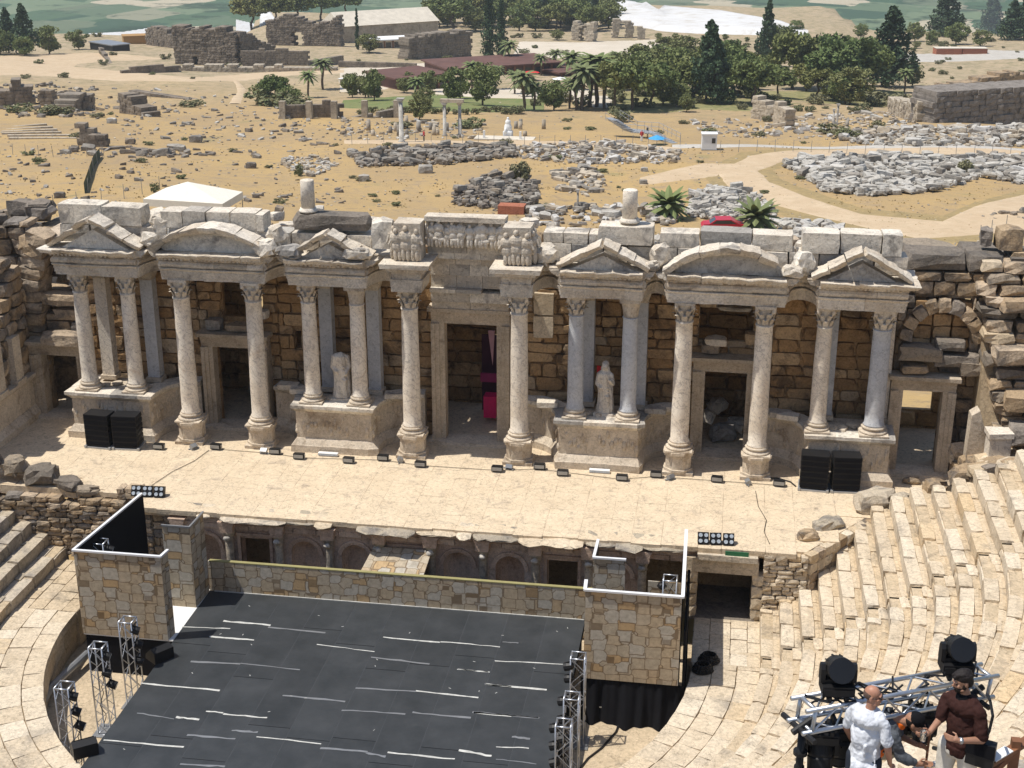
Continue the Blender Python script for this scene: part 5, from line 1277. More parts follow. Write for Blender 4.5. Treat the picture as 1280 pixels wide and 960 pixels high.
for x, y, z, a, b, c in ((18.2, 1.5, 5.15, 1.7, .9, .6), (19.6, 1.6, 4.9, 1.8, .9, .5), (18.0, 1.4, 4.5, 1.1, .8, .35), (20.2, 1.5, 4.6, .9, .9, .6), (19.3, 1.6, 5.5, 1.2, .8, .4)):
    tag(putblock(dark_m if rnd.random() < .5 else ruin_m, 'worn', (x, y, z), (a, b, c), rnd.uniform(-.1, .1), None, 'ruin_block'), 'rough block on the ledge over the far right doorway', 'stone block', 'blocks over the far right doorway')
attic('ruin_course', 'dark weathered course topping the wall right of the marble front', 17.3, 23.5, 2.0, 8.35, 9.15, 1.4, 2.6, m=dark_m, dep=1.6, ragged=.15)
attic('ruin_course', 'lower dark course behind the right wing top', 17.3, 23.5, 3.4, 7.9, 8.9, 1.4, 2.6, m=dark_m, dep=2.0, ragged=.2)
# stepped pier of big blocks at the right edge (end wall of the seating)
t = T('end_wall', 'stepped end wall of big rough blocks climbing at the right edge', 'wall')
for k in range(17):
    z1 = 1.6+.43*k; x = 20.1+.07*(16-k)+rnd.uniform(-.2, .2)
    while x < 24.5:
        l = rnd.uniform(.55, 1.5); putblock(rnd.choice((ruin_m, ruin_m, tread_m, dark_m)), 'worn', (x+l/2, 2.6-.17*(16-k)+rnd.uniform(-.12, .12), z1+.21), (l-.03, 1.9, .43), rnd.uniform(-.06, .06), t, 'wall_block'); x += l
ob('wall_core', MB().prism([(-.6, 1.2), (2.4, 8.6), (3.2, 8.6), (3.2, 1.2)], 20.5, 24.5, 'x').mesh(dirt_m), t)
for x, y, z, a, b, c in ((21.3, 2.9, 9.6, 1.3, 1.2, 1.1), (20.5, 3.3, 9.5, .6, 1.1, .9), (22.4, 2.6, 8.9, 2.6, 1.1, .7), (21.9, 1.2, 7.4, 2.4, 1.2, .6), (21.6, .4, 5.6, 2.2, 1.3, .8), (22.0, -.4, 4.0, 2.0, 1.6, .8), (22.2, -1.2, 3.0, 2.0, 1.6, .8)):
    tag(putblock(ruin_m, 'worn', (x, y, z), (a*.8, b*.85, c*.8), rnd.uniform(-.15, .15), None, 'ruin_block'), 'big rough block stacked at the right edge above the seats', 'stone block', 'big blocks at the right edge')
cw = T('retaining_wall', 'rough stones under the broken right corner of the stage floor', 'wall', (13.8, -6.6, 0))
for i in range(9):
    for j in range(7): putblock(rnd.choice((seat_m, ruin_m)), 'worn', (.15+.28*i, .0+.38*i+.1, -.24-.38*j), (.5, .5, .40), .9, cw, 'wall_stone')
rb = T('rubble_bank', 'sloping bank of broken paving right of the far right doorway', 'rubble', (0, 0, 0))
ob('bank_core', MB().prism([(-4.7, -.5), (1.6, -.5), (1.6, .7), (-1.0, 1.2), (-4.7, 2.6)], 19.75, 25, 'x').fix(ruin_m), rb)
for i in range(46):
    x, y = rnd.uniform(19.9, 24), rnd.uniform(-4.4, 1.2); z = .7+max(0, 1.6-y)*.32+(x-20)*.25; a = rnd.uniform(.5, 1.2); putblock(rnd.choice((ruin_m, seat_m, tread_m)), 'worn', (x, y, z), (a, a*.8, .4), rnd.uniform(-.4, .4), rb, 'paving_block', rnd.uniform(-.15, .15), rnd.uniform(-.25, 0))
# marble fragments and boulders between the right doorway and the seats
t = T('pilaster', 'broken cream pilaster leaning right of the far right doorway', 'pilaster', (20.35, -.4, 1.1), 0); ob('shaft', MB().prism([(-.35, 0), (.4, 0), (.3, 1.6), (.0, 2.5), (-.3, 2.3)], -.3, .35).jit(.05).mesh(podium_m), t)
t = T('pilaster', 'short white moulded block by the broken cream pilaster', 'stone block', (21.0, -1.5, 1.45), .1); ob('shaft', MB().box(-.4, .4, -.35, .35, 0, 1.5).box(-.5, .5, -.42, .42, -.25, -.002).box(-.46, .46, -.4, .4, 1.502, 1.7).jit(.04).mesh(marble_m), t)
for x, y, z, a, b, c, r_ in ((19.9, -3.0, 1.75, 1.7, 1.0, .95, .1), (18.6, -3.2, 1.35, .8, .7, .7, .2), (16.6, -2.5, .35, 1.7, 1.1, .9, .3), (17.5, -2.7, .4, .9, .7, .8, .5), (14.7, -4.3, .1, 1.2, .7, .5, .5), (13.9, -5.4, .05, .8, .6, .5, .2), (18.2, .2, .1, .7, .4, .25, 0), (20.2, .9, 1.2, 1.0, .8, .7, .2), (20.6, -2.6, 1.9, 1.2, .8, .6, .3), (19.3, -2.6, .8, 1.5, .8, 1.2, .1)):
    tag(putblock(ruin_m if r_ < .25 else eroded_m, 'boulder', (x, y, z), (a, b, c), r_, None, 'boulder'), 'weathered block where the seats meet the right end of the stage', 'boulder', 'blocks at the right stage corner')
# ================================================================== THE PLAIN BEHIND
def leafmesh(m, clumps, per, leaf, spread, seed):
    """clumps: list of centres+radius; small leaf quads scattered through each clump"""
    r = random.Random(seed); V = []; F = []
    for (cx, cy, cz, cr) in clumps:
        for _ in range(per):
            while True:
                d = (r.uniform(-1, 1), r.uniform(-1, 1), r.uniform(-1, 1)); L = d[0]**2+d[1]**2+d[2]**2
                if .08 < L < 1: break
            k = L**-.22; p = Vector((cx+d[0]*cr*k, cy+d[1]*cr*k, cz+d[2]*cr*k*.8)); a = Vector((r.gauss(0, 1), r.gauss(0, 1), r.gauss(0, 1))).normalized(); b = a.orthogonal().normalized(); c = a.cross(b); s = leaf*r.uniform(.6, 1.3)
            n = len(V); V += [tuple(p-b*s-c*s*.5), tuple(p+b*s-c*s*.5), tuple(p+b*s*.7+c*s*.6), tuple(p-b*s*.7+c*s*.6)]; F.append((n, n+1, n+2, n+3))
    return mesh(V, F, m)
def trunkmesh(h, r, limbs, seed):
    q = random.Random(seed); mb = MB(); p = Vector((0, 0, -.5)); n = 5
    for i in range(n):
        t = (i+1)/n; o = Vector((q.uniform(-.04, .04)*h, q.uniform(-.04, .04)*h, h*t)); mb.tube(p, o, r*(1-.5*(i/n)), r*(1-.5*t), 7, False); p = o
    for (x, y, z) in limbs: mb.tube((0, 0, h*.75), (x, y, z), r*.4, r*.12, 5, False)
    return mb.mesh(bark_m, True)
def crown_clumps(kind, q):
    C_ = []
    if kind == 'pine':      # umbrella pine, unit height 1, wide flat crown
        for i in range(60):
            a, d = q.uniform(0, 2*pi), sqrt(q.random())*.40; C_.append((d*cos(a), d*sin(a), .46+.42*sqrt(max(0, 1-(d/.45)**2))*q.uniform(.0, 1.1), q.uniform(.08, .13)))
    elif kind == 'round':
        for i in range(46):
            a, d, z = q.uniform(0, 2*pi), sqrt(q.random()), q.uniform(0, 1); R_ = .40*sqrt(max(.05, 1-(2*z-1)**2*.9)); C_.append((d*R_*cos(a), d*R_*sin(a), .26+.66*z*.98-.08, q.uniform(.08, .14)))
    elif kind == 'cypress':
        for i in range(90):
            z = ((i+.5)/90)**1.15; R_ = .11*(1-z)**.55*(.6+.6*min(1, z*6)); a = q.uniform(0, 2*pi); d = q.random(); C_.append((d*R_*cos(a), d*R_*sin(a), .05+.92*z, .035+.05*(1-z)))
    elif kind == 'conifer':
        for i in range(96):
            z = ((i+.5)/96)**1.25; R_ = .26*(1-z)**.85+.012; a = q.uniform(0, 2*pi); d = sqrt(q.random()); C_.append((d*R_*cos(a), d*R_*sin(a), .10+.84*z, .026+.085*(1-z)))
    elif kind == 'bush':
        for i in range(16):
            a, d = q.uniform(0, 2*pi), sqrt(q.random())*.5; C_.append((d*cos(a), d*sin(a), q.uniform(.15, .75)*(1-d*.6), q.uniform(.13, .22)))
    return C_
PROTO = {}
def proto(kind, v):
    k = (kind, v)
    if k in PROTO: return PROTO[k]
    q = random.Random(hash(k[0].__len__()*31+v*7)+len(kind)); C_ = crown_clumps(kind, q)
    m = {'pine': pine_f, 'round': leaf_f, 'cypress': cyp_f, 'conifer': cyp_f, 'bush': bush_f}[kind]
    per, leaf = {'pine': (60, .030), 'round': (60, .029), 'cypress': (34, .017), 'conifer': (34, .022), 'bush': (40, .06)}[kind]
    cr = leafmesh(m, C_, per, leaf, 0, v+3); th, tr = {'pine': (.72, .028), 'round': (.5, .025), 'cypress': (.5, .015), 'conifer': (.7, .018), 'bush': (.3, .03)}[kind]
    tk = trunkmesh(th, tr, [c[:3] for c in C_[:7]] if kind != 'cypress' else [], v); PROTO[k] = (tk, cr); return PROTO[k]
def tree(kind, label, px, py, hpx, wid=1.0, group=None, v=None, name=None):
    p = onground(px, py); h = hpx*mpp(p)*(1.16 if kind in ('cypress', 'conifer') else 1.04); wid = wid*(.62 if kind == 'cypress' else .92); v = rnd.randrange(3) if v is None else v; tk, cr = proto(kind, v)
    nm = name or {'pine': 'pine_tree', 'round': 'broadleaf_tree', 'cypress': 'cypress_tree', 'conifer': 'conifer_tree', 'bush': 'shrub'}[kind]
    t = T(nm, label, 'shrub' if kind == 'bush' else 'tree', p, 0, group); rz = rnd.uniform(0, 6)
    sc = (h*wid*rnd.uniform(.95, 1.05), h*wid, h); ob('trunk' if kind != 'bush' else 'stems', tk, t, (0, 0, 0), (0, 0, rz), sc); ob('crown' if kind != 'bush' else 'foliage', cr, t, (0, 0, 0), (0, 0, rz), sc); return t
def palm_meshes(v, short=False):
    q = random.Random(v); th = .74 if not short else .28; mb = MB(); p = Vector((0, 0, -.1))
    for i in range(6): o = Vector((.02*sin(i+v), .02*cos(i*.7+v), th*(i+1)/6)); mb.tube(p, o, (.032 if not short else .07)*(1.05 if i % 2 else .95), .03 if not short else .07, 8, False); p = o
    tk = mb.mesh(bark_m); V = []; F = []; nf = 34 if not short else 40; Lf = .34 if not short else .55
    for i in range(nf):
        a = 2.4*i+v; up = 1.25-1.7*(i/nf); d = Vector((cos(a), sin(a), 0)); s = Vector((-sin(a), cos(a), 0)); prev = None
        for j in range(6):
            t = j/5; c = p+d*Lf*t*cos(up*.6)+Vector((0, 0, Lf*(t*sin(up)-(.55 if not short else .38)*t*t))); 
            ww = (.05 if not short else .085)*sin(pi*min(1, t*.85+.12))
            n = len(V); V += [tuple(c-s*ww-Vector((0, 0, ww*.4))), tuple(c), tuple(c+s*ww-Vector((0, 0, ww*.4)))]
            if prev is not None: F += [(prev, prev+1, n+1, n), (prev+1, prev+2, n+2, n+1)]
            prev = n
    return tk, mesh(V, F, palm_f)
PALM = [palm_meshes(i) for i in range(2)]+[palm_meshes(5, True)]
def palm(label, px, py, hpx, v=0, wid=1.0, group='palms by the thermal pool'):
    p = onground(px, py); h = hpx*mpp(p); t = T('palm_tree', label, 'palm tree', p, 0, group); tk, cr = PALM[v]; rz = rnd.uniform(0, 6)
    ob('trunk', tk, t, (0, 0, 0), (0, 0, rz), (h*wid, h*wid, h)); ob('fronds', cr, t, (0, 0, 0), (0, 0, rz), (h*wid, h*wid, h))

# --- masonry remains
def farwall(name, label, a, b, hm, m=far_m, thick=1.2, rag=.25, bl=1.4, bh=.7, cat='ruin', holes=(), depth=None):
    """coursed block wall between two ground pixels; hm = height in photo pixels (list = profile)"""
    A = onground(*a); B = onground(*b); k = (mpp(A)+mpp(B))/2; prof = [h*k for h in (hm if isinstance(hm, (list, tuple)) else [hm, hm])]
    d = Vector((B[0]-A[0], B[1]-A[1])); L = d.length; rz = atan2(d.y, d.x); t = T(name, label, cat, (A[0], A[1], min(A[2], B[2]))); items = []
    bh = max(bh, 1.4*k*1.2); bl = max(bl, bh*1.7); z = -.4; nz = 0; zb = 0
    sets = [items]
    while z < max(prof):
        s = -rnd.uniform(0, bl*.6)
        while s < L:
            l = bl*rnd.uniform(.6, 1.35); sm = min(max(s+l/2, 0), L); f = sm/L*(len(prof)-1); i = int(min(f, len(prof)-2)); top = prof[i]+(prof[i+1]-prof[i])*(f-i)
            top *= 1-rag*.5*(1+noise.noise(Vector((s*.35, z*.1, len(label)*3.7))))*(.5+.5*rnd.random())
            u = sm/L; hit = any(h0 < u < h1 and z/max(prof) < hz for h0, h1, hz in holes)
            if z < top and not hit:
                items.append(((cos(rz)*sm, sin(rz)*sm, z+bh/2), (l*.99, thick*rnd.uniform(.92, 1.05), bh*.985), rz))
            s += l
        z += bh
    o = ob('masonry', joined(items, m, kind='cut'), t); tag(o, kind='stuff'); return t
farwall('ruin_wall', 'large ruined block wall of the baths, in front of the pines on the left', (225, 79), (298, 80), [50, 46, 48, 44], rag=.2, thick=5, holes=((.28, .38, .2),))
farwall('ruin_wall', 'side wall of the ruined baths running back to the arch', (298, 80), (338, 76), [46, 30, 22], thick=4)
farwall('ruin_wall', 'low rubble remains left of the large ruined baths wall', (190, 56), (226, 60), [24, 30, 26], thick=4, rag=.5)
farwall('ruin_wall', 'tall ruined basilica wall with a small arch left of the long pale roof', (338, 56), (426, 58), [34, 44, 36, 30, 42], rag=.35, thick=4, holes=((.35, .5, .35),))
farwall('ruin_wall', 'long low dark wall in front of the basilica ruin', (304, 84), (384, 82), 22, rag=.25)
farwall('ruin_wall', 'low stone terrace wall right of the long low dark wall', (384, 82), (426, 80), 10, rag=.4)
farwall('ruin_wall', 'pale rubble band along the dirt road at the foot of the baths', (225, 88), (420, 88), 6, m=farp_m, rag=.8, thick=3)
farwall('field_wall', 'dark field wall sloping down from the little shed on the left', (126, 66), (152, 92), 8, rag=.4)
farwall('field_wall', 'dark field wall along the near side of the dirt road on the left', (152, 92), (222, 90), [8, 14, 7], rag=.5)
farwall('ruin_wall', 'square ruined wall standing right of the white flat roof', (506, 74), (582, 72), [34, 38, 34], rag=.2, thick=5)
farwall('field_wall', 'dark hedge-like stone wall behind the brown flat roofs on the left', (426, 84), (520, 84), 6, rag=.4)
farwall('ruin_arch', 'left pair of brick piers standing on the pale plaza', (718, 50), (742, 52), [25, 22, 24], m=farp_m, rag=.3, thick=3, holes=((.38, .62, .8),))
farwall('ruin_arch', 'right ruined brick gateway on the pale plaza', (766, 47), (790, 47), [22, 23, 20], m=farp_m, rag=.3, thick=3, holes=((.35, .62, .7),))
farwall('ruin_arch', 'small single brick pier at the right of the ruined gateway', (798, 49), (804, 49), 17, m=farp_m, rag=.3, thick=2)
farwall('ruin_wall', 'massive ruined bath wall of dark blocks at the right edge of the plain', (1153, 152), (1300, 152), [50, 44, 48, 52], rag=.08, m=ruin_m, thick=8, bl=2.0, bh=1.0)
farwall('ruin_wall', 'broken upper walls on top of the massive bath wall on the right', (1160, 128), (1285, 122), [26, 34, 42, 30], rag=.5, m=ruin_m, thick=4)
farwall('ruin_wall', 'sloping ruined end of the massive bath wall', (1118, 140), (1154, 152), [18, 44], rag=.5, m=farp_m, thick=3)
farwall('ruin_wall', 'broken pale pier left of the twin grey pillars on the right plain', (946, 148), (968, 151), [28, 24, 20], m=farp_m, rag=.3, thick=2.5)
farwall('ruin_wall', 'narrow broken pier beside the pale pier on the right plain', (972, 156), (985, 158), [32, 26], m=farp_m, rag=.3, thick=2)
farwall('ruin_wall', 'low colonnade wall left of the pale columns', (354, 148), (425, 147), [18, 16, 20, 17], rag=.3, m=far_m, thick=1)
farwall('ruin_wall', 'low wall in the grass right of the low colonnade wall', (430, 146), (500, 146), [14, 8, 12], rag=.5, m=far_m, thick=1)
farwall('ruin_house', 'dark ruined tower of squared stones at the far left', (2, 132), (40, 130), [14, 34, 22], rag=.35, thick=4)
farwall('ruin_house', 'dark ruined chamber right of the ruined tower at the far left', (82, 138), (106, 138), [20, 26, 18], rag=.3, thick=4)
farwall('ruin_house', 'small standing block ruin between the two far left ruins', (54, 132), (66, 132), 20, rag=.2, thick=2)
farwall('ruin_house', 'ragged heap of masonry right of the far left ruins', (160, 142), (190, 146), [26, 30, 14], rag=.6, thick=3)
farwall('ruin_wall', 'broken low wall trailing off from the heap of masonry', (168, 118), (250, 124), [7, 5, 6, 3], rag=.7, thick=2)
farwall('ruin_wall', 'two upright dark slabs in the dry grass on the left', (104, 181), (118, 181), [24, 20], rag=.2, thick=1.4)
farwall('ruin_wall', 'low dark block beside the two upright slabs', (118, 183), (131, 183), 13, rag=.1, thick=1.4)
for i in range(6): farwall('stone_step_row', ('first', 'second', 'third', 'fourth', 'fifth', 'sixth')[i]+' row from the back of the low stone steps at the far left', (8+i*3-10, 158+i*3.2), (52+i*8, 157+i*3.2), 1.7, m=farp_m, rag=.4, thick=.7)
for i, (px, py) in enumerate(((355, 148), (388, 148), (419, 148), (457, 147), (497, 147))):
    p = onground(px, py); hh = 22*mpp(p); tag(ob('wall_pillar', MB().box(-.5, .5, -.9, .1, -.3, hh).jit(.06, 1.2, i).mesh(farp_m), None, p), ORD[i]+' pale pillar from the left in the low colonnade wall', 'pillar')
# --- buildings by the pool
def building(label, a, b, depth, hpx, roof_m, wall_m, over=.6, rh=.35, hip=0.0, win=0):
    A = onground(*a); B = onground(*b); k = (mpp(A)+mpp(B))/2; h = hpx*k; d = Vector((B[0]-A[0], B[1]-A[1])); L = d.length; rz = atan2(d.y, d.x)
    t = T('building', label, 'building', (A[0], A[1], min(A[2], B[2])), rz); ob('wall', MB().box(0, L, 0, depth, -1, h).mesh(wall_m), t)
    if hip: ob('roof', MB().add([(-over, -over, h), (L+over, -over, h), (L+over, depth+over, h), (-over, depth+over, h), (0, depth/2, h+hip), (L, depth/2, h+hip)], [(0, 1, 5, 4), (2, 3, 4, 5), (0, 4, 3), (1, 2, 5), (3, 2, 1, 0)]).mesh(roof_m), t)
    else: ob('roof', MB().box(-over, L+over, -over, depth+over, h+.01, h+rh).mesh(roof_m), t)
    for i in range(win):
        x = L*(i+.5)/win; ob('opening', MB().box(x-L/win*.3, x+L/win*.3, -.05, .1, h*.12, h*.78).mesh(glass_m), t)
        for s in (-1, 1): ob('post', MB().box(x+s*L/win*.45-.12, x+s*L/win*.45+.12, -.5, -.25, -.5, h).mesh(wood_m), t)
    return t
building('long stone hall with a pale ridged roof beyond the pool', (427, 54), (548, 48), 16, 22, plast_m, farp_m, .4, .3, 4.0, 0)
building('low white flat-roofed pavilion beside the round clipped tree', (470, 60), (522, 59), 8, 10, tank_m, plast_m, .8, .4, 0, 5)
building('long dark brown flat-roofed pool building on the left', (496, 112), (560, 110), 14, 17, roofb_m, roofb_m, .8, .4, 0, 5)
building('white slatted terrace wall left of the brown pool building', (425, 104), (494, 104), 1, 10, tank_m, plast_m, .1, .1)
building('long dark brown flat-roofed pool building in the middle behind the palms', (560, 94), (700, 92), 18, 13, roofb_m, roofb_m, .8, .4, 0, 12)
building('dark brown pool building running behind the palms to the pines', (700, 96), (860, 90), 14, 14, roofb_m, roofb_m, .8, .4, 0, 12)
building('small grey shed with a dark front on the far left', (113, 62), (141, 64), 6, 9, steel_m, black_m, .3, .3)
building('low ochre hut behind the grey shed on the far left', (155, 55), (187, 55), 6, 10, plain('ochre_wall', (.38, .22, .08), .8), plain('ochre_wall2', (.38, .22, .08), .8), .2, .2)
building('left one of two low brick planters by the road at the right', (1170, 69), (1202, 69), 4, 8, plast_m, redb_m, .1, .15)
building('right one of two low brick planters by the road at the right', (1203, 69), (1234, 68), 4, 8, plast_m, redb_m, .1, .15)
# --- canopy, kiosk, car, statue, columns
t = T('canopy_tent', 'cream canvas canopy with a low peaked roof behind the left arched gable', 'tent', onground(243, 270)); L_ = 5.2; z1 = 3.0
A = Vector(onground(182, 258)); 
t.scale = (.84, .84, .8)
V = [(-5.2, -2.5, 2.6), (4.8, -3.1, 2.5), (5.2, 2.9, 2.6), (-4.6, 3.2, 2.7), (-.6, .2, 4.3)]; V += [(x, y, z-.9) for x, y, z in V[:4]]
ob('canvas_roof', mesh(V, [(0, 1, 4), (1, 2, 4), (2, 3, 4), (3, 0, 4), (0, 5, 6, 1), (1, 6, 7, 2), (2, 7, 8, 3), (3, 8, 5, 0)], canvas_m), t)
for x, y in ((-5.1, -2.4), (4.7, -3.0), (5.1, 2.8), (-4.5, 3.1)): ob('pole', MB().tube((x, y, -.8), (x, y, 2.4), .06).mesh(steel_m), t)
t = T('white_kiosk', 'white box cabin standing by the concrete path', 'cabin', onground(886, 187), .1); ob('body', MB().box(-1.0, 1.0, -.7, .9, .15, 2.15).mesh(tank_m), t); ob('roof', MB().box(-1.1, 1.1, -.8, 1.0, 2.152, 2.3).mesh(tank_m), t); ob('window', MB().box(.3, .8, -.72, -.69, 1.0, 1.7).mesh(glass_m), t); ob('frame', MB().box(-1.05, 1.05, -.75, .95, 0, .148).mesh(steel_m), t)
t = T('marble_statue', 'large white seated statue on a low platform in the plain', 'statue', onground(635, 172)); mb = MB(); mb.box(-.7, .7, -.6, .6, 0, 1.0).ell((0, 0, 1.5), (.62, .5, .8)).ell((0, 0, 2.3), (.45, .38, .5)).ell((0, 0, 2.9), (.2, .2, .25)).ell((-.3, -.4, 1.1), (.25, .4, .5)); remesh_obj('figure', mb, tank_m, t, .07, 3)
t = T('platform', 'low white stone platform round the large seated statue', 'platform', onground(630, 175)); ob('slab', MB().box(-4.5, 4.5, -.6, 2.2, -.3, .2).mesh(plast_m), t)
for dx in (-3.2, 2.3): ob('post', MB().box(dx, dx+.3, 0, .3, .2, 1.3).mesh(tank_m), t)
for px, py, h, lab in ((502, 178, 55, 'tall white column with its capital standing alone in the plain'), (556, 170, 42, 'white column left of the short grey one under a lintel block'), (575, 170, 42, 'grey column right of the white one under a lintel block'), (1041, 158, 22, 'left one of the twin grey pillars on the right plain'), (1046, 156, 26, 'right one of the twin grey pillars on the right plain'), (722, 262, 26, 'short grey pillar stump left of the drum behind the wall')):
    p = onground(px, py); hh = h*mpp(p); r_ = hh*.055; t = T('standing_column', lab, 'column', p); ob('shaft', MB().lathe([(r_*1.5, 0), (r_*1.5, .2), (r_, .3), (r_*.86, hh-.4)], 12).mesh(white_m if 'white' in lab else grey_m, True), t); ob('capital', MB().prism([(-r_, hh-.4), (r_, hh-.4), (r_*1.6, hh), (-r_*1.6, hh)], -r_*1.4, r_*1.4).mesh(white_m), t)
a = onground(556, 170); hh = 42*mpp(a); tag(ob('lintel_block', MB().box(-.6, 3.0, -.4, .4, hh, hh+.5).mesh(farp_m), None, a), 'lintel block laid over the pair of columns in the plain', 'stone block')
def car(label, px, py, L_, rz, m):
    t = T('parked_car', label, 'car', onground(px, py), rz); s = L_/4.3
    side = [(-2.1, .35), (-2.15, .75), (-1.9, .95), (-1.35, 1.0), (-.75, 1.42), (.75, 1.46), (1.55, 1.05), (2.0, .95), (2.15, .7), (2.12, .35), (1.75, .3), (-1.75, .3)]
    ob('body', MB().prism([(x*s, z*s) for x, z in side], -.85*s, .85*s).jit(.01).fix(m), t)
    ob('side_windows', MB().prism([(x*s, z*s) for x, z in ((-1.15, 1.02), (-.68, 1.36), (.68, 1.39), (1.3, 1.05))], -.86*s, .86*s).fix(glass_m), t)
    ob('windscreen', MB().add([(-1.33*s, -.7*s, 1.03*s), (-1.33*s, .7*s, 1.03*s), (-.78*s, .62*s, 1.425*s), (-.78*s, -.62*s, 1.425*s)], [(0, 1, 2, 3)]).mesh(glass_m), t)
    for x in (-1.35, 1.35):
        for y in (-.8, .8): w_ = ob('wheel', MB().tube((x*s, (y-.1)*s, .32*s), (x*s, (y+.1)*s, .32*s), .32*s, None, 14).mesh(black_m), t); ob('rim', MB().tube((x*s, (y-.11)*s, .32*s), (x*s, (y+.11)*s, .32*s), .18*s, None, 10).mesh(alu_m), w_)
    for y in (-.6, .6): ob('headlight', MB().obox((-2.13*s, y*s, .68*s), (.06*s, .3*s, .14*s)).mesh(lens_m), t)
    return t
car('bright red car parked behind the right arched gable beside a palm', 903, 290, 4.3, .1, carred_m)
t = T('rust_red_block', 'large rust-red painted block behind the figure relief', 'stone block', onground(640, 266), .0); ob('block', MB().prism([(-1.4, 0), (1.4, 0), (1.4, .9), (-1.4, .9)], -.9, .9).jit(.08, 1).mesh(redb_m), t)
# stairs with rails down to the path, blue parasol and red parasol
t = T('ramp_stair', 'long metal-railed stairway descending to the path right of the statue', 'stairs', (0, 0, 0))
a, b, c, d = [Vector(onground(*q)) for q in ((752, 166), (772, 164), (800, 172), (832, 178))]
def railing(par, pts, h=1.1, m=rail_m, st=1.2):
    mb = MB()
    for p, q in zip(pts, pts[1:]):
        p, q = Vector(p), Vector(q); n = max(1, int((q-p).length/st))
        for z in (.5, h): mb.tube(p+Vector((0, 0, z)), q+Vector((0, 0, z)), .035, None, 5)
        for i in range(n+1): r_ = p+(q-p)*i/n; mb.tube(r_, r_+Vector((0, 0, h)), .03, None, 5)
    return ob('railing', mb.mesh(m), par)
up = Vector((0, 0, 1.8)); off = Vector((1.5, 3.2, 0)); A1 = Vector(onground(756, 172))+Vector((0, 0, 2.6)); A2 = Vector(onground(778, 172))+Vector((0, 0, .9)); A3 = Vector(onground(805, 174))+Vector((0, 0, .9)); A4 = Vector(onground(832, 180))
for o_ in (Vector((0, 0, 0)), Vector((2.0, 2.0, .1))): railing(t, [A1+o_, A2+o_, A3+o_, A4+o_])
mb = MB(); n = 24
for i in range(n):
    P_ = [A1, A2, A3, A4]; u = i/(n)*3; j = int(u); p = P_[j]+(P_[j+1]-P_[j])*(u-j); mb.obox((p.x+1, p.y+1, p.z-.05), (.9, 2.6, .12), Matrix.Rotation(.6, 3, 'Z'))
ob('treads', mb.mesh(rail_m), t)
def parasol(label, px, py, m, r_=1.6, h=2.3):
    t = T('parasol', label, 'parasol', onground(px, py)); ob('pole', MB().tube((0, 0, 0), (0, 0, h), .04).mesh(steel_m), t); ob('canopy', MB().add([(0, 0, h)]+[(r_*cos(pi*i/4), r_*sin(pi*i/4), h-.5) for i in range(8)], [(0, i+1, (i+1) % 8+1) for i in range(8)]).mesh(m), t)
parasol('small bright blue parasol at the foot of the metal-railed stairway', 821, 181, blueu_m, 1.3, 1.4)
parasol('red and white parasol among the palms by the pool', 664, 100, red_m, 2.2, 2.4)
for i, px in enumerate((604, 700)): parasol(('white parasol left of the palms on the pool terrace', 'white parasol right of the palms on the pool terrace')[i], px, 108, tank_m, 2.0, 2.3)
# small people far away
def far_person(label, px, py, top, legs, hpx=14):
    p = onground(px, py); h = 1.72; t = T('person', label, 'person', p, rnd.uniform(0, 3)); mb = MB()
    cap_(mb, (-.09, 0, .08), (-.1, .03, .85), .07, .09, 8); cap_(mb, (.1, 0, .08), (.09, -.02, .85), .07, .09, 8); remesh_obj('legs', mb, legs, t, .05, 1)
    mb = MB(); cap_(mb, (0, 0, .88), (0, 0, 1.32), .15, .17, 8); cap_(mb, (-.2, 0, 1.38), (-.27, .05, .95), .06, .05, 8); cap_(mb, (.2, 0, 1.38), (.26, -.08, .98), .06, .05, 8); remesh_obj('upper_body', mb, top, t, .05, 1)
    mb = MB(); mb.ell((0, 0, 1.6), (.09, .1, .12)); cap_(mb, (0, 0, 1.4), (0, 0, 1.5), .05, .05, 8); remesh_obj('head', mb, skin_far, t, .04, 1)
skin_far = plain('far_skin', (.45, .27, .18), .6)
shirt_r = plain('far_red_shirt', (.45, .05, .05), .8)
far_person('tiny person in a red top standing on the path left of the seated statue', 530, 177, shirt_r, glass_m)
far_person('tiny person with dark clothes walking down the metal-railed stairway', 809, 172, glass_m, glass_m)
far_person('tiny person in red at the foot of the metal-railed stairway', 802, 177, shirt_r, tank_m)
far_person('tiny person in white on the pool terrace', 620, 112, tank_m, glass_m)

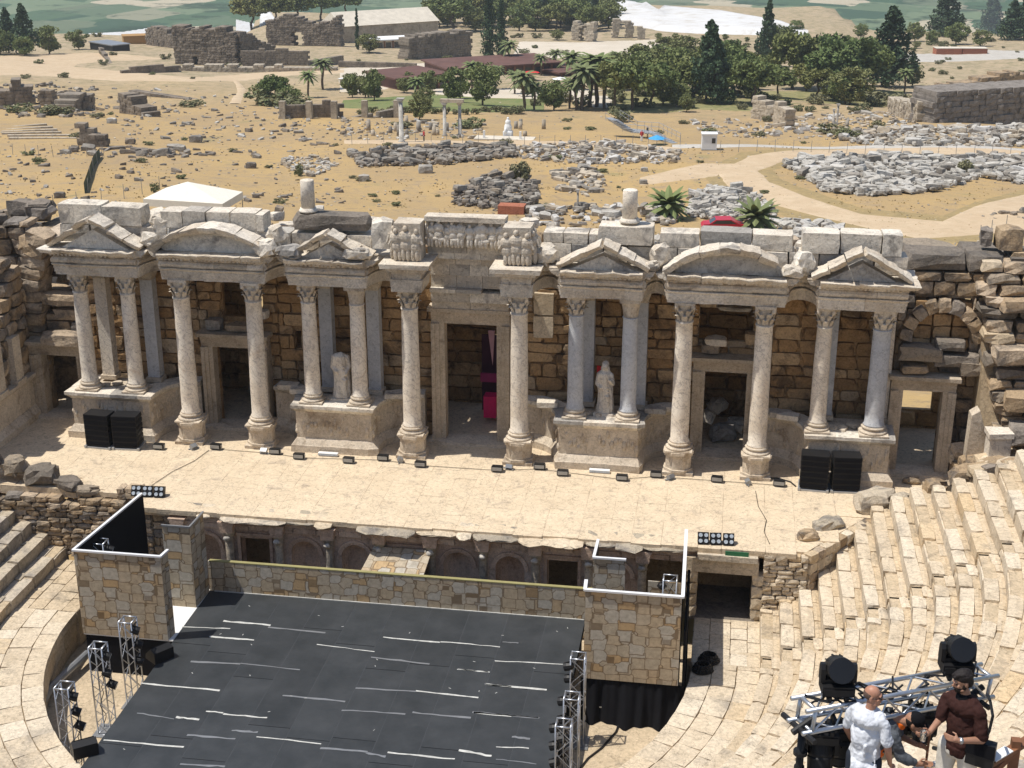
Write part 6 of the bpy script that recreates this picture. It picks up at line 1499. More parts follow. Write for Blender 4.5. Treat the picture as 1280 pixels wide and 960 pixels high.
# --- trees (photo position of the foot, height in photo pixels)
for kd, px, py, h, wd, lab in (
    ('conifer', 12, 66, 50, 1.1, 'dark conifer at the far left edge of the plain'), ('conifer', 33, 68, 56, 1.1, 'taller dark conifer second from the left edge'), ('round', 62, 68, 38, 1.2, 'bushy grey-green tree right of the two far left conifers'), ('round', 30, 70, 26, 1.3, 'low tree in front of the far left conifers'), ('round', 98, 62, 26, 1.4, 'low olive-like tree left of the grey shed'), ('round', 0, 68, 34, 1.2, 'tree cut by the left edge of the view'),
    ('pine', 316, 36, 44, 1.5, 'leftmost umbrella pine behind the ruined baths'), ('pine', 345, 32, 40, 1.4, 'umbrella pine second from the left behind the ruined baths'), ('pine', 372, 30, 40, 1.5, 'umbrella pine above the middle of the ruined baths'), ('pine', 402, 26, 38, 1.5, 'umbrella pine left of the long pale roof'), ('pine', 432, 20, 34, 1.4, 'umbrella pine behind the long pale roof'),
    ('cypress', 447, 62, 44, .75, 'slim cypress in front of the long pale roof'), ('round', 462, 66, 25, 1.5, 'round clipped tree in front of the white flat roof'), ('pine', 517, 40, 17, 1.8, 'low bushy tree before the right end of the pale roof'), ('pine', 565, 40, 46, 1.5, 'big dark pine right of the pale roof'), ('pine', 590, 34, 44, 1.4, 'big dark pine behind the tall twin cypresses'), ('pine', 545, 30, 34, 1.4, 'pine behind the right end of the long pale roof'),
    ('cypress', 612, 76, 78, 1.3, 'tall dark cypress, left of the twin pair by the ruined square wall'), ('cypress', 627, 72, 62, 1.35, 'tall dark cypress, right of the twin pair'), ('pine', 650, 26, 34, 1.6, 'pine right of the twin cypresses at the top edge'), ('pine', 672, 34, 36, 1.3, 'yellowish pine right of the twin cypresses'), ('cypress', 681, 36, 46, 1.6, 'dark cypress over the pale plaza, left one'), ('pine', 700, 34, 40, 1.5, 'broad pine at the head of the pale plaza'), ('cypress', 726, 32, 46, 1.7, 'dark cypress above the brick piers'), ('cypress', 743, 34, 42, 1.5, 'dark cypress right above the brick piers'), ('pine', 715, 26, 34, 1.6, 'dense pine between the plaza cypresses'), ('round', 696, 50, 14, 1.6, 'low round tree on the pale plaza'),
    ('pine', 768, 138, 64, 1.0, 'tall pine left of the clump of pool pines'), ('pine', 790, 138, 66, 1.25, 'broad dense pine right of the palm row'), ('pine', 815, 134, 58, 1.2, 'dense pine in the middle of the pool grove'), ('round', 832, 72, 28, 1.8, 'green tree at the right end of the brown roofs'), ('round', 856, 78, 36, 1.5, 'yellow-green tree at the end of the brown roofs'), ('conifer', 885, 130, 92, 1.1, 'tall feathery conifer in the grove'), ('pine', 868, 128, 54, 1.2, 'pine left of the feathery conifer'), ('pine', 905, 120, 62, 1.2, 'pine right of the feathery conifer'), ('pine', 942, 132, 60, 1.35, 'broad light green pine in front of the tall dark cypress'), ('conifer', 957, 84, 74, .75, 'tall dark spire-shaped cypress above the grove'), ('pine', 992, 112, 74, 1.1, 'open umbrella pine with bare stems right of the spire-shaped cypress'), ('pine', 1012, 110, 70, 1.0, 'open umbrella pine second from the spire-shaped cypress'), ('pine', 1036, 120, 62, 1.3, 'brownish pine in the right half of the grove'), ('pine', 1060, 118, 76, 1.2, 'large pine left of the big dark tree'), ('pine', 1078, 116, 66, 1.2, 'pine at the foot of the big dark tree'), ('conifer', 1110, 108, 88, 1.35, 'big dark dense tree at the right end of the grove'), ('pine', 975, 60, 28, 1.2, 'small pine on the terrace right of the spire-shaped cypress'), ('round', 1042, 128, 36, 1.3, 'low green tree below the brownish pine'), ('round', 858, 140, 24, 1.0, 'small yellow-green tree at the near edge of the grove'), ('round', 1140, 108, 30, 1.1, 'light tree right of the big dark tree'), ('round', 1076, 48, 20, 1.2, 'small tree beyond the travertine at the right'), ('round', 995, 42, 18, 1.3, 'small tree on the rim of the white travertine'),
    ('round', 1143, 52, 26, 1.2, 'bushy tree left of the tall tree by the right road'), ('conifer', 1182, 44, 54, 1.4, 'tall tree above the brick planters'), ('round', 1165, 56, 20, 1.1, 'small pale tree by the right road'), ('conifer', 1237, 42, 46, 1.2, 'dark conifer near the right edge of the plain'), ('conifer', 1263, 50, 44, 1.5, 'broad dark tree at the right edge of the plain'), ('round', 1195, 56, 30, 1.3, 'light green tree behind the brick planters'), ('round', 1225, 58, 22, 1.4, 'low light tree right of the brick planters'), ('conifer', 1279, 50, 50, 1.3, 'tree cut by the right edge of the view'),
    ('round', 468, 126, 42, .9, 'feathery green tree on the lawn, leftmost'), ('round', 440, 122, 30, 1.1, 'small tree left of the brown pool building'), ('round', 510, 110, 22, 1.1, 'small tree hiding the brown pool building'), ('round', 568, 128, 48, .95, 'leafy tree in front of the brown pool roof, left one'), ('round', 604, 132, 58, 1.0, 'taller leafy tree in front of the brown pool roof'), ('round', 692, 138, 40, 1.2, 'small branching tree on the white terrace'), ('round', 525, 150, 34, 1.1, 'grey-green tree behind the tall white column'), ('bush', 340, 132, 26, 2.2, 'wide bank of bushes left of the two left palms'), ('bush', 362, 136, 22, 2.2, 'bushes right of the foot track by the colonnade wall'), ('pine', 345, 130, 36, 1.2, 'bushy green tree by the foot track on the left'), ('round', 330, 128, 26, 1.5, 'low olive tree by the foot track on the left'), ('round', 362, 132, 26, 1.5, 'yellowish tree by the foot track on the left')):
    tree(kd, lab, px, py, h, wd)
for i in range(16): tree('round', 'small dark tree or shrub along the edge of the white travertine', 830+i*21+rnd.uniform(-8, 8), 48+i*.7+rnd.uniform(-2, 3), rnd.uniform(6, 12), 1.4, 'small trees along the travertine edge')
for i in range(46):
    px = rnd.uniform(640, 1140); tree('bush', 'green hedge bush under the trees of the pool grove', px, rnd.uniform(118, 143), rnd.uniform(8, 18), 1.3, 'bushes under the pool grove')
for i in range(16): tree('bush', 'low hedge bush along the lawn', 452+i*13, 141+rnd.uniform(-2, 3), rnd.uniform(8, 13), 1.3, 'hedge along the lawn')
for i in range(90): tree('bush', 'scattered shrub in the far terraces', rnd.choice((rnd.uniform(0, 300), rnd.uniform(1130, 1280), rnd.uniform(430, 700), rnd.uniform(640, 1280))), rnd.uniform(44, 100), rnd.uniform(3, 9), 1.6, 'scattered far shrubs')
for i in range(60): tree('bush', 'low green weed clump among the stones of the plain', rnd.uniform(0, 1280), rnd.uniform(120, 260), rnd.uniform(3, 8), 2.2, 'weed clumps on the plain')
for i, qx in enumerate(sorted(rnd.uniform(540, 770) for _ in range(34))): tree(rnd.choice(('pine', 'pine', 'round')), ORD[i]+' tree from the left in the dense belt at the top of the terrace', qx, rnd.uniform(16, 40), rnd.uniform(26, 38), 1.4, 'tree belt behind the plaza')
for i, qx in enumerate(sorted(rnd.uniform(770, 1110) for _ in range(26))): tree(rnd.choice(('pine', 'round')), ORD[i]+' filling tree from the left inside the pool grove', qx, rnd.uniform(96, 136), rnd.uniform(34, 54), 1.3, 'trees filling the pool grove')
for i in range(12): tree('round', 'small garden tree by the pool buildings', rnd.uniform(430, 700), rnd.uniform(104, 140), rnd.uniform(16, 30), 1.2, 'garden trees by the pool')
for px, py, h, w_, lab in ((650, 226, 32, .9, 'green shrub with spiky shoots beside the dark rubble heap'), (1206, 218, 24, 1.0, 'round dark green bush in the pale rubble field'), (375, 220, 20, .6, 'small spiky shrub beside the oval stone platform'), (22, 140, 14, 2.4, 'dark low bush before the ruined tower at the far left'), (70, 143, 16, 2.6, 'dark low bushes before the ruined chamber at the far left'), (240, 134, 12, 2.4, 'low bush by the trailing wall'), (1040, 168, 18, 2.0, 'green bush at the foot of the twin grey pillars'), (1060, 172, 16, 2.0, 'weedy bush right of the twin grey pillars'), (1098, 162, 14, 1.6, 'dry brownish bush on the right plain'), (958, 152, 10, 1.2, 'little bush at the foot of the broken pale pier'), (590, 160, 16, 2.4, 'weedy bushes behind the seated statue'), (500, 160, 12, 2.4, 'weedy bushes behind the tall white column'), (775, 152, 20, 1.4, 'bush left of the metal-railed stairway'), (193, 240, 16, .7, 'small dry shrub left of the canopy'), (1110, 132, 22, 2.4, 'dense bank of shrubs left of the massive bath wall'), (1085, 128, 18, 2.4, 'bushes under the right end of the grove')):
    tree('bush', lab, px, py, h, w_)
for i, (px, py, h) in enumerate(sorted(((770, 96, 36), (756, 136, 60), (728, 138, 66), (668, 138, 40), (590, 112, 40), (520, 128, 36), (620, 112, 34), (780, 98, 30), (637, 86, 40), (655, 138, 56), (386, 122, 38), (404, 112, 44), (676, 94, 30), (694, 90, 32), (716, 112, 54), (738, 134, 72), (745, 134, 76), (720, 138, 46), (712, 136, 44), (756, 124, 56), (643, 118, 34), (1130, 116, 34)))):
    palm(ORD[i]+' palm from the left among the palms by the pool', px, py, h, i % 2, 1.1)
palm('short full palm behind the wall right of the column stump', 834, 273, 66, 2, .85, None); palm('short full palm beside the red car', 944, 290, 72, 2, .85, None)
for o_ in [o for o in COL.objects if o.name.startswith('palm_tree') and 'short' in o.get('label', '')]:
    if 'group' in o_: del o_['group']
# --- fence posts
def posts(pts, n, h, lab, wire=True, r_=.04):
    P_ = [Vector(onground(*p)) for p in pts]; L_ = [0]
    for a, b in zip(P_, P_[1:]): L_.append(L_[-1]+(b-a).length)
    for i in range(n):
        s = L_[-1]*i/(n-1); j = max(k for k in range(len(P_)-1) if L_[k] <= s+1e-6); q = P_[j]+(P_[j+1]-P_[j])*((s-L_[j])/(L_[j+1]-L_[j])); q.z = gz(q.x, q.y)
        tag(ob('fence_post', fpm, None, q, (rnd.uniform(-.05, .05), rnd.uniform(-.05, .05), 0), (r_/.04, r_/.04, h)), lab, 'fence post', lab+'s')
fpm = MB().tube((0, 0, 0), (0, 0, 1), .04, .035, 6).mesh(steel_m)
posts([(0, 192), (60, 196), (130, 196)], 8, 1.5, 'thin post of the field fence at the far left'); posts([(0, 276), (70, 262), (150, 250), (200, 238)], 9, 1.6, 'thin post of the fence left of the canopy'); posts([(110, 240), (118, 210), (128, 196)], 5, 1.6, 'green mesh fence post in the dry grass'); posts([(440, 181), (640, 181), (850, 183)], 22, 1.6, 'post of the long fence along the gravel path'); posts([(900, 191), (1060, 193), (1285, 196)], 18, 1.7, 'post of the long fence along the concrete path'); posts([(1225, 300), (1245, 290), (1280, 280)], 4, 1.5, 'post behind the wall top at the right'); 
fm2 = MB(); P_ = [Vector(onground(*p)) for p in ((106, 242), (112, 224), (118, 206), (125, 197))]
for a, b in zip(P_, P_[1:]): fm2.add([a, b, b+Vector((0, 0, 1.2)), a+Vector((0, 0, 1.2))], [(0, 1, 2, 3)]); fm2.add([a+Vector((.05, 0, 0)), b+Vector((.05, 0, 0)), b+Vector((.05, 0, 1.2)), a+Vector((.05, 0, 1.2))], [(3, 2, 1, 0)])
tag(ob('mesh_fence', fm2.mesh(plain('green_mesh', (.07, .09, .05), .9))), 'short dark green mesh fence running back through the dry grass', 'fence')

# --- stones: individuals first, the rest of each field as one mass
NB = [0]; restlist = {}
def inpoly(x, y, P):
    c = False; j = len(P)-1
    for i in range(len(P)):
        if (P[i][1] > y) != (P[j][1] > y) and x < (P[j][0]-P[i][0])*(y-P[i][1])/(P[j][1]-P[i][1])+P[i][0]: c = not c
        j = i
    return c
def field(label, group, poly, n, s0, s1, mats, ind, long=1.0, pile=0.0, kind='worn'):
    xs = [p[0] for p in poly]; ys = [p[1] for p in poly]; got = 0; tries = 0; bag = []
    while got < n and tries < n*20:
        tries += 1; px, py = rnd.uniform(min(xs), max(xs)), rnd.uniform(min(ys), max(ys))
        if not inpoly(px, py, poly): continue
        p = onground(px, py); s = rnd.uniform(s0, s1)*mpp(p)*(.55+.9*rnd.random()**2); d = (s*rnd.uniform(.9, 1.9)*long, s*rnd.uniform(.7, 1.1), s*rnd.uniform(.45, .85)); bag.append((s, (p[0], p[1], p[2]+d[2]*.3+pile*rnd.random()*s), d)); got += 1
    bag.sort(key=lambda b: -b[0]); rest = {}
    for i, (s, c, d) in enumerate(bag):
        m = rnd.choice(mats)
        if i < ind:
            NB[0] += 1; tag(putblock(m, kind, c, d, rnd.uniform(-.6, .6) if long > 1 else rnd.uniform(0, 3), None, 'fallen_stone', rnd.uniform(-.25, .25), rnd.uniform(-.25, .25)), label, 'stone', group)
        else: rest.setdefault(m.name, []).append((c, d, rnd.uniform(0, 3)))
    for k, v in rest.items(): tag(ob('rubble_field', joined(v, MATS[k], kind='worn')), 'mass of smaller stones: '+label, 'rubble', kind='stuff')
W2, G2, D2 = [white_m], [grey_m, grey_m, far_m], [grey_m, dark_m, dark_m]
field('pale fallen block in the big rubble field inside the bend of the dirt track', 'blocks in the big pale rubble field', [(978, 208), (1000, 199), (1060, 197), (1285, 198), (1285, 232), (1225, 222), (1170, 240), (1085, 246), (1030, 240), (1000, 218)], 2210, 4.7, 8.5, [white_m, white_m, white_m, grey_m], 80, 1.2, .6)
field('pale fallen block in the strip of rubble before the massive bath wall', 'blocks in the strip before the bath wall', [(1050, 166), (1140, 162), (1285, 158), (1285, 184), (1110, 184), (1050, 178)], 714, 4.3, 7.4, [white_m, farp_m, white_m, grey_m], 30, 1.2, .4)
field('pale fallen block in the heap behind the red car', 'blocks in the heap behind the red car', [(858, 245), (880, 236), (925, 236), (970, 258), (968, 280), (900, 276), (862, 272)], 561, 4.7, 8.1, [white_m, white_m, grey_m], 30, 1.1, .5)
field('white round-edged block in the row behind the right arched gable', 'blocks behind the right arched gable', [(925, 282), (965, 276), (1050, 284), (1060, 300), (930, 298)], 153, 6.5, 10.4, W2, 20, 1.0, .3)
field('dark fallen block in the grey heap behind the figure relief', 'blocks in the grey heap', [(562, 245), (600, 225), (650, 218), (672, 232), (672, 258), (620, 264), (566, 256)], 578, 4.3, 7.4, D2, 28, 1.0, .9)
field('grey block in the long rubble bank before the gravel path', 'blocks in the long rubble bank', [(436, 196), (480, 186), (640, 184), (650, 196), (560, 206), (450, 210)], 714, 4.0, 7.4, G2, 26, 1.2, .7)
field('grey block in the scattered rubble left of the white cabin', 'blocks in the scattered rubble', [(645, 184), (760, 178), (852, 190), (845, 204), (730, 206), (650, 198)], 510, 3.2, 6.7, [grey_m, farp_m, white_m], 20, 1.2, .4)
field('pale slab in the walled garden plots behind the relief', 'slabs in the garden plots', [(690, 216), (740, 208), (760, 232), (735, 246), (700, 240)], 119, 5.0, 8.9, [farp_m, grey_m], 8, 1.3)
field('pale broken piece behind the wall top by the column stump', 'broken pieces behind the wall top', [(660, 262), (770, 255), (850, 262), (850, 282), (660, 284)], 153, 5.8, 11.1, [white_m, farp_m, grey_m], 16, 1.2, .3)
field('dark stone scattered in the dry grass of the left plain', 'stones scattered over the left plain', [(0, 186), (430, 180), (440, 270), (320, 256), (180, 240), (70, 290), (0, 300)], 161, 2.9, 6.7, D2, 24, 1.2)
field('dark squared stone lying in a row across the left plain', 'stones in a row on the left plain', [(110, 186), (230, 186), (270, 188), (270, 197), (110, 197)], 44, 5.0, 10.4, D2, 12, 1.3)
field('grey stone among the ruins of the middle left plain', 'stones in the middle left plain', [(130, 110), (330, 118), (440, 150), (430, 180), (180, 178), (120, 150)], 255, 2.2, 5.5, G2+[white_m], 14, 1.2)
field('grey stone round the pale columns', 'stones round the pale columns', [(430, 150), (500, 150), (610, 156), (600, 174), (430, 176)], 187, 2.2, 5.2, [farp_m, grey_m, white_m], 10, 1.0)
field('stone among the low remains on the right plain', 'stones of the right plain', [(860, 150), (940, 150), (1140, 135), (1150, 160), (1050, 175), (880, 172)], 374, 2.2, 5.9, [farp_m, grey_m, white_m], 14, 1.2)
field('pale paving stone of the oval platform in the dry grass', 'stones of the oval platform', [(352, 200), (395, 196), (425, 206), (400, 218), (372, 218), (358, 210)], 204, 2.9, 5.9, [farp_m, white_m], 6, 1.0)
field('stone in the debris round the far left ruins', 'stones round the far left ruins', [(0, 105), (120, 108), (130, 146), (0, 148)], 221, 2.9, 6.7, D2+[farp_m], 8, 1.0)
field('small stone near the wall at the far right', 'stones near the far right wall', [(1225, 262), (1285, 262), (1285, 275), (1225, 278)], 15, 5.0, 10.4, G2, 5)
# isolated noticeable blocks
for px, py, s, m, lab in ((245, 178, 16, grey_m, 'dark squared boulder alone in the middle of the left plain'), (140, 154, 12, white_m, 'white boulder near the two upright slabs'), (163, 180, 13, dark_m, 'dark cube-shaped stone right of the upright slabs'), (92, 190, 12, dark_m, 'dark stone left below the upright slabs'), (75, 247, 13, dark_m, 'dark stone by the fence above the left end gable'), (48, 284, 11, dark_m, 'squared dark stone low on the left plain, upper one'), (314, 210, 13, dark_m, 'dark stone in the yellow grass right of the canopy'), (554, 205, 12, white_m, 'white cube-shaped stone at the near edge of the rubble bank'), (532, 216, 18, grey_m, 'long grey drum lying in front of the rubble bank'), (455, 226, 14, grey_m, 'grey stone standing at the left end of the rubble bank'), (805, 214, 9, white_m, 'white stone right of the garden plots'), (804, 230, 10, grey_m, 'grey boulder in the bare grass above the column stump'), (320, 247, 9, dark_m, 'dark stone right of the canopy peak')):
    p = onground(px, py); q = s*mpp(p); tag(putblock(m, 'worn', (p[0], p[1], p[2]+q*.25), (q, q*.8, q*.6), .2, None, 'fallen_stone'), lab, 'stone')
for i in range(26):
    px = rnd.choice((rnd.uniform(440, 500), rnd.uniform(505, 560), rnd.uniform(640, 700), rnd.uniform(1030, 1060))); p = onground(px, rnd.uniform(156, 172)); hh = rnd.uniform(6, 14)*mpp(p)
    tag(ob('stone_stump', MB().lathe([(.35, -.2), (.3, hh)], 9).mesh(grey_m if i % 2 else farp_m, True), None, p), 'short grey column stump standing in the ruins round the tall white column', 'column stump', 'column stumps in the plain')
items = []
for i in range(2600):
    p = onground(rnd.uniform(-10, 1290), 96+215*rnd.random()**.8); s_ = rnd.uniform(.8, 2.6)*mpp(p)
    if noise.noise(Vector((p[0]/14, p[1]/14, 9))) > -.15: items.append(((p[0], p[1], p[2]+s_*.15), (s_*1.3, s_, s_*.6), rnd.uniform(0, 3)))
h_ = len(items)//2
tag(ob('pebbles', joined(items[:h_], grey_m)), 'small grey stones strewn over the dry plain', 'stones', kind='stuff'); tag(ob('pebbles', joined(items[h_:], farp_m)), 'small pale stones strewn over the dry plain', 'stones', kind='stuff')
# dry grass tufts near enough to show
V = []; F = []
for i in range(5500):
    px, py = rnd.uniform(-10, 1290), rnd.uniform(180, 305); p = onground(px, py); s = rnd.uniform(.05, .15)
    if noise.noise(Vector((p[0]/11, p[1]/11, 0)))+.6*noise.noise(Vector((p[0]/3, p[1]/3, 4))) < .12: continue
    for _ in range(3):
        a = rnd.uniform(0, pi); n = len(V); V += [(p[0]-s*cos(a), p[1]-s*sin(a), p[2]-.02), (p[0]+s*cos(a), p[1]+s*sin(a), p[2]-.02), (p[0]+rnd.uniform(-.1, .1), p[1], p[2]+s*1.1)]; F.append((n, n+1, n+2))
tag(ob('dry_grass', mesh(V, F, dry_f)), 'tufts of dry yellow grass over the plain', 'grass', kind='stuff')
# ================================================================== FOREGROUND: lighting truss, people
def cpt(px, py, d):
    q = ray(px, py); q = q/(q@_f); p = CAM+q*d; return Vector((float(p[0]), float(p[1]), float(p[2])))
TZ = 14.05                                      # level of the upper walkway they stand on
tag(ob('upper_walkway', MB().box(9.5, 17, -44.5, -40.75, 13.4, TZ).jit(.03, .5).mesh(worn_m)), kind='structure')
# --- box truss held on black stands
P0 = cpt(1008, 893, 14.6); P1 = cpt(1226, 852, 15.6)
t = T('lighting_truss', 'horizontal aluminium box truss carrying the moving head lamps', 'truss', P0); D_ = P1-P0; L_ = D_.length
rzT = atan2(D_.y, D_.x); ryT = -math.asin(D_.z/L_); RT = Matrix.Rotation(rzT, 3, 'Z') @ Matrix.Rotation(ryT, 3, 'Y')
mb = MB(); w_ = .26; h = w_/2; n = 8; c = [(-h, -h), (h, -h), (h, h), (-h, h)]; N_ = lambda x, y, z: tuple(RT @ Vector((x, y, z)))
for y, z in c: mb.tube(N_(-.12, y, z), N_(L_+.1, y, z), .025, None, 10)
ob('main_tubes', mb.mesh(alu_m, True), t); mb = MB()
for f in range(4):
    a, b = c[f], c[(f+1) % 4]
    for i in range(n):
        xa, xb = L_*i/n, L_*(i+1)/n; p, q = (a, b) if i % 2 else (b, a); mb.tube(N_(xa, *p), N_(xb, *q), .012, None, 6, False)
    for x in (0, L_): mb.tube(N_(x, *a), N_(x, *b), .022, None, 8)
ob('lacing', mb.mesh(alu_m, True), t)
def onT(s, y, z): return Vector(P0)+RT @ Vector((s, y, z))
# black stands
for s, lab in ((-.02, 'black steel stand holding the left end of the lighting truss'), (L_-.05, 'black steel stand behind the bearded man holding the right end of the truss')):
    q = onT(s, 0, -.17); t = T('truss_stand', lab, 'stand', (q.x, q.y, TZ)); H = q.z-TZ
    ob('post', MB().tube((0, 0, .0), (0, 0, H), .04, None, 12).mesh(black_m, True), t); ob('sleeve', MB().tube((0, 0, H-.75), (0, 0, H-.45), .055, None, 12).tube((0, 0, H-.30), (0, 0, H-.26), .075, None, 12).mesh(black_m), t)
    ob('cross_arm', MB().tube(RT @ Vector((-.05, -.28, .02))+Vector((0, 0, H)), RT @ Vector((-.05, .28, .02))+Vector((0, 0, H)), .03, None, 8).tube(RT @ Vector((-.12, 0, -.02))+Vector((0, 0, H)), RT @ Vector((.1, 0, .1))+Vector((0, 0, H)), .035, None, 8).mesh(black_m), t)
    for a in (0, 2.1, 4.2): ob('leg', MB().tube((0, 0, .25), (.55*cos(a), .55*sin(a), .02), .025, None, 8).mesh(black_m), t)
def moving_head(label, pos, up, yaw, tilt, head=True):
    """base + yoke + head; up=+1 stands on the truss, -1 hangs"""
    t = T('moving_head_lamp', label, 'stage lamp', pos, yaw); s = up; t.scale = (.82, .82, .82)
    ob('base', MB().box(-.20, .20, -.15, .15, *sorted((s*.06, s*.20))).box(-.185, .185, -.165, .165, *sorted((s*.085, s*.17))).mesh(black_m), t)
    ob('clamp', MB().box(-.13, -.08, -.16, .16, *sorted((0, s*.058))).box(.08, .13, -.16, .16, *sorted((0, s*.058))).tube((-.105, -.14, s*-.01), (-.105, .14, s*-.01), .03).mesh(black_m), t)
    y = MB(); y.box(-.17, .17, -.07, .07, *sorted((s*.205, s*.26)))
    for sx in (-1, 1): y.prism([(-.08, s*.22), (.08, s*.22), (.07, s*.40), (.03, s*.46), (-.03, s*.46), (-.07, s*.40)], *sorted((sx*.168, sx*.225)), 'x')
    ob('yoke', y.fix(black_m), t)
    M = Matrix.Translation(Vector((0, 0, s*.385))) @ Matrix.Rotation(tilt, 4, 'X'); hb = MB()
    hb.lathe([(.10, -.21), (.145, -.19), (.155, -.10), (.158, .02), (.150, .05), (.162, .07), (.162, .20), (.150, .215)], 24)
    for i in range(10): a = 2*pi*i/10; hb.obox((.15*cos(a), .15*sin(a), -.1), (.03, .02, .16), Matrix.Rotation(a, 3, 'Z'))
    lens_ = MB().lathe([(.14, .205), (.10, .223), (.02, .228)], 24); bz = MB().lathe([(.142, .214), (.162, .214), (.162, .232), (.146, .232)], 24)
    for m_ in (hb, lens_, bz): m_.v = [tuple(M @ Vector(p)) for p in m_.v]
    ob('head', hb.mesh(black_m, False), t); ob('lens', lens_.mesh(glass_m, True), t); ob('bezel', bz.mesh(blackg_m), t)
    m = MB()
    for k in range(3):
        pts = [(-.2+.02*k, -.05*k, s*.1)]+[(rnd.uniform(-.24, .24), rnd.uniform(-.2, .2), s*rnd.uniform(-.02, .14)) for _ in range(5)]; m.path(pts, .009, 5)
    ob('cables', m.mesh(black_m), t); return t
def near_s(px): return max(0, min(L_, L_*(px-1008)/(1226-1008)))
moving_head('black moving head lamp standing on the left half of the truss', onT(near_s(1040), 0, .17), 1, .12, 1.15)
moving_head('black moving head lamp standing on the right half of the truss', onT(near_s(1188), 0, .17), 1, .12, 1.15)
for px, tl, lab in ((1030, pi-.35, 'black moving head hanging below the left end of the truss'), (1055, pi+.3, 'black moving head hanging behind the man in white'), (1105, pi-.9, 'black moving head hanging between the man in white and the worker'), (1152, pi+1.1, 'black moving head hanging beside the bearded man')):
    moving_head(lab, onT(near_s(px), 0, -.17), -1, .1+rnd.uniform(-.2, .2), tl)
m = MB()
for k in range(5):
    pts = [onT(L_*i/16, rnd.uniform(-.14, .14), rnd.uniform(.06, .2)) for i in range(17)]; 
    m.path(pts[:9] if k < 3 else pts[4:], .012, 5)
tag(ob('cable_run', m.mesh(black_m)), 'black cables running along the top of the lighting truss', 'cable')

# --- people
def mat_skin(name, c): 
    m, nt, b = base(name, .5, 0, .4); g = node(nt, 'ShaderNodeNewGeometry'); n = noi(nt, g.outputs['Position'], 14, 4)
    nt.links.new(mixc(nt, rng(nt, n, .3, .7), tuple(x*.9 for x in c), tuple(min(1, x*1.1) for x in c)), b.inputs['Base Color']); b.inputs['Subsurface Weight'].default_value = .08; return m
def mat_cloth(name, c, fold=.5):
    m, nt, b = base(name, .85, 0, .15); g = node(nt, 'ShaderNodeNewGeometry'); n = noi(nt, g.outputs['Position'], 5, 3, .5, .8); n2 = noi(nt, g.outputs['Position'], 160, 2)
    nt.links.new(mixc(nt, 1.0, tuple(c), comb(nt, rng(nt, n2, .3, .7, .94, 1.06)), 'MULTIPLY'), b.inputs['Base Color'])
    bp = node(nt, 'ShaderNodeBump', Strength=fold, Distance=.05); nt.links.new(n, bp.inputs['Height']); nt.links.new(bp.outputs[0], b.inputs['Normal']); return m
skin_a = mat_skin('tanned_skin', (.42, .21, .135)); skin_b = mat_skin('brown_skin', (.36, .19, .12))
hair_m = plain('dark_hair', (.014, .010, .009), .7, var=.5, s=60); stub_m = plain('beard_hair', (.022, .014, .011), .85, var=.5, s=80); grey_h = plain('grey_stubble', (.10, .065, .05), .8, var=.3, s=90)
white_c = mat_cloth('white_cotton', (.62, .64, .68), .6); brown_c = mat_cloth('brown_knit', (.040, .016, .013), .5); grey_c = mat_cloth('grey_shirt', (.10, .11, .125), .5); orange_c = mat_cloth('orange_vest', (.80, .16, .02), .4)
jean_c = mat_cloth('dark_trousers', (.03, .036, .05), .5); cream_c = mat_cloth('cream_trousers', (.66, .62, .54), .5)
_ft = bpy.data.textures.new('cloth_folds', 'CLOUDS'); _ft.noise_scale = .11; _ft.noise_depth = 2
def folds(o):
    d = o.modifiers.new('d', 'DISPLACE'); d.texture = _ft; d.strength = .05; d.mid_level = .45; d.texture_coords = 'LOCAL'; return o
def limb(mb, pts, rs, k=12):
    for (a, b, ra, rb) in zip(pts, pts[1:], rs, rs[1:]): cap_(mb, a, b, ra, rb, k)
def rot_after(mb, n0, c, rz=0, rx=0, ry=0):
    M = Matrix.Rotation(rz, 3, 'Z') @ Matrix.Rotation(ry, 3, 'Y') @ Matrix.Rotation(rx, 3, 'X'); c = Vector(c)
    for i in range(n0, len(mb.v)): mb.v[i] = tuple(c+M @ (Vector(mb.v[i])-c))
def head_into(mb, c, rz, rx=0, nose=1.0):
    """face looks along -y before rotation; c = centre of the skull, head 0.235 tall"""
    n0 = len(mb.v); x, y, z = c
    mb.ell((x, y+.012, z+.03), (.074, .094, .088), None, 18, 12); mb.ell((x, y-.022, z-.035), (.060, .070, .082), None, 16, 10)   # skull, face
    mb.ell((x, y-.060, z-.085), (.032, .028, .024)); mb.ell((x, y-.085, z+.022), (.050, .016, .012))      # chin, brow
    mb.tube((x, y-.088, z+.012), (x, y-.112, z-.022), .009, .015, 8); mb.ell((x, y-.104, z-.026), (.016*nose, .014, .010)) # nose
    mb.ell((x, y-.090, z-.052), (.024, .010, .0065)); mb.ell((x, y-.088, z-.062), (.021, .010, .007))        # lips
    for s in (-1, 1):
        mb.ell((x+s*.042, y-.068, z-.018), (.020, .018, .020)); mb.ell((x+s*.074, y+.012, z-.008), (.010, .020, .032)); mb.ell((x+s*.05, y-.03, z-.07), (.02, .03, .02))
    rot_after(mb, n0, (x, y, z-.06), rz, rx)
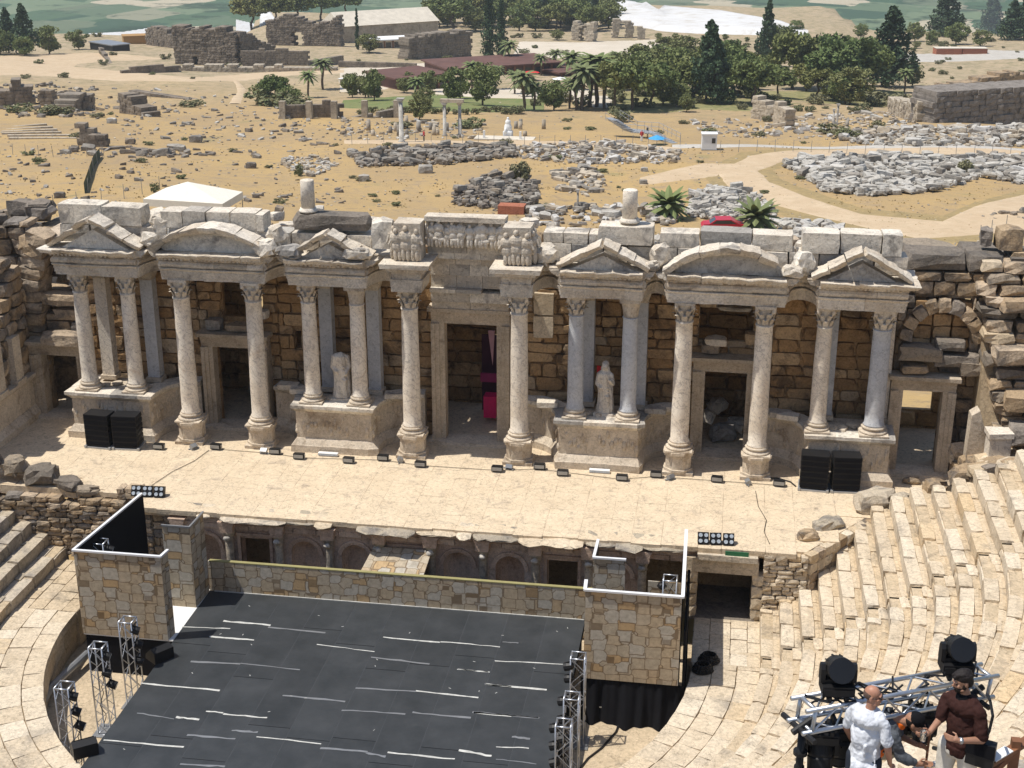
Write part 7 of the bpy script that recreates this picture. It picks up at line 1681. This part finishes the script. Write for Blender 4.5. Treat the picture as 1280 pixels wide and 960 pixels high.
def face_parts(t, c, rz, rx, eye_white=True, shades=False, beard=None, hair=None, hairstyle=None):
    x, y, z = c
    def fin(mb, m, name, smooth=True): rot_after(mb, 0, (x, y, z-.06), rz, rx); return ob(name, mb.mesh(m, smooth), t)
    e = MB(); 
    for s in (-1, 1): e.ell((x+s*.030, y-.081, z+.004), (.013, .008, .006))
    if shades:
        g = MB()
        for s in (-1, 1): g.ell((x+s*.034, y-.097, z+.006), (.031, .010, .021)); g.tube((x+s*.062, y-.088, z+.012), (x+s*.080, y+.02, z+.006), .004, None, 6)
        g.tube((x-.01, y-.108, z+.012), (x+.01, y-.108, z+.012), .004, None, 6); fin(g, blackg_m, 'sunglasses')
    else: fin(e, hair_m, 'eyes')
    if beard:
        b = MB(); b.ell((x, y-.030, z-.062), (.0625, .068, .060), None, 18, 12); b.ell((x, y-.064, z-.088), (.036, .030, .028)); b.ell((x, y-.095, z-.043), (.026, .010, .006))
        for s in (-1, 1): b.ell((x+s*.062, y-.005, z-.03), (.012, .026, .04))
        rot_after(b, 0, (x, y, z-.06), rz, rx); remesh_obj('beard', b, beard, t, .006, 1)
    if hair:
        h = MB()
        if hairstyle == 'thick':
            q = random.Random(3)
            for i in range(70):
                a = q.uniform(0, 2*pi); p = q.uniform(0, 1.35); hx, hy, hz = sin(p)*cos(a), sin(p)*sin(a), cos(p)
                if hy < -.55 and hz < .55: continue
                h.ell((x+hx*.078, y+.018+hy*.098, z+.045+hz*.088), (.022, .024, .020), None, 7, 5)
            h.ell((x, y+.055, z+.0), (.078, .066, .085), None, 14, 10); h.ell((x, y+.022, z+.058), (.082, .100, .088), None, 18, 12); h.ell((x, y-.05, z+.105), (.05, .04, .03))
            for i in range(8): h.ell((x+q.uniform(-.05, .05), y-.085+q.uniform(-.01, .01), z+.085+q.uniform(-.01, .02)), (.016, .018, .018), None, 7, 5)
        else: h.ell((x, y+.025, z+.02), (.0765, .090, .072), None, 18, 12)
        rot_after(h, 0, (x, y, z-.06), rz, rx); remesh_obj('hair', h, hair, t, .007, 0 if hairstyle == 'thick' else 2)
def hand_into(mb, w, d, side, curl=.9, up=Vector((0, 0, 1)), spread=.5, s=1.0):
    """w wrist, d pointing direction, side = unit vector from little finger to index (thumb side)"""
    w = Vector(w); d = Vector(d).normalized(); side = Vector(side); side = (side-d*side.dot(d)).normalized(); n_ = d.cross(side)      # palm normal
    cap_(mb, w, w+d*.045*s, .024*s, .030*s, 10)
    for k in (-1, 0, 1): cap_(mb, w+d*.03*s+side*.014*k*s, w+d*.085*s+side*.022*k*s, .0145*s, .0125*s, 8)
    for k in range(4):
        o = (1.5-k); L3 = (.040, .044, .041, .032)[k]*s; p = w+d*.088*s+side*o*.0175*s; v = d.copy(); r_ = .0092*s
        for j in range(3):
            ang = curl*(.55+.25*j)*(1+.08*k); v = (v*cos(ang)+n_*sin(ang)).normalized(); q = p+v*L3*(1, .72, .58)[j]; cap_(mb, p, q, r_, r_*.9, 8); p = q; r_ *= .93
    p = w+d*.028*s+side*.026*s; v = (d*.55+side*.75+n_*.35).normalized(); q = p+v*.042*s; cap_(mb, p, q, .0125*s, .011*s, 8); v = (d*.8+side*.1+n_*.75*curl).normalized(); cap_(mb, q, q+v*.034*s, .0105*s, .009*s, 8)
    return w+d*.085*s+n_*.035*s

def world_frame(px, py, d): p = cpt(px, py, d); return p
# man in the white T-shirt, back three-quarters to the camera, looking right, head shaven, dark glasses
hd = cpt(1088, 869, 14.3); F0 = (hd.x, hd.y, hd.z-1.64*.94)
t = T('person', 'man with shaven head and sunglasses in a white T-shirt, seen from behind', 'person', F0, 0); t.scale = (.88, .94, .94)
face = radians(100)   # head turns to +x
S1 = MB(); 
limb(S1, [(0, .0, 1.40), (0.02, -.0, 1.50), (.02, -.0, 1.56)], [.070, .058, .056]); head_into(S1, (0.03, 0, 1.635), radians(78), .0)
RS, RE, RW = Vector((.165, -.10, 1.40)), Vector((.23, -.16, 1.10)), Vector((.29, -.02, .84))
LS, LE, LW = Vector((-.16, .10, 1.40)), Vector((-.21, .18, 1.10)), Vector((-.12, .30, .86))
limb(S1, [RS, RE, RW], [.040, .044, .029]); hand_into(S1, RW, RW-RE+Vector((0, .05, 0)), Vector((0, .9, .2)), .5)
limb(S1, [LS, LE, LW], [.040, .044, .029]); hand_into(S1, LW, LW-LE, Vector((.9, .2, 0)), .5)
cap_(S1, (0, 0, 1.0), (0, 0, 1.33), .06, .07)
remesh_obj('skin', S1, skin_a, t, .007, 2)
face_parts(t, (0.03, 0, 1.635), radians(78), 0, shades=True, beard=None, hair=grey_h, hairstyle='short')
B1 = MB(); B1.ell((.03, -.072, 1.60-.04), (.01, .01, .01))
W = MB(); 
W.ell((0, 0, 1.36), (.195, .14, .125), Matrix.Rotation(-.45, 3, 'Z'), 20, 12); W.ell((0, 0, 1.12), (.185, .145, .24), Matrix.Rotation(-.45, 3, 'Z'), 20, 12); W.ell((0, .0, .92), (.185, .150, .16), Matrix.Rotation(-.45, 3, 'Z'), 20, 12); limb(W, [RS+Vector((-.05, .03, .02)), RS+(RE-RS)*.15, RS+(RE-RS)*.75], [.068, .066, .066]); limb(W, [LS+Vector((.05, -.03, .02)), LS+(LE-LS)*.15, LS+(LE-LS)*.75], [.068, .066, .066])
W.tube((0.0, 0, 1.40), (.012, 0, 1.475), .10, .070, 16); W.ell((-.02, -.14, 1.0), (.02, .03, .14), Matrix.Rotation(.3, 3, 'X')); W.ell((.1, -.13, 1.05), (.015, .025, .16), Matrix.Rotation(-.3, 3, 'X')); W.tube((-.15, -.09, .80), (.14, -.13, .80), .09, .09, 10)
folds(remesh_obj('t_shirt', W, white_c, t, .009, 4))
Lg = MB(); limb(Lg, [(-.09, .05, .84), (-.11, .05, .48), (-.11, .06, .10)], [.115, .085, .06]); limb(Lg, [(.09, -.05, .84), (.12, -.04, .48), (.12, -.03, .10)], [.115, .085, .06]); Lg.ell((0, 0, .84), (.17, .14, .12)); remesh_obj('trousers', Lg, jean_c, t, .012, 3)
Sh = MB(); 
for x, y in ((-.11, .06), (.12, -.03)): Sh.ell((x+.05, y, .045), (.14, .05, .05))
remesh_obj('shoes', Sh, black_m, t, .012, 2)

# bearded man in brown, facing left, holding a clear cup
hd = cpt(1208, 850, 14.3); F0 = (hd.x, hd.y, hd.z-1.68*.95)
t = T('person', 'bearded dark-haired man in a brown shirt and cream trousers holding a clear cup', 'person', F0, 0); t.scale = (.95, .95, .95)
S1 = MB(); limb(S1, [(0.03, .02, 1.40), (0.01, .0, 1.50), (-.01, .0, 1.56)], [.070, .056, .054]); hc = (-.03, -.01, 1.665); head_into(S1, hc, radians(-72), .18)
RS, RE, RW = Vector((-.14, .16, 1.38)), Vector((-.20, .06, 1.12)), Vector((-.30, -.10, 1.08))      # far arm (his right hand lower, holding the cup)
LS, LE, LW = Vector((.15, -.13, 1.41)), Vector((.19, -.22, 1.10)), Vector((-.06, -.33, 1.14))      # near arm across the body
RS = Vector((-.14, .12, 1.41)); RE = Vector((-.22, .02, 1.15)); RW = Vector((-.34, -.16, 1.10))
limb(S1, [RS, RE, RW], [.040, .042, .029]); hand_into(S1, RW, Vector((-.5, -.6, .05)), Vector((.1, .1, .9)), .85)
limb(S1, [LS, LE, LW], [.040, .044, .029]); hand_into(S1, LW, Vector((-.95, -.05, .25)), Vector((-.1, .2, .9)), .8)
cap_(S1, (0.02, 0, 1.0), (0.02, 0, 1.33), .06, .07)
remesh_obj('skin', S1, skin_b, t, .007, 2)
face_parts(t, hc, radians(-72), .18, beard=stub_m, hair=hair_m, hairstyle='thick')
W = MB(); RM = Matrix.Rotation(.75, 3, 'Z')
RM = Matrix.Rotation(-.75, 3, 'Z')
W.ell((.01, 0, 1.375), (.20, .14, .12), RM, 20, 12); W.ell((.02, 0, 1.14), (.190, .145, .24), RM, 20, 12); W.ell((.03, 0, .94), (.185, .150, .17), RM, 20, 12); W.tube((.03, 0, .80), (.03, 0, .9), .165, .165, 16)
limb(W, [RS+Vector((.06, -.04, .02)), RS+(RE-RS)*.15, RS+(RE-RS)*.85], [.070, .068, .066]); limb(W, [LS+Vector((-.06, .05, .02)), LS+(LE-LS)*.15, LS+(LE-LS)*.85], [.072, .070, .070])
folds(remesh_obj('brown_shirt', W, brown_c, t, .009, 4))
remesh_obj('black_undershirt', MB().tube((-.0, .0, 1.40), (-.012, -.004, 1.525), .105, .068, 16), blackc_m, t, .008, 2)
Lg = MB(); limb(Lg, [(-.08, .07, .82), (-.11, .06, .48), (-.11, .06, .10)], [.12, .09, .065]); limb(Lg, [(.10, -.06, .82), (.12, -.06, .48), (.12, -.05, .10)], [.12, .09, .065]); Lg.ell((0.02, 0, .84), (.18, .15, .13)); remesh_obj('trousers', Lg, cream_c, t, .012, 3)
Sh = MB()
for x, y in ((-.11, .06), (.12, -.05)): Sh.ell((x-.05, y, .045), (.14, .05, .05))
remesh_obj('shoes', Sh, tank_m, t, .012, 2)
wt = MB(); d_ = (LW-LE).normalized(); c_ = LW-d_*.02; wt.tube(c_-d_*.012, c_+d_*.012, .036, None, 16); wt.tube(c_+Vector((0, -.03, .02)), c_+Vector((0, -.046, .026)), .019, None, 14); ob('wristwatch', wt.mesh(alu_m, True), t)
FB = Vector(F0)
tg = T('clear_cup', 'clear plastic cup in the hand of the bearded man', 'cup', (FB.x+(RW.x-.075)*.95, FB.y+(RW.y-.09)*.95, FB.z+(RW.z-.05)*.95)); m, nt, b = base('clear_plastic', .05); b.inputs['Transmission Weight'].default_value = .95; b.inputs['IOR'].default_value = 1.3
ob('cup_wall', MB().lathe([(.028, 0), (.036, .11), (.034, .11), (.026, .004)], 18).mesh(m, True), tg)
# bag strap and hip bag
bag = T('hip_bag', 'small black bag with a strap hanging at the hip of the bearded man', 'bag', (FB.x+.20, FB.y-.16, FB.z+.88), -.4); ob('pouch', MB().box(-.14, .14, -.06, .06, -.15, .12).jit(.015, 5).mesh(black_m), bag); ob('flap', MB().box(-.145, .145, -.07, -.058, -.02, .13).mesh(blackc_m), bag)
m = MB(); pts = [(.02, -.02, .12), (.06, -.05, .30), (.07, -.03, .46), (.01, .06, .56), (-.04, .16, .56)]; m.path(pts, .016, 6); ob('strap', m.mesh(black_m), bag)

# bending worker in grey with an orange vest and a dark cap
hd = cpt(1141, 904, 14.95); F0 = (hd.x-.28, hd.y+.05, hd.z-1.28)
t = T('person', 'worker in grey shirt, orange vest and dark cap bending over a pole', 'person', F0, 0)
S1 = MB(); hc = (.30, -.02, 1.27); limb(S1, [(.10, 0, 1.28), (.2, -.01, 1.27)], [.065, .058]); head_into(S1, hc, radians(80), .0); n0 = len(S1.v)
rs, re, rw = Vector((.06, -.17, 1.18)), Vector((.18, -.20, .95)), Vector((.36, -.14, .84)); ls, le, lw = Vector((.06, .18, 1.2)), Vector((.2, .18, .96)), Vector((.36, .06, .95))
limb(S1, [rs, re, rw], [.04, .04, .029]); hand_into(S1, rw, Vector((.8, .4, -.1)), Vector((0, .3, .9)), .95); limb(S1, [ls, le, lw], [.04, .04, .029]); hand_into(S1, lw, Vector((.8, -.3, 0)), Vector((0, -.2, .9)), .95)
cap_(S1, (-.1, 0, 1.0), (.02, 0, 1.15), .05, .06); remesh_obj('skin', S1, skin_b, t, .007, 2)
face_parts(t, hc, radians(80), 0, hair=hair_m, hairstyle='short')
W = MB(); W.ell((.02, 0, 1.18), (.17, .20, .13), Matrix.Rotation(.5, 3, 'Y'), 18, 12); W.ell((-.08, 0, 1.03), (.15, .185, .18), Matrix.Rotation(.5, 3, 'Y'), 18, 12); W.ell((-.14, 0, .88), (.15, .17, .14)); limb(W, [rs, rs+(re-rs)*.5, re], [.075, .065, .058]); limb(W, [re, re+(rw-re)*.8], [.056, .042]); limb(W, [ls, ls+(le-ls)*.5, le], [.075, .065, .058])
folds(remesh_obj('grey_shirt', W, grey_c, t, .009, 3))
V_ = MB(); V_.ell((-.11, 0, .95), (.166, .20, .17), Matrix.Rotation(.5, 3, 'Y'), 18, 12); V_.tube((.13, 0, 1.21), (.155, 0, 1.27), .085, .074, 16); remesh_obj('orange_vest', V_, orange_c, t, .010, 2)
ob('back_emblem', MB().tube((-.035, -.075, 1.335), (-.045, -.08, 1.348), .045, None, 20).mesh(tank_m, True), t)
cp = MB(); cp.ell((hc[0]-.0, hc[1], hc[2]+.045), (.098, .085, .085), None, 18, 12); cp.prism([(hc[0]+.06, hc[1]-.07), (hc[0]+.19, hc[1]-.05), (hc[0]+.20, hc[1]), (hc[0]+.19, hc[1]+.05), (hc[0]+.06, hc[1]+.07)], hc[2]+.012, hc[2]+.030, 'z'); rot_after(cp, 0, hc, 0, 0, .45); remesh_obj('cap', cp, blackc_m, t, .008, 1)
Lg = MB(); limb(Lg, [(-.16, .09, .82), (-.10, .10, .46), (-.16, .10, .08)], [.11, .085, .06]); limb(Lg, [(-.16, -.09, .82), (-.08, -.10, .46), (-.14, -.10, .08)], [.11, .085, .06]); Lg.ell((-.16, 0, .84), (.14, .17, .13)); remesh_obj('trousers', Lg, jean_c, t, .012, 3)
Sh = MB()
for y in (-.1, .1): Sh.ell((-.09, y, .045), (.14, .05, .05))
remesh_obj('shoes', Sh, black_m, t, .012, 2)
pl = Vector(F0)+Vector((.46, -.02, 0)); tag(ob('wooden_pole', MB().tube((0, 0, .02), (.01, .0, 1.22), .014, None, 10).mesh(wood_m), None, pl), 'thin wooden pole held by the bending worker', 'pole')
# timber handrail with a small notice at the bottom right corner
q0, q1 = cpt(1230, 958, 14.4), cpt(1300, 916, 14.8); t = T('timber_railing', 'brown timber handrail with a small white notice at the bottom right corner', 'railing', q0); d_ = q1-q0
def beam(a, b, s1, s2, m=wood_m, nm='rail'):
    a, b = Vector(a), Vector(b); v = b-a; M = v.to_track_quat('X', 'Z').to_matrix(); c_ = (a+b)/2; ob(nm, MB().obox(c_, (v.length, s1, s2), M).mesh(m), t)
beam((0, 0, 0), d_, .10, .045); beam(d_*.55+Vector((0, 0, .1)), d_*.55+Vector((0, 0, -1.0)), .09, .09, wood_m, 'post'); beam(d_*.55+Vector((0, 0, -.03)), Vector((-.25, 0, -.6)), .06, .06, wood_m, 'brace'); beam(Vector((-.35, 0, -.5)), d_+Vector((0, 0, -.5)), .05, .08)
o = ob('notice_plate', MB().obox(d_*.28+Vector((0, -.0, .035)), (.26, .11, .012), (d_.to_track_quat('X', 'Z').to_matrix())).mesh(tank_m), t)
q2, q3 = cpt(1142, 962, 15.2), cpt(1190, 949, 15.4); tag(ob('white_rail', MB().tube((0, 0, 0), q3-q2, .03, None, 8).mesh(trim_m), None, q2), 'white painted rail between the worker and the bearded man', 'rail')

# ---- thin summer haze over the valley
hz = MB().box(-40000, 40000, -160, 40000, -152, 60).mesh(None)
o = ob('haze', hz); tag(o, 'thin pale summer haze over the plain and valley', 'haze', kind='stuff')
hm = bpy.data.materials.new('haze'); hm.use_nodes = True; nt = hm.node_tree; nt.nodes.remove(nt.nodes['Principled BSDF']); pv = nt.nodes.new('ShaderNodeVolumePrincipled'); pv.inputs['Density'].default_value = HAZE; pv.inputs['Color'].default_value = (.86, .91, .93, 1); pv.inputs['Anisotropy'].default_value = .2
nt.links.new(pv.outputs[0], nt.nodes['Material Output'].inputs['Volume']); hz.materials.append(hm)
